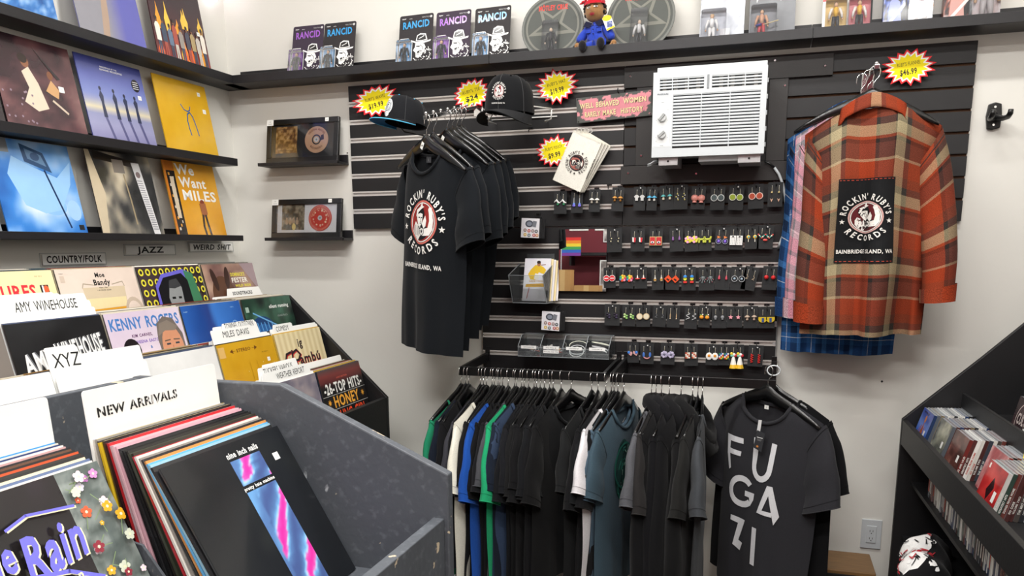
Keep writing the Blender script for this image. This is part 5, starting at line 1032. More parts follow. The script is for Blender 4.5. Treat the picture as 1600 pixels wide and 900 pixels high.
# left-wall ledges: (right bottom pixel, z, builder)
def c_water():
    a = A_('#2f5f9c'); fld(a, lambda u, v: ramp(fbm(u*12, v*18, 1), [(0, '#1c3f78'), (.5, '#3f78bc'), (.7, '#86aed8'), (1, '#dfe8f2')])); a.poly([(.0, .12), (.24, .14), (.26, .30), (.0, .30)], '#8f9aa0').poly([(.18, .14), (.21, .20), (.20, .30), (.17, .30)], '#caa07c'); return a
def c_profile():
    a = A_('#7a7f9c'); fld(a, lambda u, v: mix('#8b8a92', '#5d5fae', min(1, max(0, (u-.45)*4)))); a.poly([(.03, .315), (.19, .315), (.175, .27), (.185, .24), (.16, .215), (.165, .18), (.13, .16), (.02, .2)], '#9a8a84').poly([(.13, .0), (.15, .10), (.16, .18), (.13, .16), (.10, .0)], '#a8907e'); return a
def c_flames():
    a = A_('#3b1820'); fld(a, lambda u, v: ramp(v+.25*fbm(u*5, v*5, 2), [(0, '#a5341c'), (.2, '#8c2a22'), (.5, '#4b1f26'), (1, '#2a1a26')]))
    r = random.Random(12)
    for k in range(14):
        x, y = r.uniform(.02, .29), r.choice((.0, .02, .13, .16)); h = r.uniform(.05, .13); a.poly([(x-.012, y), (x-.016, y+h*.4), (x-.004, y+h*.7), (x, y+h), (x+.007, y+h*.6), (x+.016, y+h*.35), (x+.010, y)], r.choice(('#f0a02c', '#f6c84a', '#e8661f')))
    crowd(a, 9, .01, .305, .02, .18, ['#efe9dc', '#33445c', '#5f7590', '#a84a3c', '#9a938c', '#3b3f52', '#b09a6c', '#c9c2b8'], 3); price(a, .27, .16); return a
def c_maroon():
    a = A_('#4a2b33'); fld(a, lambda u, v: ramp(fbm(u*4, v*5, 9)+.25*(1-v)-.1, [(0, '#1b1418'), (.35, '#3a222a'), (.6, '#5f3c40'), (1, '#8a6462')]))
    a.poly([(.10, .20), (.13, .22), (.155, .17), (.175, .09), (.13, .075), (.085, .10), (.115, .15)], '#d9c9b4').ell(.12, .235, .016, .020, '#8a5a40', 12).ell(.115, .245, .018, .016, '#2a1a16', 12).poly([(.18, .15), (.21, .19), (.235, .16), (.225, .13), (.20, .14)], '#c79a6a').ell(.21, .205, .012, .015, '#7a4c34', 10).line([(.20, .12), (.25, .085)], .008, '#c9b8a4')
    r = random.Random(5)
    for k in range(16): a.ell(r.uniform(.01, .12), r.uniform(.02, .14), .004, .004, '#8f7a88', 6)
    a.poly([(.16, .29), (.25, .20), (.235, .195)], '#2a1e24'); price(a, .245, .165, .022); return a
def c_beach():
    a = A_('#5a5fa0'); fld(a, lambda u, v: ramp(v, [(0, '#7f7ca8'), (.22, '#9c9cc0'), (.36, '#8f93b8'), (.42, '#d9cfae'), (.48, '#a6a7b8'), (.56, '#7f8cc4'), (.8, '#5f68b0'), (1, '#3f4488')]))
    for x, h in ((.085, .10), (.148, .10), (.198, .09), (.250, .09)): a.poly([(x-.009, .10), (x-.006, .155), (x-.011, .175), (x, .10+h), (x+.010, .178), (x+.006, .15), (x+.009, .10)], '#2f3550').ell(x, .10+h+.004, .006, .008, '#2a2c40', 8).poly([(x-.006, .10), (x+.006, .10), (x+.03, .01), (x+.018, .01)], '#5c5c86')
    a.text('RENDEZVOUS BY THE', .15, .283, .005, '#f0f0f4', 'b').text('SEASHORE RECORDINGS', .16, .273, .006, '#f0f0f4', 'b').ell(.272, .245, .020, .024, '#14141c', 24)
    for k in range(4): a.rect(.258, .232+k*.008, .286, .2345+k*.008, '#e9e9ee')
    price(a, .28, .20); return a
def c_yellow():
    a = A_('#dfae22'); fld(a, lambda u, v: mix('#d9a41c', '#e9bd3a', fbm(u*3, v*3, 14))); c = '#2f5f94'
    a.line([(.135, .215), (.150, .195), (.170, .190), (.185, .197), (.190, .212)], .005, c).line([(.165, .178), (.158, .150), (.160, .118), (.165, .093)], .006, c).line([(.165, .178), (.180, .188), (.195, .172), (.205, .135), (.212, .096)], .006, c)
    price(a, .265, .275); price(a, .28, .205, .02); return a
def c_xray():
    a = A_('#5a96dc'); fld(a, lambda u, v: ramp(fbm(u*3.2, v*3.2, 33)+.15*math.cos((u-.55)*5), [(0, '#1f58a8'), (.4, '#3f86d8'), (.65, '#86b9f0'), (1, '#dcebfb')]), 34)
    a.ell(.20, .10, .052, .030, '#8fc0f2', 18).ell(.28, .09, .028, .036, '#a5cdf5', 16).poly([(.05, .20), (.09, .10), (.16, .075), (.23, .09), (.29, .18), (.31, .26), (.24, .20), (.15, .23), (.08, .26)], '#9ccaf6').poly([(.12, .305), (.205, .28), (.225, .215), (.125, .245)], '#33557f').poly([(.135, .29), (.195, .272), (.208, .235), (.140, .256)], '#6d94bc').ell(.17, .265, .018, .014, '#3f5f88', 12).line([(.196, .22), (.25, .03)], .007, '#1c3560')
    a.rect(.0, .27, .075, .315, '#868c92').rect(.283, .022, .305, .040, '#25282c'); return a
def c_denim():
    a = A_('#38383a'); fld(a, lambda u, v: ramp(fbm(u*3+v*2, v*2-u*3, 41)+.35*max(0, .5-u-abs(v-.4)*.5), [(0, '#151516'), (.45, '#3c3d3e'), (.6, '#77736b'), (.8, '#c9bda4'), (1, '#e8dfc9')]), 36)
    a.poly([(.0, .0), (.03, .0), (.055, .16), (.02, .315), (.0, .315)], '#cfc0a4').poly([(.035, .315), (.235, .29), (.235, .265), (.035, .285)], '#241e1c').rect(.12, .24, .175, .29, '#8f8880').line([(.165, .235), (.175, .14), (.18, .05)], .007, '#a39476')
    a.poly([(.215, .285), (.255, .285), (.295, .0), (.262, .0)], '#e6e6e8').ell(.24, .24, .012, .012, '#8b7a7a', 14)
    for k in range(22): a.rect(.228+k*.0015, .215-k*.0088, .255+k*.0015, .2185-k*.0088, '#9a9aa0')
    return a
def c_miles():
    a = A_('#e3a01f'); fld(a, lambda u, v: mix('#dd9818', '#efb340', fbm(u*3, v*3, 15)))
    a.rect(0, 0, .062, .315, '#26211e').rect(.0, .275, .062, .315, '#c8731c').rect(0, .0, .012, .315, '#d6812a'); 
    for k in range(16): a.rect(.020+(k % 3)*.012, .03+k*.015, .030+(k % 3)*.010, .041+k*.015, '#e0a040' if k % 2 else '#d9d0c4')
    a.rect(.026, .08, .048, .25, '#d9c9b0')
    for s_, y, x, w in (('We', .265, .070, .115), ('Want', .212, .078, .165), ('MILES', .158, .080, .215)): a.text(s_, x, y, .040, '#faf7ee', 'b', 'l', width=w)
    a.ell(.193, .150, .014, .013, '#8a3f2a', 12).poly([(.172, .145), (.212, .148), (.215, .105), (.205, .09), (.178, .09)], '#a8643c').line([(.183, .095), (.176, .05), (.182, .008)], .012, '#3a2a24').line([(.200, .095), (.205, .05), (.212, .008)], .012, '#3a2a24').poly([(.12, .012), (.18, .006), (.19, .012)], '#b8801c'); return a
def on_ledge(px, py, zb, lean, cover, spine, label, x=.104, dy=0):
    p = W(px, py, x=x); return lp((x, p.y-SL/2*1.0+dy, zb), R(90), R(lean), spine, cover, label, m='shrink')
on_ledge(92, 25, 2.281, 11, c_water(), '#35639c', 'blue water cover with a brown edge, left on the top left-wall ledge')
on_ledge(231, 72, 2.281, 11, c_profile(), '#6c6d9a', 'grey to violet cover with a tan shape on the top ledge')
on_ledge(331, 104, 2.281, 9, c_flames(), '#3b1820', 'dark red cover with a row of people among flames', dy=0)
on_ledge(139, 210, 1.930, 11, c_maroon(), '#2c1c22', 'dark maroon cover with a white dress on the middle ledge')
on_ledge(247, 229, 1.930, 11, c_beach(), '#474b8a', 'violet blue beach cover with four standing silhouettes')
on_ledge(343, 244, 1.930, 10, c_yellow(), '#d6a826', 'yellow cover with a thin blue glyph on the middle ledge')
on_ledge(138, 360, 1.600, 11, c_xray(), '#3a7ac8', 'bright blue x-ray cover on the lowest ledge')
on_ledge(258, 363, 1.600, 10, c_denim(), '#4a4744', 'grey and cream fabric cover with a printed side strip')
on_ledge(355, 366, 1.600, 10, c_miles(), '#b9862c', 'yellow cover with big white letters and a dark paper strip')
on_ledge(4, 358, 1.600, 11, Art(SL, SL, '#8c9499'), '#7f878c', 'grey cover at the left frame edge of the lowest ledge')
on_ledge(10, 186, 1.930, 11, Art(SL, SL, '#2a2226'), '#2a2226', 'black cover at the left frame edge of the middle ledge')

# ------------------------------------------------------------ section signs on the wall behind the bins
def wall_sign(px0, px1, py0, py1, txt, label, it=0, wf=.84):
    a = W(px0, py0, x=.01); b = W(px1, py1, x=.01); w = abs(b.y-a.y); h = abs(a.z-b.z)
    t = thing('section_sign', label, 'sign', (.004, (a.y+b.y)/2, min(a.z, b.z)), (0, 0, R(90)))
    MB().tube([(-w/2, -.001, 0), (w/2, -.001, 0), (w/2, -.001, h), (-w/2, -.001, h)], .0012, 4, closed=True).build('holder_edge', 'edge', t)
    MB().box(-w/2+.008, w/2-.008, -.0042, -.0032, .004, h-.004, '#f2f2ef').build('paper', 'matte', t)
    Art(w, h).text(txt, w/2, h*.24, h*.54, '#141414', 'b', shear=it, width=w*wf).build('lettering', 'matte', t, (0, -.0043, 0))
wall_sign(63, 168, 396, 413, 'COUNTRY/FOLK', 'white wall sign reading COUNTRY/FOLK above the record bin')
wall_sign(194, 276, 382, 398, 'JAZZ', 'white wall sign reading JAZZ above the record bin', wf=.5)
wall_sign(295, 366, 379, 393, 'WEIRD SHIT', 'white wall sign in slanted letters under the lowest ledge end', it=.25)

# ============================================================ far record bin (black, four stepped tiers)
def slab(name, pts, y0, y1, m, parent, bevel=.0015):
    return MB().prism(pts, y0, y1, axis='y').build(name, m, parent, bevel=bevel)
b = thing('record_bin', 'black stepped record bin along the left wall, four tiers deep', 'record bin', (0, 0, 0))
prof = [(.02, 0), (.968, 0), (.968, .957), (.535, 1.363), (.02, 1.363)]
slab('end_panel', prof, -.430, -.412, 'bin_black', b); slab('end_panel', prof, -3.4, -3.382, 'bin_black', b)
MB().box(.945, .967, -3.38, -.431, 0, .957).build('front_board', 'bin_black', b, bevel=.0015)
TIERS = [(.385, 1.495), (.552, 1.3655), (.685, 1.2385), (.857, 1.107)]
LEAN = R(13.5); dxl = SL*math.sin(LEAN); dzl = SL*math.cos(LEAN)
for i, (tx, tz) in enumerate(TIERS):
    bz = tz-dzl-.004; bx = tx+dxl
    MB().box(bx-.20 if i else .02, bx+.012, -3.38, -.431, bz-.02, bz-.002).build('tier_floor', 'bin_black', b)
    if i < 3: MB().box(bx+.0125, bx+.0245, -3.38, -.431, bz-.03, bz+.045).build('tier_lip', 'bin_black', b)
MB().box(.02, .032, -3.38, -.431, 0, 1.36).build('back_board', 'bin_black', b)
COLY = [-.4475, -.7765, -1.1015, -1.4265, -1.7515]   # right-hand edges of the columns
for i in (1, 2, 3):
    for k in range(4): 
        tx, tz = TIERS[i]; slab('divider_rib', [(tx-.14, tz-dzl), (tx+.05, tz-dzl), (tx+.005, tz-.22), (tx-.14, tz-.20)], COLY[k+1]+.0035, COLY[k+1]+.0085, 'bin_black', b, bevel=0)
def bigtext(c, t, **k): pass
def v_gogo():
    a = A_('#ead9a4'); fld(a, lambda u, v: mix('#e6d39a', '#f2e4b8', fbm(u*3, v*3, 51))); a.text('STEREO', .055, .293, .008, '#6a5a3a', sx=1.6).text('DLP 3010', .265, .296, .004, '#6a5a3a').text('TREASURES', .118, .235, .038, '#d8303c', 'b', 'c', width=.26)
    a.text('a go-go', .17, .175, .050, '#c8283a', 'b', width=.27).rect(.262, .246, .29, .272, '#1e2226').ell(.281, .259, .009, .011, '#d8603a').rect(.268, .248, .273, .27, '#fff').line([(0, .165), (.315, .165)], .004, '#b8a878').text('ORIGINAL HITS', .16, .10, .02, '#a83238', 'b', width=.25); return a
def v_moe():
    a = A_('#d9c8ba'); fld(a, lambda u, v: mix('#d2bfb2', '#e2d3c6', fbm(u*2.5, v*2.5, 52))); a.poly([(.085, .255), (.255, .255), (.235, .03), (.105, .03)], '#cdbca0').poly([(.095, .185), (.245, .188), (.23, .04), (.11, .04)], '#d99a28').poly([(.093, .185), (.245, .19), (.25, .22), (.09, .22)], '#e0cfa0')
    a.ring(.275, .165, .030, .040, '#bfae9c', 20, 1.3).line([(.085, .255), (.092, .268), (.135, .262)], .003, '#a89a86').line([(.205, .262), (.250, .270), (.255, .255)], .003, '#a89a86')
    a.text('Moe', .165, .287, .014, '#1c1c1c', 'b').text('Bandy', .166, .262, .017, '#1c1c1c', 'b').text('Here I Am', .167, .251, .005, '#333').text('I AM DRUNK AGAIN', .168, .243, .004, '#444').rect(.012, .275, .028, .295, '#c9b8a8').text('STEREO', .02, .30, .003, '#444').ell(.268, .115, .008, .011, '#f0e8dc'); return a
def v_tv():
    a = A_('#3f3436'); fld(a, lambda u, v: mix('#3a2f33', '#4b3c3f', fbm(u*3, v*3, 53)))
    for i in range(10):
        for j in range(8): x, y = .018+i*.031, .295-j*.036; a.ell(x, y, .0115, .0125, '#dcd23e', 14).ell(x, y, .006, .0068, '#2c2528', 10)
    a.poly([(.06, .245), (.10, .285), (.21, .300), (.255, .285), (.275, .15), (.25, 0), (.05, 0)], '#6a64c8').poly([(.215, .295), (.258, .285), (.285, .14), (.27, 0), (.24, 0)], '#3f7a58').poly([(.070, .235), (.105, .272), (.20, .286), (.225, .26), (.235, 0), (.07, 0)], '#17171a').ring(.15, .14, .0, .0001, '#fff', 4)
    a.poly([(.11, .20), (.13, .255), (.165, .262), (.185, .235), (.180, .17), (.15, .10), (.12, .14)], '#8c8f90').poly([(.12, .235), (.13, .262), (.17, .268), (.185, .24), (.15, .232)], '#3c3d40').poly([(.09, .06), (.14, .12), (.17, .13), (.21, .05), (.20, 0), (.09, 0)], '#b9bcbe').rect(.125, .195, .142, .203, '#1c1c1c').rect(.157, .195, .172, .203, '#1c1c1c').poly([(.14, .16), (.165, .16), (.16, .15)], '#2a2a2a'); price(a, .25, .17, .014); return a
def v_mule():
    a = A_('#8a6a62'); fld(a, lambda u, v: ramp(fbm(u*4, v*4, 54), [(0, '#3a2a28'), (.4, '#7a5a54'), (.7, '#b0907e'), (1, '#d8c4ae')])); a.ell(.10, .17, .075, .10, '#5a3c2c', 20, .2).ell(.055, .255, .015, .045, '#3a2620', 14, .2).ell(.13, .260, .015, .045, '#3a2620', 14, -.2).ell(.08, .18, .012, .009, '#1c1412')
    a.ell(.13, .18, .012, .009, '#1c1412').text("DOMINICK'S", .20, .265, .013, '#e8dc3a', 'b', width=.09).text('FESTER', .205, .240, .018, '#f2efe4', 'b', width=.10).text('WILD RIDE', .22, .222, .009, '#e8dc3a', 'b', width=.10).poly([(.18, .12), (.25, .15), (.31, .14), (.31, .08), (.19, .07)], '#d9c9b2').rect(.275, .15, .295, .165, '#f0f0ec').poly([(.225, .315), (.315, .2), (.315, .315)], '#a08c90'); return a
def v_amy():
    a = A_('#101012'); fld(a, lambda u, v: mix('#0b0b0d', '#1e1f21', fbm(u*6, v*6, 55)))
    for dx, c in ((.004, '#6a6c70'), (0, '#e6e6e4')): a.text('AMY', .03+dx, .175+dx*.5, .052, c, 'b', 'l', rot=.12, width=.10).text('WINEHOUSE', .135+dx, .195+dx*.5, .052, c, 'b', 'l', rot=.10, width=.165)
    return a
def v_kenny():
    a = A_('#cfc0d0'); fld(a, lambda u, v: mix('#c9b8cc', '#dccfda', fbm(u*2, v*2, 56))); a.text('KENNY ROGERS', .158, .262, .034, '#3f76b8', 'b', width=.295).text('KIM CARNES,', .13, .235, .009, '#5a2a5c', 'b').text('SHEENA EASTON', .15, .215, .009, '#7a5ab0', 'b').text('&', .155, .195, .009, '#3f76b8', 'b').text('DOTTIE WEST', .15, .175, .009, '#6a2a5c', 'b'); n0 = len(a.p)
    a.poly([(.19, .20), (.20, .25), (.235, .272), (.275, .262), (.305, .21), (.305, .10), (.20, .08)], '#6f655e').ell(.25, .165, .048, .075, '#c98d6c', 22).poly([(.195, .21), (.21, .25), (.25, .258), (.29, .235), (.275, .222), (.23, .225)], '#82776c').poly([(.205, .13), (.225, .10), (.27, .10), (.295, .13), (.285, .05), (.215, .05)], '#b3aaa0').rect(.222, .178, .240, .184, '#3a3f46').rect(.262, .178, .280, .184, '#3a3f46').line([(.218, .192), (.242, .194)], .004, '#6a5a4c').line([(.258, .194), (.284, .192)], .004, '#6a5a4c').line([(.249, .175), (.246, .148), (.257, .147)], .003, '#a86a4c').rect(.236, .122, .268, .128, '#8f4f44')
    a.ell(.075, .175, .035, .040, '#1a1418', 18).ell(.078, .150, .024, .034, '#e6bca4', 18).rect(.064, .155, .073, .159, '#222').rect(.083, .155, .092, .159, '#222').rect(.072, .132, .085, .137, '#b8323c').poly([(.03, .02), (.06, .10), (.11, .12), (.13, .08), (.12, 0), (.03, 0)], '#1e181c').poly([(.13, .02), (.15, .11), (.17, .13), (.20, .06), (.19, 0)], '#e6d8cc').ell(.16, .075, .014, .018, '#e0b48c', 12); price(a, .275, .135, .020)
    a.p = a.p[:n0]+[([(x, z+.018) for x, z in vs], fs, c, L) for vs, fs, c, L in a.p[n0:]]; return a
def v_hodges():
    a = A_('#234c94'); fld(a, lambda u, v: ramp(u+.2*fbm(u*3, v*2, 57)-.1, [(0, '#2a5aa8'), (.25, '#1f458c'), (.45, '#2c3f80'), (.55, '#3f79c8'), (1, '#2a5aa6')])); a.ring(.262, .232, .012, .014, '#9cc4e8', 18).text('VERVE', .262, .229, .004, '#9cc4e8').text('Johnny', .262, .195, .018, '#8fb4e0', 'n', width=.06).text('Hodges', .265, .172, .018, '#8fb4e0', 'n', width=.07).text('Trio', .268, .150, .015, '#8fb4e0').text('STEREO', .265, .292, .004, '#9cc4e8').text('V6-8680', .02, .292, .004, '#9cc4e8'); return a
def v_silent():
    a = A_('#16201f'); fld(a, lambda u, v: ramp(fbm(u*4, v*4, 58)+.2*(1-u)*v, [(0, '#0c1114'), (.4, '#152420'), (.6, '#2a4a3a'), (.8, '#3f6a58'), (1, '#8ac0b0')])); a.ell(.10, .17, .085, .075, '#1c3f70', 24, -.3).ell(.10, .165, .06, .05, '#2c5f9c', 20, -.3)
    for k in range(6): a.line([(.04+k*.022, .22), (.05+k*.024, .09)], .005, '#5fa0d8')
    a.line([(.05, .26), (.19, .20), (.24, .15)], .006, '#6aa8d8').text('silent running', .225, .272, .013, '#f0f2ee', 'b', width=.13).text('SOUNDTRACK', .235, .235, .007, '#a8b0ac').text('MUSIC BY PETER', .245, .195, .0065, '#d8dcd8', 'b').text('SCHICKELE WITH', .245, .182, .0065, '#d8dcd8', 'b').text('JOAN BAEZ', .250, .155, .009, '#e8e8e4', 'b').rect(.275, .125, .29, .138, '#eceae6').rect(.01, .265, .03, .285, '#9fb4a8'); return a
def v_red():
    a = A_('#b9b6b4'); fld(a, lambda u, v: mix('#aeaaa8', '#c6c4c2', fbm(u*3, v*3, 59))); r = random.Random(8)
    for k in range(34): 
        q = r.uniform(.2, 2.9); l = r.uniform(.05, .095); x, y = .205, .185; a.line([(x+.02*math.cos(q), y+.02*math.sin(q)), (x+l*.6*math.cos(q+.3), y+l*.6*math.sin(q+.3)), (x+l*math.cos(q), y+l*.7*math.sin(q))], .0045, '#6a2430')
    a.ell(.205, .16, .04, .045, '#7a3038', 18); price(a, .265, .225, .026); return a
def v_lover():
    a = A_('#e4e4e2'); fld(a, lambda u, v: mix('#dcdcda', '#ececea', fbm(u*2, v*2, 60))); a.text('True Lovers', .115, .205, .020, '#3a3a40', 'n', width=.17); return a
def v_stereo():
    a = A_('#c8981c'); fld(a, lambda u, v: mix('#c08f16', '#d4a62a', fbm(u*4, v*4, 61))); c = '#6a3f1c'
    a.text('STEREO', .135, .280, .011, c, 'b', sx=1.3).poly([(.060, .285), (.075, .293), (.078, .277)], c).poly([(.212, .285), (.197, .293), (.194, .277)], c).rect(.075, .2845, .09, .2862, c).rect(.182, .2845, .197, .2862, c).text('HIFI STEREO 8', .25, .262, .004, '#5a4a1c').rect(.003, .268, .035, .305, '#d8b06a'); price(a, .262, .235, .016)
    r = random.Random(2)
    for k in range(16): a.ell(r.uniform(.03, .3), r.uniform(.02, .23), .0016, .0026, '#eadfa8', 5)
    for x in (.15, .19): a.line([(x, .24), (x+.005, .03)], .0015, '#b0850f')
    return a
def v_bambu():
    a = A_('#dccda0'); fld(a, lambda u, v: mix('#d2c092', '#e6d8b0', .5+.5*math.sin(u*60)), 60)
    def sc(dx, dy, c, w): a.line([(p+dx, q+dy) for p, q in ((.075, .24), (.045, .235), (.028, .205), (.03, .165), (.055, .15), (.09, .165), (.10, .195), (.075, .205), (.085, .235), (.115, .245), (.135, .225), (.115, .205), (.075, .205))], w, c).line([(p+dx, q+dy) for p, q in ((.085, .245), (.075, .19), (.066, .15))], w, c)
    sc(.003, -.003, '#c83a3a', .011); sc(0, 0, '#33262a', .009)
    a.text('ig', .15, .255, .030, '#33262a', 'b').text('ambu', .20, .185, .036, '#c83a3a', 'b', width=.15).text('amb\u00fa', .198, .188, .036, '#33262a', 'b', width=.15)
    a.line([(.03, .135), (.10, .150), (.18, .158), (.26, .150), (.29, .165), (.275, .18)], .006, '#c83a3a').line([(.03, .128), (.10, .142), (.18, .150), (.26, .142)], .005, '#33262a').text('MARCAS FINOS DE', .17, .105, .016, '#5a2a2a', 'b', rot=.08, width=.2); return a
def v_26():
    a = A_('#1a191a'); fld(a, lambda u, v: ramp(v, [(0, '#141314'), (.80, '#1c1b1c'), (.84, '#5a2a2a'), (.93, '#7a3a38'), (1, '#4a4444')])); a.text('AUDIO SPECTRUM', .16, .272, .006, '#c85a4a', 'b').text('-26-TOP HITS-', .158, .222, .038, '#f0efe9', 'b', width=.285).rect(.0, .214, .315, .2155, '#c9c9c4').text('HONEY', .158, .168, .040, '#e8a43a', 'b', width=.19).star(.035, .19, .014, '#e8a43a', 8).star(.285, .19, .014, '#e8a43a', 8).rect(0, .160, .315, .1615, '#c9c9c4')
    a.text('YOUNG GIRL', .158, .112, .040, '#e8502f', 'b', width=.265).rect(0, .105, .315, .1065, '#c9c9c4').text('LADY-MADONNA', .158, .062, .036, '#f0efe9', 'b', width=.29).rect(0, .052, .315, .0535, '#c9c9c4').text('MRS. ROBINSON', .158, .014, .03, '#d9d4c8', 'b', width=.28); return a
def v_blues(): a = A_('#5a6472'); return fld(a, lambda u, v: ramp(fbm(u*5, v*5, 62), [(0, '#3a3f4c'), (.5, '#7a7480'), (1, '#c9b8b0')]))
VIS = {(0, 4): None, (0, 3): (v_gogo, 'cream cover with red lettering ending in a go-go'), (0, 2): (v_moe, 'pale cover with a beer mug, front of the country folk row'), (0, 1): (v_tv, 'dark cover of yellow rings round a television portrait'), (0, 0): (v_mule, 'brown cover with a mule head, topmost at the bin end'),
       (1, 3): (v_amy, 'black cover with tall silver slanted capital letters'), (1, 2): (v_kenny, 'lilac cover with a grey bearded man and blue title'), (1, 1): (v_hodges, 'deep blue cover with pale handwritten title low right'), (1, 0): (v_silent, 'dark green film soundtrack cover at the bin end'),
       (2, 3): (v_red, 'pale grey cover with tangled dark red hair'), (2, 2): (v_lover, 'plain white cover behind the New Arrivals card'), (2, 1): (v_stereo, 'mustard yellow cover headed STEREO between arrows'), (2, 0): (v_bambu, 'tan wood-grain cover with red and black script lettering'),
       (3, 1): (v_blues, 'grey and tan cover below the handwritten dividers, lowest tier'), (3, 0): (v_26, 'black cover listing song titles in white, gold and orange capitals'), }
SPC = ['#c9c0ae', '#2a2828', '#8a6a3a', '#46506a', '#d8d2c4', '#5a2c2c', '#1c1b1d', '#b0a48c', '#37464a', '#e2ddd2', '#6f6a62', '#94392f', '#23304a', '#a79a80', '#4a4238', '#d0a83a']
CN = {'#c9c0ae': 'beige', '#2a2828': 'charcoal', '#8a6a3a': 'brown', '#46506a': 'slate blue', '#d8d2c4': 'cream', '#5a2c2c': 'maroon', '#1c1b1d': 'black', '#b0a48c': 'khaki', '#37464a': 'dark teal', '#e2ddd2': 'off-white', '#6f6a62': 'grey', '#94392f': 'brick red', '#23304a': 'navy', '#a79a80': 'tan', '#4a4238': 'dark brown', '#d0a83a': 'ochre'}
ORD = ['first', 'second', 'third', 'fourth', 'fifth', 'sixth', 'seventh', 'eighth', 'ninth', 'tenth', 'eleventh', 'twelfth', 'thirteenth', 'fourteenth', 'fifteenth', 'sixteenth', 'seventeenth', 'eighteenth', 'nineteenth', 'twentieth', 'twenty-first', 'twenty-second', 'twenty-third', 'twenty-fourth', 'twenty-fifth', 'twenty-sixth']
TN = ['top', 'second', 'third', 'lowest']; CNM = ['column nearest the back wall', 'second column', 'third column', 'fourth column', 'leftmost column']
rs = random.Random(17)
NB = {0: 14, 1: 13, 2: 12, 3: 11}
SKIP = {(3, 2), (3, 3), (3, 4), (2, 4)}
for ti, (tx, tz) in enumerate(TIERS):
    for ci in range(5):
        yr = COLY[ci]; yc = yr-SL/2-.003; key = (ti, ci); hidden = key in SKIP
        if ti == 3 and ci >= 2: continue
        fx = tx+dxl; z0 = tz-dzl
        v = VIS.get(key)
        if v: lp((fx, yc, z0), R(90), LEAN, '#3a3633' if ti != 2 else '#b9a678', v[0](), v[1], name='record_sleeve')
        else: lp((fx, yc, z0), R(90), LEAN, '#8c8680', A_('#77706a'), 'plain grey brown cover in the %s tier of the %s' % (TN[ti], CNM[ci]))
        n = NB[ti] if ti < 3 else (9 if ci == 0 else 11)
        for k in range(n):
            c = rs.choice(SPC); x = fx-.006-k*.0078-rs.uniform(0, .002)
            g = None
            lp((x, yc+rs.uniform(-.0025, .0025), z0+rs.uniform(-.001, .004)), R(90), LEAN+rs.uniform(-.012, .012), c, None, '%s sleeve, %s behind the front, %s tier, %s' % (CN[c], ORD[k], TN[ti], CNM[ci]), group='records packed in the black bin', top=mix(c, '#d8d0c0', rs.choice((.15, .5, .85))), side=mix(c, '#cfc6b4', rs.choice((0, .3, .7))))
# ------------------------------------------------------------ divider cards
def divider(bottom, w, h, lean, txt, label, tab=None, hand=True, th=.0015, tx=.0, ty=None, size=.030, style='n', m='card', wd=None, rz=90, shear=0, tilt=0, stencil=False, al='c'):
    """white plastic divider; tab=(x0,x1,height) raises part of the top edge"""
    t = thing('divider_card', label, 'divider', bottom, (-lean, tilt, R(rz))); r = .006
    def corner(x, z, q): return [(x+(-r if q in (0,) else r)*1+r*math.cos(a)*1, z-r+r*math.sin(a)) for a in ([0, .5, 1.07, PI/2] if q == 0 else [PI/2, 2.07, 2.6, PI])]
    pts = [(-w/2, 0), (w/2, 0)]
    if tab:
        x0, x1, th2 = tab
        if x1 < w/2-.01: pts += corner(w/2, h, 0)+[(x1+.008, h), (x1, h+th2-.004), (x1-.004, h+th2)]
        else: pts += corner(w/2, h+th2, 0)
        if x0 > -w/2+.01: pts += [(x0+.004, h+th2), (x0, h+th2-.004), (x0-.008, h)]+corner(-w/2, h, 1)
        else: pts += corner(-w/2, h+th2, 1)
    else: pts += corner(w/2, h, 0)+corner(-w/2, h, 1)
    MB().prism(pts, 0, th).build('card', m, t)
    if txt:
        a = Art(w, h+.1); a.w = 0; ty = ty if ty is not None else h-.045
        a.text(txt, tx, ty, size, '#141414', style, al, jit=.08 if hand else 0, width=wd, shear=shear)
        if stencil:
            ps, wt = text_polys(txt, size, style); sc = (wd/wt) if wd else 1; ps, wt = text_polys(txt, size, style, sc); o = tx-wt/2 if al == 'c' else tx
            for vs, fs, gx in ps:
                xs = [q[0] for q in vs]; a.rect(o+(min(xs)+max(xs))/2-.0007, ty-.002, o+(min(xs)+max(xs))/2+.0007, ty+size+.002, '#f2f2ef')
        a.build('lettering', 'matte', t, (0, 0, 0), fn=lambda x, z, d: (x, -d, z))
    return t
def tdiv(ti, ci, back, txt, label, rise=.04, **k):
    tx_, tz = TIERS[ti]; L_ = k.pop('lean', LEAN); dy = k.pop('dy', 0); w = k.pop('w', .315)
    return divider((tx_+dxl-back, COLY[ci]-SL/2-.003+dy, tz-dzl), w, SL+rise, L_, txt, label, **k)
tdiv(1, 3, .012, 'AMY WINEHOUSE', 'white divider with a handwritten name behind the black silver-lettered cover', rise=.025, tab=(-.14, .135, .042), tx=0, ty=SL+.027, size=.027, wd=.2)
tdiv(1, 3, .022, '', 'plain white divider behind the handwritten card of the black cover', rise=.045, tab=(-.15, .04, .030))
tdiv(1, 3, .030, '', 'second plain white divider behind the handwritten card of the black cover', rise=.04, dy=-.012)
tdiv(2, 3, -.010, 'XYZ', 'white divider marked XYZ in the third tier', rise=.045, tab=(-.1575, -.06, .028), tx=-.10, ty=SL+.018, size=.036, wd=.085)
tdiv(2, 3, -.020, '', 'low plain white divider in front of the XYZ card', rise=.0, tab=(-.10, -.0, .018))
tdiv(0, 3, -.006, '', 'white divider with a wide tab in front of the red lettered cover', rise=-.10, tab=(.05, .1575, .03))
tdiv(0, 4, -.004, 'BLUES', 'white divider marked BLUES at the left frame edge', rise=.03, tab=(-.1, .1575, .03), tx=.06, ty=SL+.028, size=.022, wd=.1)
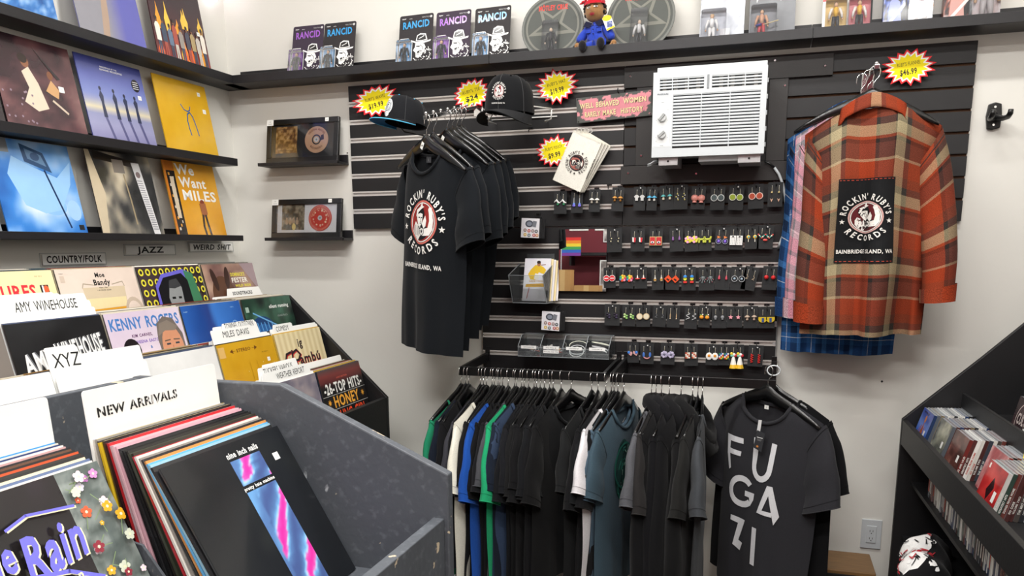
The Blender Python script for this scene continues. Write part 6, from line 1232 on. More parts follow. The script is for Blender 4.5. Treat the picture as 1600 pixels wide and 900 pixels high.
tdiv(0, 0, -.012, 'SOUNDTRACKS', 'white divider stencilled SOUNDTRACKS at the bin end', rise=-.125, tab=(-.06, .145, .028), tx=.03, ty=SL-.124, size=.013, style='b', hand=False, wd=.125, shear=0)
tdiv(2, 1, .006, 'MILES DAVIS', 'white divider with a handwritten name right behind the mustard yellow cover', rise=.012, tab=(-.1575, .06, .038), tx=-.03, ty=SL+.020, size=.021, wd=.145)
tdiv(2, 1, .015, 'TOWNES OLDTOWN', 'half hidden white divider, second behind the mustard yellow cover', rise=.016, tab=(-.08, .10, .050), tx=.01, ty=SL+.044, size=.021, wd=.16)
tdiv(2, 1, .024, '', 'rearmost white divider behind the mustard yellow cover', rise=.012, tab=(-.12, .12, .045))
tdiv(2, 0, .006, 'COMEDY', 'white divider handwritten COMEDY behind the wood-grain cover', rise=.014, tab=(-.14, -.02, .022), tx=-.085, ty=SL+.010, size=.018, wd=.085)
tdiv(2, 0, .012, '', 'plain white divider behind the wood-grain cover', rise=.02)
tdiv(3, 1, .004, 'WEATHER REPORT', 'white handwritten divider at the front of the lowest tier stack', rise=.010, tab=(-.14, .12, .032), tx=.02, ty=SL+.012, size=.020, wd=.17)
tdiv(3, 1, .014, 'TUCKERS VARIOUS', 'white divider half hidden behind the front handwritten card, lowest tier', rise=.020, tab=(-.14, .08, .040), tx=-.03, ty=SL+.034, size=.020, wd=.17)
tdiv(3, 1, .024, '', 'rearmost white divider of the group in the lowest tier', rise=.02, tab=(-.1, .10, .045))
tdiv(3, 0, .075, '', 'plain white divider at the back of the lowest tier', rise=.022)
tdiv(2, 4, -.02, '', 'blank white divider at the left frame edge, lower', rise=.015)
tdiv(1, 4, .0, '', 'blank white divider at the left frame edge, upper', rise=.035, tab=(.0, .1575, .03))

# ============================================================ near record bin (worn grey)
b = thing('record_bin', 'worn grey painted record bin nearest the camera', 'record bin', (0, 0, 0))
prof = [(1.175, 0), (1.873, 0), (1.873, 1.146), (1.527, 1.297), (1.175, 1.297)]
slab('end_panel', prof, -1.985, -1.962, 'bin_grey', b, .003); slab('end_panel', prof, -3.40, -3.377, 'bin_grey', b, .003)
MB().box(1.842, 1.864, -3.376, -1.9855, 0, 1.062).build('front_board', 'bin_grey', b, bevel=.002)
MB().box(1.18, 1.198, -3.376, -1.9855, 0, 1.296).build('back_board', 'bin_grey', b, bevel=.002)
MB().box(1.199, 1.8415, -3.376, -1.9855, .922, .944).build('bin_floor', 'bin_grey', b)
slab('inner_partition', [(1.20, .945), (1.62, .945), (1.50, 1.10), (1.20, 1.15)], -2.339, -2.334, 'bin_grey', b, 0)
# fronts of the near bin
NL = R(30)
def n_nails():
    a = A_('#141619'); fld(a, lambda u, v: ramp(fbm(u*2.2, v*2.2, 71), [(0, '#101215'), (.6, '#181b1f'), (1, '#2c2f2c')]))
    def art(x0, y0, x1, y1, sd):
        def f(u, v):
            n = math.sin(u*6-v*((y1-y0)*60)+2.2*fbm(u*3, v*6, sd)); d = abs(u-.25-.9*(1-v)); n = n*(1 if u > .3*v else .2)-max(0, d-.5); return ramp((n+1)/2, [(0, '#44588c'), (.45, '#5578ac'), (.66, '#6fa6d8'), (.76, '#9fd0ee'), (.82, '#d85ab4'), (1, '#e02f9c')])
        a.field(x0, y0, x1, y1, 14, int(14*(y1-y0)/(x1-x0))+2, f)
    art(.148, .235, .232, .283, 5); art(.148, .0, .232, .222, 8)
    a.text('nine inch nails', .190, .2885, .0105, '#eeeeea', 'b', width=.088).text('pretty hate machine', .190, .2255, .0062, '#eeeeea', 'b', width=.088); price(a, .268, .262, .016); return a
def n_prp():
    a = A_('#1a1719'); fld(a, lambda u, v: ramp(fbm(u*3, v*3, 72), [(0, '#161416'), (.7, '#221d20'), (1, '#3a2c3c')]))
    a.field(.235, 0, .315, .315, 18, 60, lambda u, v: ramp(fbm(u*4, v*16, 73), [(0, '#3a4340'), (.45, '#646d6a'), (.7, '#8a928e'), (1, '#a9b0a8')])); r = random.Random(6)
    for k in range(30):
        x, y = r.uniform(.240, .31), r.uniform(.01, .305); c = r.choice(('#c98ac0', '#e0603c', '#e8a82c', '#d8d2e2', '#8a2a3a', '#b06fae', '#cfd4c0', '#f0d8e0')); s = r.uniform(.003, .008)
        a.line([(x, y), (x+r.uniform(-.03, .03), y+r.uniform(-.03, .03))], .0012, '#7f9468')
        for q in range(5): a.ell(x+s*.8*math.cos(q*1.26), y+s*.8*math.sin(q*1.26), s*.6, s*.55, c, 7)
        a.ell(x, y, s*.35, s*.35, '#f0e8c0', 6)
    for dx, dy, c in ((.0022, -.0022, '#e6dcb4'), (0, 0, '#6f6cd8')):
        T = lambda pts, w: a.line([(x+dx, y+dy) for x, y in pts], w, c)
        a.text('Purple', .062+dx, .205+dy, .045, c, 'b', shear=.15, rot=.05, width=.12)
        a.text('Rain', .178+dx, .188+dy, .058, c, 'b', shear=.25, rot=.10, width=.105); T([(.125, .262), (.160, .272), (.235, .262)], .004); T([(.132, .190), (.185, .178), (.232, .150)], .006)
    for dx, dy, c in ((.001, -.001, '#6f6cd8'), (0, 0, '#e6dcb4')): a.text('and the Revolution', .122+dx, .150+dy, .014, c, 'b', shear=.2, rot=.13, width=.165)
    return a
lp((1.683, -2.0-SL/2, .9465), R(90), NL, '#17191c', n_nails(), 'black shrink-wrapped cover with pink and blue strip, front of the New Arrivals row', m='shrink', tilt=R(0), side='#3a3c3f', top='#2a2a2c')
lp((1.565, -2.345-SL/2, .9465), R(90), R(24.5), '#1a1719', n_prp(), 'black cover with violet script title and a flowered border', m='shrink', side='#4a4c4e', top='#e6e4dc')
# behind the fronts: (edge colour, top colour)
ST = [('#2a2a2c', '#1d1d1f'), ('#8fb8cc', '#8a8c90'), ('#5fa8d8', '#d9d6d4'), ('#c98a4a', '#e0a050'), ('#2b2b2d', '#3a3632'), ('#8c8680', '#2c2c2e'), ('#d8d4cc', '#4a4a4c'), ('#b42430', '#2f62b4'), ('#3b342c', '#e6e4e4'), ('#3c4034', '#2a2a2c'), ('#2a2826', '#3a3a3c'), ('#1b1b1c', '#d0d0d0'), ('#242426', '#2a2a2a'), ('#1f1f21', '#1e1e20'),
      ('#d8a8b4', '#2e2e30'), ('#e0b8c0', '#e2b9c2'), ('#c9a8b0', '#efe6e2'), ('#b82a30', '#d8d0cc'), ('#3a2424', '#c8342e'), ('#2d2224', '#e8d8a0'), ('#d9b52c', '#3a3632'), ('#4a4642', '#7a756c'), ('#9a948c', '#e8c81e'), ('#c9c4bc', '#3a5f9c')]
NM_ = lambda i: ['charcoal', 'pale blue', 'sky blue', 'orange', 'black glossy', 'taupe', 'light grey', 'bright red', 'dark brown', 'olive', 'dark', 'black thin', 'matte black', 'jet black', 'dusty pink', 'light pink', 'mauve', 'scarlet', 'dark maroon', 'brown black', 'mustard', 'grey brown', 'yellow topped', 'stone'][i]
for k, (sc, tc) in enumerate(ST):
    f = k/len(ST); xb = 1.683-.011-k*.0095; ln = NL-f**.9*R(22)
    lp((xb, -2.0-SL/2-.004+rs.uniform(-.003, .003), .9465+rs.uniform(0, .003)), R(90), ln, sc, None, '%s sleeve edge, %s behind the front of the New Arrivals row' % (NM_(k), ORD[k]), top=tc, side=sc, m='shrink', group='records in the New Arrivals row', th=.0042)
for k in range(15):
    sc, tc = [('#d8d4cc', '#e9e7e0'), ('#5a6a8c', '#7f94b8'), ('#e0d4b0', '#e6dab8'), ('#2a2a2c', '#222'), ('#3a3836', '#8c8a86'), ('#c4502a', '#d86a3c'), ('#2a2a2a', '#3a3836'), ('#6a4a3a', '#c9a890'), ('#2c2c30', '#3a3a3e'), ('#c9a0a0', '#d8b0b0'), ('#e0dcd4', '#eceae4'), ('#2a3a6a', '#223'), ('#e6e2d8', '#f0ede6'), ('#3a86c0', '#4a9ad8'), ('#c8a4b0', '#d0a8b4')][k]
    lp((1.565-.010-k*.0115, -2.345-SL/2+rs.uniform(-.003, .003), .9465), R(90), R(24.5-k*1.2), sc, None, '%s sleeve edge, %s behind the violet script cover' % (['white', 'steel blue', 'cream', 'black', 'grey', 'orange', 'dark grey', 'brown', 'charcoal', 'rose', 'ivory', 'navy', 'off-white', 'bright blue', 'pink'][k], ORD[k]), top=tc, side=sc, m='shrink', group='records in the second near row', th=.0045)
divider((1.430, -2.0-SL/2-.006, .946), .318, .392, R(5), 'NEW ARRIVALS', 'large white divider stencilled NEW ARRIVALS in the grey bin', hand=False, style='b', tx=-.045, ty=.346, size=.0145, wd=.185, stencil=True, th=.002)
divider((1.375, -2.345-SL/2, .946), .318, .385, R(4), '', 'large blank white divider left of the New Arrivals card', th=.002)
divider((1.165, -2.18, .955), .318, .30, R(11), 'U', 'grey tabbed divider marked U behind the grey bin', tab=(-.02, .1575, .02), tx=.03, ty=.296, size=.02, m='bin_tab')

# ============================================================ CD rack on the right (black)
RO = Vector((2.887, -.30, 0)); RA = R(1.9)
def rk(x, y, z=0): return Vector((RO.x+x*math.cos(RA)-y*math.sin(RA), RO.y+x*math.sin(RA)+y*math.cos(RA), z))
b = thing('cd_rack', 'black sloping compact disc rack at the right frame edge', 'rack', RO, (0, 0, RA))
prof = [(0, 0), (.86, 0), (.86, 1.83), (.228, 1.182), (0, .957)]
slab('end_panel', prof, 0, .018, 'bin_black', b, .002); slab('end_panel', prof, -2.4, -2.382, 'bin_black', b, .002)
MB().box(.001, .018, -2.38, -.001, .868, .955).build('front_lip', 'bin_black', b, bevel=.0015)
MB().box(.0185, .42, -2.38, -.001, .868, .884).build('rack_floor', 'bin_black', b)
MB().box(.178, .190, -2.38, -.001, .885, 1.058).build('second_lip', 'bin_black', b, bevel=.0015)
MB().box(.1905, .56, -2.38, -.001, .975, .990).build('second_floor', 'bin_black', b)
MB().box(.385, .397, -2.38, -.001, .991, 1.20).build('third_lip', 'bin_black', b, bevel=.0015)
MB().box(.3975, .84, -2.38, -.001, 1.10, 1.115).build('third_floor', 'bin_black', b)
MB().box(.045, .40, -2.38, -.001, .722, .736).build('lower_shelf', 'bin_black', b, bevel=.001)
MB().box(.24, .25, -2.38, -.001, .737, .866).build('shelf_stop', 'bin_black', b)
MB().box(.030, .40, -2.38, -.001, .520, .535).build('bottom_shelf', 'bin_black', b, bevel=.001)
MB().box(.84, .855, -2.38, -.001, 0, 1.80).build('back_board', 'bin_black', b)
MB().box(.12, .137, -2.38, -.001, 0, .499).build('kick_board', 'bin_black', b)
CW, CH, CT = .142, .125, .0102
CDC = ['#2b2c30', '#8c8f94', '#c9c7c2', '#4c2c2a', '#3b3f48', '#d8d4cc', '#23365c', '#4a4440', '#a8a49c', '#1c1c1f', '#7a6a50', '#e2e0da', '#5a5f66', '#6a3a34', '#33443c']
CDN = ['charcoal', 'mid grey', 'pale grey', 'dark red', 'slate', 'ivory', 'navy', 'umber', 'stone', 'black', 'olive brown', 'white', 'steel grey', 'crimson', 'dark green']
def cd_(bottom, rz, lean, spine, label, cover=None, group=None, th=CT, txt=None, tcol='#ddd'):
    """jewel case: clear shell edge, printed inlay; front = local -y, spine = local +x"""
    t = thing('cd_case', label, 'cd', bottom, (-lean, 0, rz), group); w = CW; m = MB()
    m.box(-w/2, w/2, 0, th, 0, CH, mix(spine, '#b9bcc0', .25)); m.c[-5] = S('#a9adb2'); m.c[-6] = S('#8a8e92')
    m.c[1] = S(mix('#b4b8bc', spine, .25)); m.c[3] = S(spine); m.build('case', 'shrink', t)
    if txt:
        a = Art(0, 0); a.w = 0; a.text(txt, 0, 0, .0045, tcol, 'b', 'l'); a.build('spine_print', 'matte', t, (0, 0, 0), fn=lambda x, z, d: (w/2+d, th*.5-z+.002, .02+x))
    if cover: cover.build('cover_art', 'shrink', t, (0, 0, 0))
    return t
CA = lambda bg: Art(CW, CH, bg)
def k_blue():
    a = CA('#2f5fc0'); a.field(0, 0, CW, CH, 14, 14, lambda u, v: ramp(v+.3*fbm(u*4, v*4, 81), [(0, '#2a62d8'), (.5, '#2f5fc0'), (.75, '#6f8ad0'), (1, '#3a4f9c')])); a.poly([(.05, 0), (.055, .05), (.07, .085), (.085, .05), (.095, 0)], '#a8583a').ell(.07, .095, .010, .013, '#c07a4a').line([(.05, .07), (.03, .03)], .006, '#a8583a').line([(.09, .07), (.108, .04)], .006, '#a8583a').text('MOTHER LOVE', .06, .112, .006, '#33202a', 'b'); a.rect(.10, .035, .118, .062, '#f2f2ee'); return a
def k_mix(c1, c2, c3, sd, st=True):
    a = CA(c1); a.field(0, 0, CW, CH, 16, 14, lambda u, v: ramp(fbm(u*4, v*4, sd), [(.2, c1), (.5, c2), (.8, c3)])); 
    if st: a.rect(.10, .045, .118, .066, '#f2f2ee')
    return a
def k_cult():
    a = k_mix('#171316', '#2c2226', '#4a3a3c', 83, False); a.ring(.07, .062, .046, .050, '#b8a8a4', 24).text('CULT', .07, .05, .03, '#c9bcb8', 'b', width=.075); a.rect(.10, .02, .116, .046, '#f2f2ee'); return a
def k_red():
    a = k_mix('#8f1f22', '#b82c2c', '#c8403a', 84, False); a.poly([(.075, .095), (.095, .07), (.070, .030), (.050, .055)], '#2a1216').rect(.008, .105, .018, .118, '#f0e4dc').rect(.105, .038, .124, .066, '#f2f2ee'); return a
# columns in rack space: y of the far edge, front x, count
COLS = [(-.012, .034, 12, k_blue(), 'blue cover with an orange figure, front of the farthest column', '#23365c'), (-.180, .050, 15, k_mix('#4a4c48', '#77786c', '#a8a894', 85), 'grey green cover, front of the second column', '#5a5f66'), (-.350, .055, 15, k_mix('#3a2420', '#5f3a34', '#8a5a50', 86), 'brown striped cover, front of the third column', '#6a2a26'),
        (-.540, .100, 9, k_mix('#7a3038', '#a85a5c', '#c9a0a0', 87), 'rose cover half hidden in the fourth column', '#8a2f2a'), (-.705, .052, 12, k_red(), 'red cover with a dark diamond in the fifth column', '#c9c7c2')]
rk2 = random.Random(31)
for ci, (y0, x0, n, cov, lab, sp) in enumerate(COLS):
    for k in range(n):
        i = rk2.randrange(15); ln = R(16)*(1-.35*k/n); x = x0+k*.0113-.002*(k > 3)
        if x > .166: break
        if ci == 3 and k > 5: break
        cd_(rk(x-.004, y0-CW/2+rk2.uniform(-.002, .002), .886), R(-90)+RA, ln, sp if k == 0 else CDC[i], lab if k == 0 else '%s spined case, %s behind the front, %s column of the rack' % (CDN[i], ORD[k-1], ['farthest', 'second', 'third', 'fourth', 'fifth'][ci]),
            cov if k == 0 else None, None if k == 0 else 'compact discs in the first rack tier', txt=(['LIVE AND LOUD', 'GREATEST HITS', 'SONGS FROM HOME', 'NO CODE', 'VOLUME TWO', 'THE BEST OF'][k % 6] if ci in (2, 4) and k < 8 else None), tcol='#b8402f' if CDC[i] in ('#c9c7c2', '#d8d4cc', '#e2e0da', '#a8a49c', '#8c8f94') else '#e2e0da')
# second tier
for ci, (y0, n, cov, lab) in enumerate(((-.345, 9, k_cult(), 'dark cover with pale ringed lettering in the upper rack tier'), (-.505, 9, k_mix('#22242c', '#444', '#777', 90), 'grey cover nearer the camera in the upper rack tier'))):
    for k in range(n):
        i = rk2.randrange(15); x = .225+k*.0113+(-.005 if ci == 0 else .0)
        cd_(rk(x, y0-CW/2, .992), R(-90)+RA, R(12), CDC[i] if k else '#1c1a1e', lab if k == 0 else '%s spined case, %s behind the front, upper tier, %s column' % (CDN[i], ORD[k-1], 'first' if ci == 0 else 'second'), cov if k == 0 else None, None if k == 0 else 'compact discs in the upper rack tier')
for k in range(8):
    i = rk2.randrange(15); cd_(rk(.32+k*.0105-.03, -.195-CW/2, 1.00), R(-90)+RA, R(8), CDC[i], '%s spined case, %s in the loose row at the back of the upper tier' % (CDN[i], ORD[k]), None, 'loose discs behind the upper tier')
# spines on the shelf under the lip
SN = 0
TENS = ['', '', 'twenty', 'thirty', 'forty', 'fifty', 'sixty', 'seventy', 'eighty', 'ninety']
TH = ['', '', 'twentieth', 'thirtieth', 'fortieth', 'fiftieth', 'sixtieth', 'seventieth', 'eightieth', 'ninetieth']
def ordn(n):
    if n >= 100: return 'hundredth' if n == 100 else 'hundred-and-'+ordn(n-100)
    if n < 20: return ORD[n-1]
    return TENS[n//10]+'-'+ORD[n % 10-1] if n % 10 else TH[n//10]
yy = -.175
while yy > -1.33:
    i = rk2.randrange(15); th = rk2.choice((.0102, .0102, .0102, .0055, .0125)); c = CDC[i]
    t = thing('cd_case', '%s spine on the shelf under the lip, %s from the back wall' % (CDN[i], ordn(SN+1)), 'cd', rk(.062+rk2.uniform(-.002, .003), yy-th/2, .7375), (0, 0, RA), 'compact disc spines on the lower rack shelf')
    m = MB(); m.box(0, CW, -th/2+.0003, th/2-.0003, 0, CH, mix(c, '#9a9da0', .35)); m.c[5] = S(c); m.build('case', 'shrink', t)
    if i % 3 == 0: MB().box(-.0004, 0, -th*.2, th*.2, .02, .10, '#c9c6be' if i < 8 else '#b8503a').build('spine_print', 'matte', t)
    yy -= th+.0006; SN += 1
t = thing('divider_card', 'bright yellow divider card marked S among the discs', 'divider', rk(.150, -.74, .9), (-R(8), 0, R(-90)+RA))
MB().prism([(-.07, 0), (.07, 0), (.07, .175), (.065, .18), (-.055, .18), (-.07, .165)], 0, .001, '#f0d21c').build('card', 'gloss', t)
Art(.05, .045, '#f5f3ea').text('S', .025, .010, .026, '#1c1c1c', 'n', jit=.1).build('paper_label', 'matte', t, (.012, 0, .11))
# printed black fabric bag on the bottom shelf
t = thing('printed_bag', 'black bag with white and red graffiti print on the bottom shelf', 'bag', rk(.055, -.16, .5355), (0, 0, RA+R(-12)))
def bagf(u, v):
    th = PI*u; r = .075*(math.sin(PI*min(v*.9+.08, 1))**.4); return (.02+.07*math.cos(th)+.008*math.sin(v*17), -.10-.36*(v-.3), .10*math.sin(th)*(.9+.12*math.sin(v*9)+.05*math.sin(u*15+v*8))*r/.075)
MB().grid(bagf, 26, 30, '#121214').build('bag', 'cloth', t, smooth=True)
A = Art(0, 0); A.w = 0; rr = random.Random(15)
A.poly([(.42, .25), (.93, .28), (.95, .6), (.90, .88), (.62, .90), (.45, .7), (.5, .5)], '#e9e8e6')
for k in range(26):
    u, v = rr.uniform(.35, .95), rr.uniform(.22, .9); s = rr.uniform(.02, .05)
    pts = [(u+s*1.1*math.cos(q)*rr.uniform(.6, 1.2), v+s*.9*math.sin(q)*rr.uniform(.6, 1.2)) for q in [i*PI/4 for i in range(8)]]; A.poly(pts, '#efeeec' if k % 5 else '#b8323c')
for k in range(26):
    u, v = rr.uniform(.4, .95), rr.uniform(.25, .85); A.line([(u, v), (u+rr.uniform(-.08, .08), v+rr.uniform(-.06, .06)), (u+rr.uniform(-.1, .1), v+rr.uniform(-.08, .08))], .012, '#17171a' if k % 3 else '#b8323c')
def bagp(x, z, d):
    x = min(max(x, .02), .98); z = min(max(z, .02), .95); q = Vector(bagf(x, z)); c = Vector((.02, q.y, .0)); return tuple(q+(q-c).normalized()*(.001+d*2))
A.build('print', 'ink', t, fn=bagp, clip=False, tess=.06)
# ============================================================ clothes rack under the slatwall
BAR_Z = 1.084
for i, (x0, x1) in enumerate(((1.255, 1.848), (1.866, 2.462))):
    t = thing('hanging_rack', ['left black clothes rack rail under the slatwall', 'right black clothes rack rail under the slatwall'][i], 'rack', (x0, -.35, BAR_Z-.034)); w = x1-x0
    MB().box(0, w, -.006, .006, 0, .034).build('rail', 'bmetal', t, bevel=.001)
    for s, x in ((0, .0), (1, w-.012)):
        MB().prism([(.0065, 0), (.0065, .034), (.322, .052), (.322, .012)], x, x+.012, axis='x').build('arm', 'bmetal', t, bevel=.001)
        MB().box(x-.004, x+.016, .3225, .3285, -.03, .075).build('wall_bracket', 'bmetal', t, bevel=.001)
def hanger(loc, rz, label, tilt=0, group=None, lab=None):
    """wooden hanger; origin where the hook rests on its rail"""
    t = thing('clothes_hanger', label, 'hanger', loc, (0, tilt, rz), group); r = .0165
    pts = [(0, 0, -.072), (0, 0, -.052), (.006, 0, -.043), (.014, 0, -.034)]+[(r*math.cos(a), 0, -r-.001+r*math.sin(a)+.002) for a in [-.35+k*(PI+.55)/11 for k in range(12)]]+[(-r*1.02, 0, -.028), (-r*.95, 0, -.033)]
    MB().tube(pts, .0018, 6).build('hook', 'chrome', t, smooth=True)
    m = MB(); n = 14; sec = []
    for k in range(-n, n+1):
        x = .213*k/n; q = abs(k)/n; zc = -.098-.088*q**1.3+.014*math.exp(-(q/.12)**2)-.008*(1-q)**2; hh = .036*(1-q)**.8+.009; y = .018*q*q; sec.append((x, y, zc, hh))
    vs = []
    for x, y, z, hh in sec:
        for a in range(8): vs.append((x, y+.0062*math.cos(a*PI/4+.39), z+hh*math.sin(a*PI/4+.39)*.62))
    fs = [(i*8+j, i*8+(j+1) % 8, (i+1)*8+(j+1) % 8, (i+1)*8+j) for i in range(2*n) for j in range(8)]+[tuple(range(8)), tuple(2*n*8+j for j in range(8))[::-1]]
    m.add(vs, fs); m.build('shoulders', 'bwood', t, smooth=True)
    MB().cyl((0, 0, -.076), (0, 0, -.068), .0035, n=8).build('collar_ferrule', 'chrome', t)
    if lab: Art(.016, .026, '#f2f2ee').text(lab, .008, .009, .007, '#333', 'b').build('size_label', 'matte', t, (-.022, -.0075, -.118), (0, R(28), 0))
    return t
def garment(label, cat, loc, rz, col, L=.74, sq=1, D=.012, F=.006, bend=0, tilt=0, longs=False, m='cloth', name='t_shirt', neck=.112, dipf=.085, dipb=.022, nz=-.119, sz=-.172, hw=(.222, .245, .262), seed=0, sleeves=(-1, 1), sl_in=.0, res=(22, 20), collar=True, plaidm=None, cuff=None, spread=0, group=None, thick=.0):
    """two draped sheets on a hanger + sleeves; returns root and the front surface function"""
    t = thing(name, label, cat, loc, (0, tilt, rz), group); rn = random.Random(seed); ph = [rn.uniform(0, 6) for _ in range(5)]; k1, k2 = rn.uniform(4, 6.5), rn.uniform(8, 11)
    def Hw(v): return (hw[0]+(hw[1]-hw[0])*min(v/.16, 1)**.6 if v < .16 else hw[1]+(hw[2]-hw[1])*(v-.16)/.84)*sq
    def zt(u, dip):
        x = abs(u)*hw[0]
        if x < neck: return nz-dip*max(0, 1-(x/neck)**2)**.55
        return nz+(sz-nz)*((x-neck)/(hw[0]-neck))**1.15
    def surf(u, v, side):
        z0 = zt(u, dipf if side < 0 else dipb); z = z0+(-L-z0)*v; x = u*Hw(v); e = 1-u**6
        f = F*(.25+1.1*v)*(math.sin(k1*u+ph[0]+1.2*v)+.5*math.sin(k2*u+ph[1]-.8*v)+.35*math.sin(17*u+ph[2])*v)+.35*F*math.sin(9*v+3*u+ph[3])
        inn = 1 if abs(u)*hw[0] < neck*.9 else min(1, .12+v*16)
        y = side*(thick*inn+D*(1-u*u)*min(1, .35*inn+2.2*v)+.0095*e*inn)+f+bend*u*u+.016*min(1, abs(u))**2
        x += .35*f*math.sin(k1*u+ph[0]); return (x, y, z)
    rn0 = rn.uniform(-.05, .02)
    mat_ = plaidm or m; uvf = (lambda u, v: ((u*2-1)*.27+.3, -v*L)) if plaidm else None
    b = MB(); c = None if plaidm else col
    b.grid(lambda u, v: surf(u*2-1, v, -1), res[0], res[1], c, uvfn=uvf); b.grid(lambda u, v: surf(u*2-1, v, 1), res[0], res[1], c, uvfn=uvf)
    b.build('body', mat_, t, smooth=True, fix=False)
    for s in sleeves:
        if longs: kl = sl_in if s < 0 else 0; path = [((.180, -.222), .074), ((.200, -.33), .074), ((.220, -.47), .066), ((.232, -.60-kl*.6), .058), ((.232, -.70-kl), .052)]
        else: path = [((.190, -.222), .080), ((.214, -.285), .084), ((.230, -.35), .081), ((.240, -.415), .076)]
        def sec(w, b_):
            q = b_*(len(path)-1); i = min(int(q), len(path)-2); f_ = q-i; (x0, z0), r0 = path[i]; (x1, z1), r1 = path[i+1]; x = x0+(x1-x0)*f_; z = z0+(z1-z0)*f_; r = r0+(r1-r0)*f_
            ang = R(62)*(1-.62*b_) if not longs else R(58)*(1-.9*b_)            # direction of the flat sleeve section
            dx, dz = math.cos(ang), math.sin(ang); a = 2*PI*w; ca, sa = math.cos(a), math.sin(a)
            wob = 1+.06*math.sin(a*3+b_*9+ph[4])
            X = s*(x*sq**.5+r*ca*dx*.95-(sl_in*.85*min(1, .25+b_*1.5) if s < 0 else 0)); Z = z+(sz+.152)+r*ca*dz+(rn0 if not longs else 0)*b_
            Y = sa*(.010+D*.75+.012*b_)*wob+bend*1.05+.016+.003*math.sin(b_*11+ph[2]*s)-spread*b_
            return (X, Y, Z)
        q = MB(); q.grid(lambda w, b_: sec(w, b_), 16, 14 if longs else 9, c, closed=True, uvfn=(lambda w, b_: (w*.34+.05, -b_*.6)) if plaidm else None); sl = q.build('sleeve', mat_, t, smooth=True, fix=False)
        sm = MB(); cc_ = None if plaidm else mix(col, '#000000', .45)
        if not plaidm and not longs:
            sm.tube([Vector(sec(i/16, .90)) for i in range(16)], .0011, 4, cc_, closed=True); sm.build('hem_seam', 'cloth', t, smooth=True)
        sm = MB(); sm.tube([Vector(sec(i/16, .04)) for i in range(16)], .0018, 4, cc_, closed=True); sm.build('armhole_seam', 'cloth' if not plaidm else m_cuff, t, smooth=True)
        hem = MB(); hem.tube([Vector(sec(i/16, 1))+Vector((0, 0, .0)) for i in range(16)], .0022, 5, None if plaidm else mix(col, '#000000', .12), closed=True); hem.build('cuff_hem', 'cloth' if not plaidm else m_cuff, t, smooth=True)
        if cuff:
            q = MB(); q.grid(lambda w, b_: tuple(Vector(sec(w, .90+.13*b_))+Vector((math.cos(2*PI*w)*s*.006, math.sin(2*PI*w)*.006, -.02))), 16, 3, None, closed=True, uvfn=lambda w, b_: (w*.3+.02, b_*.03+.01)); q.build('turned_cuff', cuff, t, smooth=True, fix=False)
    if collar:
        pf = [surf(-neck/hw[0]+2*neck/hw[0]*k/12, 0, -1) for k in range(13)]; pb = [surf(neck/hw[0]-2*neck/hw[0]*k/10, 0, 1) for k in range(1, 10)]
        MB().tube([Vector(p)+Vector((0, 0, -.001)) for p in pf+pb], .0075, 6, mix(col, '#000000', .1) if not plaidm else None, closed=True, flat=.9).build('collar', mat_, t, smooth=True)
    def onfront(cx, cz):
        """maps art (x right, z up, metres) centred at (cx,cz) onto the front sheet"""
        def fn(x, z, d):
            X, Z = cx+x, cz+z; v = .3; u = 0
            for _ in range(5):
                u = max(-1, min(1, X/Hw(v))); z0 = zt(u, dipf); v = max(0, min(1, (Z-z0)/(-L-z0)))
            p = Vector(surf(u, v, -1)); return (p.x, p.y-.0012-d*3, p.z)
        return fn
    return t, onfront, surf
m_cuff = mat('cotton_trim', '#3a2a26', .9)
def rackpoint(px, y=-.35): return Vector((W(px, 575, y=y).x, y, BAR_Z+.0005))
ROW = [ # hook pixel, colour, words, extras
 (720, '#1f7a58', 'green'), (727, '#141a26', 'dark navy'), (732, '#131315', 'black'), (750, '#3a3a40', 'charcoal heather'), (755, '#111113', 'black'), (761, '#e6e3d4', 'cream white'), (768.5, '#151516', 'black'), (771, '#15171c', 'black'),
 (778, '#1a2432', 'navy'), (780.5, '#1f4fa4', 'royal blue'), (785, '#131315', 'black'), (794, '#19191c', 'black'), (804, '#4a4b50', 'grey'), (806.5, '#23a06c', 'bright green'), (815, '#1a2230', 'dark navy'), (819, '#34435c', 'slate blue'),
 (825.6, '#191a1e', 'black'), (834.5, '#16171a', 'black'), (838.4, '#19191a', 'black'), (844, '#151517', 'black'), (850.5, '#131315', 'black'), (858.6, '#151619', 'black'), (864.4, '#171719', 'black'), (877, '#151516', 'black'), (892.5, '#161719', 'black'),
 (925, '#1c1d1e', 'faded black'), (934.7, '#151517', 'black'), (947, '#191a1c', 'black'), (955.8, '#171719', 'black'), (960, '#e2dfe2', 'white'), (966, '#4e6272', 'blue grey'), (975, '#3f525e', 'slate teal'),
 (1019, '#5a5b60', 'mid grey'), (1026, '#2c2a2a', 'washed black'), (1034.5, '#131315', 'black hooded'), (1047, '#121215', 'black hooded'), (1065.4, '#131315', 'black hooded'), (1083.7, '#151516', 'black hooded'), (1092, '#222221', 'faded black'), (1099, '#43464a', 'dark grey olive'),
]
rw = random.Random(23); NX = len(ROW)
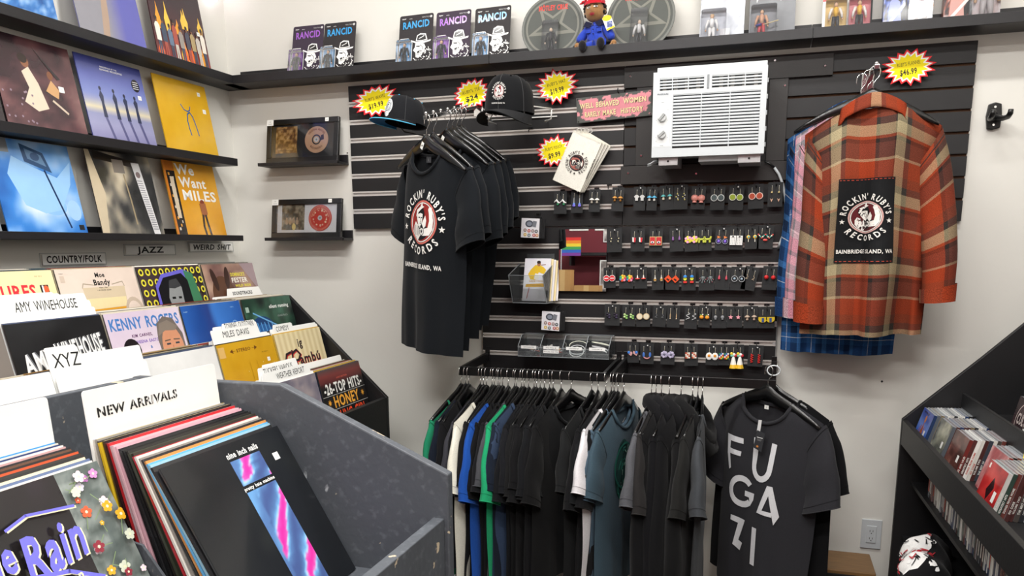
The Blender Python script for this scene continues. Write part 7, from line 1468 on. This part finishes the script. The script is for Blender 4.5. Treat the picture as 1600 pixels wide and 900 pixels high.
for i, (px, c, wd) in enumerate(ROW):
    p = rackpoint(px); hood = 'hooded' in wd; dl = rw.uniform(2, 8)
    if px == 892.5: dl = 20
    if px in (761, 780.5, 806.5): p.y -= .008; dl = 6
    if px in (960, 966, 975): dl = 11
    if px in (925, 947): dl = 10
    if px == 1099: dl = -6
    if px in (1019, 1026): dl = 3
    rz = R(90-dl)
    if i > 0 and px-ROW[i-1][0] < 3.2: p.x += .003
    hanger(p, rz, 'black wooden hanger carrying the %s garment, hanger %s from the left end of the rail' % (wd.replace(' ', '-'), ORD[i] if i < 26 else ['twenty-seventh', 'twenty-eighth', 'twenty-ninth', 'thirtieth', 'thirty-first', 'thirty-second', 'thirty-third', 'thirty-fourth', 'thirty-fifth', 'thirty-sixth', 'thirty-seventh', 'thirty-eighth', 'thirty-ninth', 'fortieth'][i-26]), group='hangers on the rail', tilt=rw.uniform(-.02, .02))
    on = (ORD+['twenty-seventh', 'twenty-eighth', 'twenty-ninth', 'thirtieth', 'thirty-first', 'thirty-second', 'thirty-third', 'thirty-fourth', 'thirty-fifth', 'thirty-sixth', 'thirty-seventh', 'thirty-eighth', 'thirty-ninth', 'fortieth'])[i]
    nm = 'sweatshirt' if hood else 't_shirt'
    t, on_f, sf = garment('%s %s hanging on the rail, %s garment from the left' % (wd, 'sweatshirt' if hood else 'tee shirt', on), 'hoodie' if hood else 't-shirt', p, rz, c, L=rw.uniform(.78, .84) if not hood else .82, D=.011 if not hood else .016, F=.0075, longs=hood, seed=i, name=nm, tilt=rw.uniform(-.02, .02), group='garments on the rail', hw=(.222, .235, .245), sq=1.09 if px in (761, 780.5, 806.5, 960) else .96, dipf=.085 if not hood else .05, spread=rw.uniform(-.02, .02) if not hood else 0)
    if hood:
        m = MB(); m.tube([(-.088, 0, -.112), (-.098, -.03, -.165), (-.055, -.052, -.212), (0, -.058, -.228), (.055, -.052, -.212), (.098, -.03, -.165), (.088, 0, -.112), (.05, .036, -.100), (0, .044, -.096), (-.05, .036, -.100)], [.022, .03, .034, .035, .034, .03, .022, .024, .026, .024], 12, c, closed=True)
        m.tube([(-.075, -.012, -.150), (-.09, -.04, -.205), (-.04, -.066, -.262), (.02, -.070, -.270), (.075, -.05, -.225), (.085, -.02, -.165)], [.014, .026, .03, .03, .026, .014], 10, c); m.build('hood', 'cloth', t, smooth=True)
    if px == 975:
        a = Art(0, 0); a.w = 0; r = random.Random(44)
        a.ell(0, 0, .075, .12, '#22433f', 22)
        for k in range(40):
            q = r.uniform(0, 6.28); l = r.uniform(.02, .11); a.line([(.6*l*math.cos(q), l*math.sin(q)*1.1), (.7*l*math.cos(q+.4), l*math.sin(q+.4)*1.15)], .005, r.choice(('#2f7a68', '#8fb8a8', '#16282a', '#2c6a5c')))
        a.ring(0, .02, .082, .090, '#1f5c50').ell(.0, -.05, .022, .028, '#cfd4cf', 12).ell(-.008, -.045, .006, .006, '#16282a', 8).ell(.009, -.045, .006, .006, '#16282a', 8)
        a.build('print', 'ink', t, fn=on_f(-.05, -.36))

# ------------------------------------------------------------ the FUGAZI tee turned to the room, with a dark one behind it
hanger(Vector((2.452, -.318, 1.138)), R(-34), 'black wooden hanger behind the lettered tee at the rail end', tilt=R(1))
garment('black tee half hidden behind the lettered tee at the rail end', 't-shirt', Vector((2.452, -.318, 1.138)), R(-34), '#0e0e10', L=.84, seed=70, sq=.98)
hanger(Vector((2.436, -.375, 1.138)), R(-38), 'black wooden hanger of the lettered charcoal tee', tilt=R(1.5))
t, on_f, sf = garment('charcoal heather tee with large white letters at the rail end', 't-shirt', Vector((2.436, -.375, 1.138)), R(-38), '#2c2c30', L=.86, D=.024, F=.006, seed=71, res=(40, 40), tilt=R(1.5), sq=.95, bend=.015, hw=(.222, .232, .215))
a = Art(0, 0); a.w = 0; c = '#d4d5d8'
def LT(pts): a.poly(pts, c)
LT([(-.150, -.276), (-.066, -.278), (-.064, -.298), (-.128, -.298), (-.128, -.326), (-.070, -.328), (-.072, -.346), (-.126, -.346), (-.116, -.400), (-.126, -.408), (-.142, -.350)])
pts = [(-.020, -.262), (-.018, -.36)]+[(.028+.046*math.cos(q), -.36+.056*math.sin(q)) for q in [PI+k*PI/10 for k in range(1, 10)]]+[(.074, -.36), (.080, -.268), (.060, -.266), (.054, -.36)]+[(.028+.026*math.cos(q), -.36+.034*math.sin(q)) for q in [-k*PI/10 for k in range(1, 10)]]+[(.002, -.36), (.006, -.262)]
LT(pts)
g = [(-.055+.062*math.cos(q), -.475+.060*math.sin(q)) for q in [.75+k*(4.9)/18 for k in range(19)]]+[(-.055+.040*math.cos(q), -.475+.037*math.sin(q)) for q in [.75+(18-k)*(4.9)/18 for k in range(19)]]
LT(g); LT([(-.040, -.468), (.008, -.466), (.006, -.490), (-.010, -.52), (-.018, -.488), (-.040, -.488)])
LT([(.062, -.42), (.082, -.42), (.112, -.525), (.094, -.56), (.070, -.455), (.050, -.515), (.085, -.515), (.086, -.532), (.028, -.530)])
LT([(-.095, -.575), (-.030, -.580), (-.055, -.665), (-.038, -.672), (-.048, -.705), (-.078, -.688), (-.060, -.600), (-.095, -.595)]); LT([(.012, -.590), (.034, -.590), (.034, -.735), (.010, -.735)])
a.build('lettering', 'ink', t, fn=on_f(-.005, .0))
q = MB().tube([(.01, -.045, -.20), (.012, -.052, -.225)], .0008, 4).build('tag_string', 'white_pl', t)
q = MB().prism([(-.014, .0), (.020, -.006), (.010, -.075), (-.026, -.066)], -.0505, -.0498, '#2e2f33').build('price_tag', 'matte', t, (.022, 0, -.225))
a = Art(0, 0); a.w = 0; a.rect(-.012, -.026, .012, -.0235, '#e8e8e8').rect(-.011, -.032, .009, -.0305, '#8a8a8a').rect(-.011, -.036, .006, -.0345, '#8a8a8a').ell(-.008, -.058, .005, .004, '#c8803a').build('tag_print', 'matte', q, (0, -.0506, 0), fn=lambda x, z, d: (x, -d, z))
MB().prism([(.004, .03), (.018, .032), (.014, -.012), (0, -.012)], -.0485, -.048, '#d8d8d8').build('paper_band', 'matte', t, (.005, 0, -.218))
Art(.018, .014, '#dcdcd8').text('L', .009, .004, .006, '#555').build('neck_label', 'matte', t, (.005, -.004, -.155))
t = thing('elastic_ring', 'loop of clear cord over the right end of the rack rail', 'cord', (2.452, -.33, 1.115))
MB().tube([(.022*math.cos(a), 0, .018*math.sin(a)) for a in [k*PI/8 for k in range(16)]], .0025, 6, closed=True).build('loop', 'white_pl', t, smooth=True)
MB().box(-.008, .010, .004, .02, -.05, .03).build('hook_plate', 'bmetal', t)

# ------------------------------------------------------------ shop tees on a waterfall arm
t = thing('display_rail', 'chrome slanted display arm with ball stops holding the shop tees', 'rack', (1.232, -.022, 2.13))
MB().tube([(0, 0, 0), (0, -.56, -.125)], .0085, 4).build('arm', 'chrome', t, bevel=.0005); MB().box(-.02, .02, -.002, .0, -.04, .03).build('wall_plate', 'chrome', t)
for k in range(8): f = .12+k*.123; MB().ell(0, -.56*f, -.125*f+.014, .0062, .0062, .0062, 10, 8).build('ball_stop', 'chrome', t, smooth=True)
def arm_pt(f): return Vector((1.232, -.022-.56*f, 2.13-.125*f+.0095))
TEE = [(.96, -32, 5, 'front'), (.84, -30, 6, 'second'), (.60, -26, 7, 'third'), (.50, -20, 8, 'fourth'), (.41, -16, 8, 'fifth'), (.32, -12, 8, 'sixth')]
for k, (f, rz, tl, nm) in enumerate(TEE):
    p = arm_pt(f); p.x -= .0; hanger(p, R(rz), 'black wooden hanger of the %s shop tee on the slanted arm' % nm, tilt=R(tl), lab=['M', None, 'L', None, None, None][k])
    t, on_f, sf = garment('black shop tee, %s on the slanted arm%s' % (nm, ', with round emblem print' if k == 0 else ''), 't-shirt', p, R(rz), '#14171b', L=.85, D=.024, F=.007 if k == 0 else .009, bend=.03, seed=80+k, tilt=R(tl), sq=.80, res=(40, 44) if k == 0 else (22, 20), hw=(.222, .24, .242), group='shop tees on the slanted arm')
    if k == 0:
        a = Art(0, 0); a.w = 0; emblem(a, 0, 0, .125, '#e8e6e2', '#16181b', '#8e2b28', '#c86a60'); a.build('print', 'ink', t, fn=on_f(.025, -.375))
        Art(.03, .022, '#3a3c40').text('L', .015, .006, .009, '#999').build('neck_label', 'matte', t, (.0, .012, -.165))

# ------------------------------------------------------------ flannel shirts on a bracket
bo = [(0, '#92381e'), (.26, '#2a2523'), (.31, '#5a342c'), (.52, '#2a2523'), (.545, '#a39676'), (.72, '#3a3632'), (.80, '#7c3a26')]
P_OR = plaid('orange_check_flannel', bo, (.25, .27), [(0, '#92381e'), (.24, '#a88e70'), (.28, '#5a342c'), (.50, '#26211f'), (.555, '#8c3c24'), (.60, '#a39676'), (.76, '#3a3632'), (.86, '#7c3a26')])
P_BL = plaid('blue_check_flannel', [(0, '#1c3a66'), (.3, '#2c5a92'), (.46, '#dfe4e8'), (.48, '#2c5a92'), (.62, '#14243e'), (.85, '#3f73ac')], (.13, .14))
P_PK = plaid('pink_check_flannel', [(0, '#cc8a9a'), (.3, '#b8aeb2'), (.42, '#e8d8dc'), (.46, '#8c8a90'), (.7, '#d8a0ae'), (.9, '#6f6d74')], (.12, .13))
t = thing('faceout_bracket', 'short chrome display bracket with ball stops above the plaid shirts', 'rack', (2.722, -.0215, 2.126))
MB().box(-.020, .020, -.004, 0, -.035, .035).build('wall_plate', 'chrome', t, bevel=.002); MB().box(-.008, .008, -.27, -.0045, -.002, .012).build('arm', 'chrome', t, bevel=.001)
for k in range(6): MB().ell(0, -.04-k*.042, .018, .007, .007, .007, 10, 8).build('ball_stop', 'chrome', t, smooth=True)
for k, (y, dx, pm, nm, rz, cuffc, L, dz) in enumerate(((-.13, -.056, P_BL, 'blue', -9, P_BL, .98, 0), (-.19, -.026, P_PK, 'pink and grey', -7, P_PK, .84, 0), (-.25, .0, P_OR, 'orange and brown', -3, P_OR, .895, 0))):
    p = Vector((2.722+dx, y, 2.140)); lab = {0: 'blue plaid flannel shirt hanging behind the other two', 1: 'pink and grey plaid flannel shirt hanging in the middle', 2: 'orange and brown plaid flannel shirt, back turned with black patch, front of three'}[k]
    hanger(Vector((2.722+dx*.5, y, 2.140)), R(rz), 'black wooden hanger of the %s flannel shirt' % nm, tilt=R(2))
    t, on_f, sf = garment(lab, 'shirt', p, R(rz), '#888888', L=L, D=.055 if k == 2 else .03, F=.024 if k == 2 else .012, longs=True, seed=90+k, plaidm=pm, m='cloth', name='flannel_shirt', nz=-.126, sz=-.200, sl_in=.07, dipf=.012, dipb=.02, hw=(.215, .215, .195), sq=1.0, res=(40, 40), collar=False, cuff=cuffc, bend=.02, tilt=R(-1 if k == 2 else 0), spread=.05 if k == 2 else 0, neck=.07)
    # turned-down collar
    m = MB()
    def colf(u, v):
        q = (u*2-1); x = .098*q; y = .020-.052*math.sqrt(max(0, 1-(abs(q)*.93)**2))-.014*v; z = -.088-.040*abs(q)**1.6-.048*v-(.012*v if abs(q) > .8 else 0); return (x*(1+.10*v), y-.006*v, z)
    m.grid(colf, 20, 4, None, uvfn=lambda u, v: (u*.3, v*.05)); m.grid(lambda u, v: (.085*(u*2-1), .028+.014*math.cos(PI*(u-.5)), -.082-.035*abs(u*2-1)**1.6-.03*v), 14, 3, None, uvfn=lambda u, v: (u*.3, v*.05)); c_ = m.build('collar', pm, t, smooth=True, fix=False)
    sd = c_.modifiers.new('thick', 'SOLIDIFY'); sd.thickness = .003
    if k == 2:
        a = Art(0, 0); a.w = 0; a.poly([(-.088, -.140), (.088, -.140), (.088, .140), (-.088, .140)], '#17181a')
        for j in range(14):
            for z in (-.135, .135): a.rect(-.084+j*.0122, z-.0008, -.077+j*.0122, z+.0008, '#c9503c')
        a2 = emblem(a, 0, .012, .086, '#e6e2dc', '#17181a', '#5f2226', '#c9a09a', tail=False); a.text('BAINBRIDGE ISLAND, WA', 0, -.108, .0125, '#e6e2dc', 'b', width=.165)
        # finer mesh under the patch so that it follows the folds
        a.p = [pp for pp in a.p]; vs, fs, c0, Lr = a.p[0]; a.p[0] = ([(-.088+.176*i/12, -.14+.28*j/16) for j in range(17) for i in range(13)], [(j*13+i, j*13+i+1, (j+1)*13+i+1, (j+1)*13+i) for j in range(16) for i in range(12)], c0, Lr)
        a.build('back_patch', 'ink', t, fn=on_f(-.012, -.505))
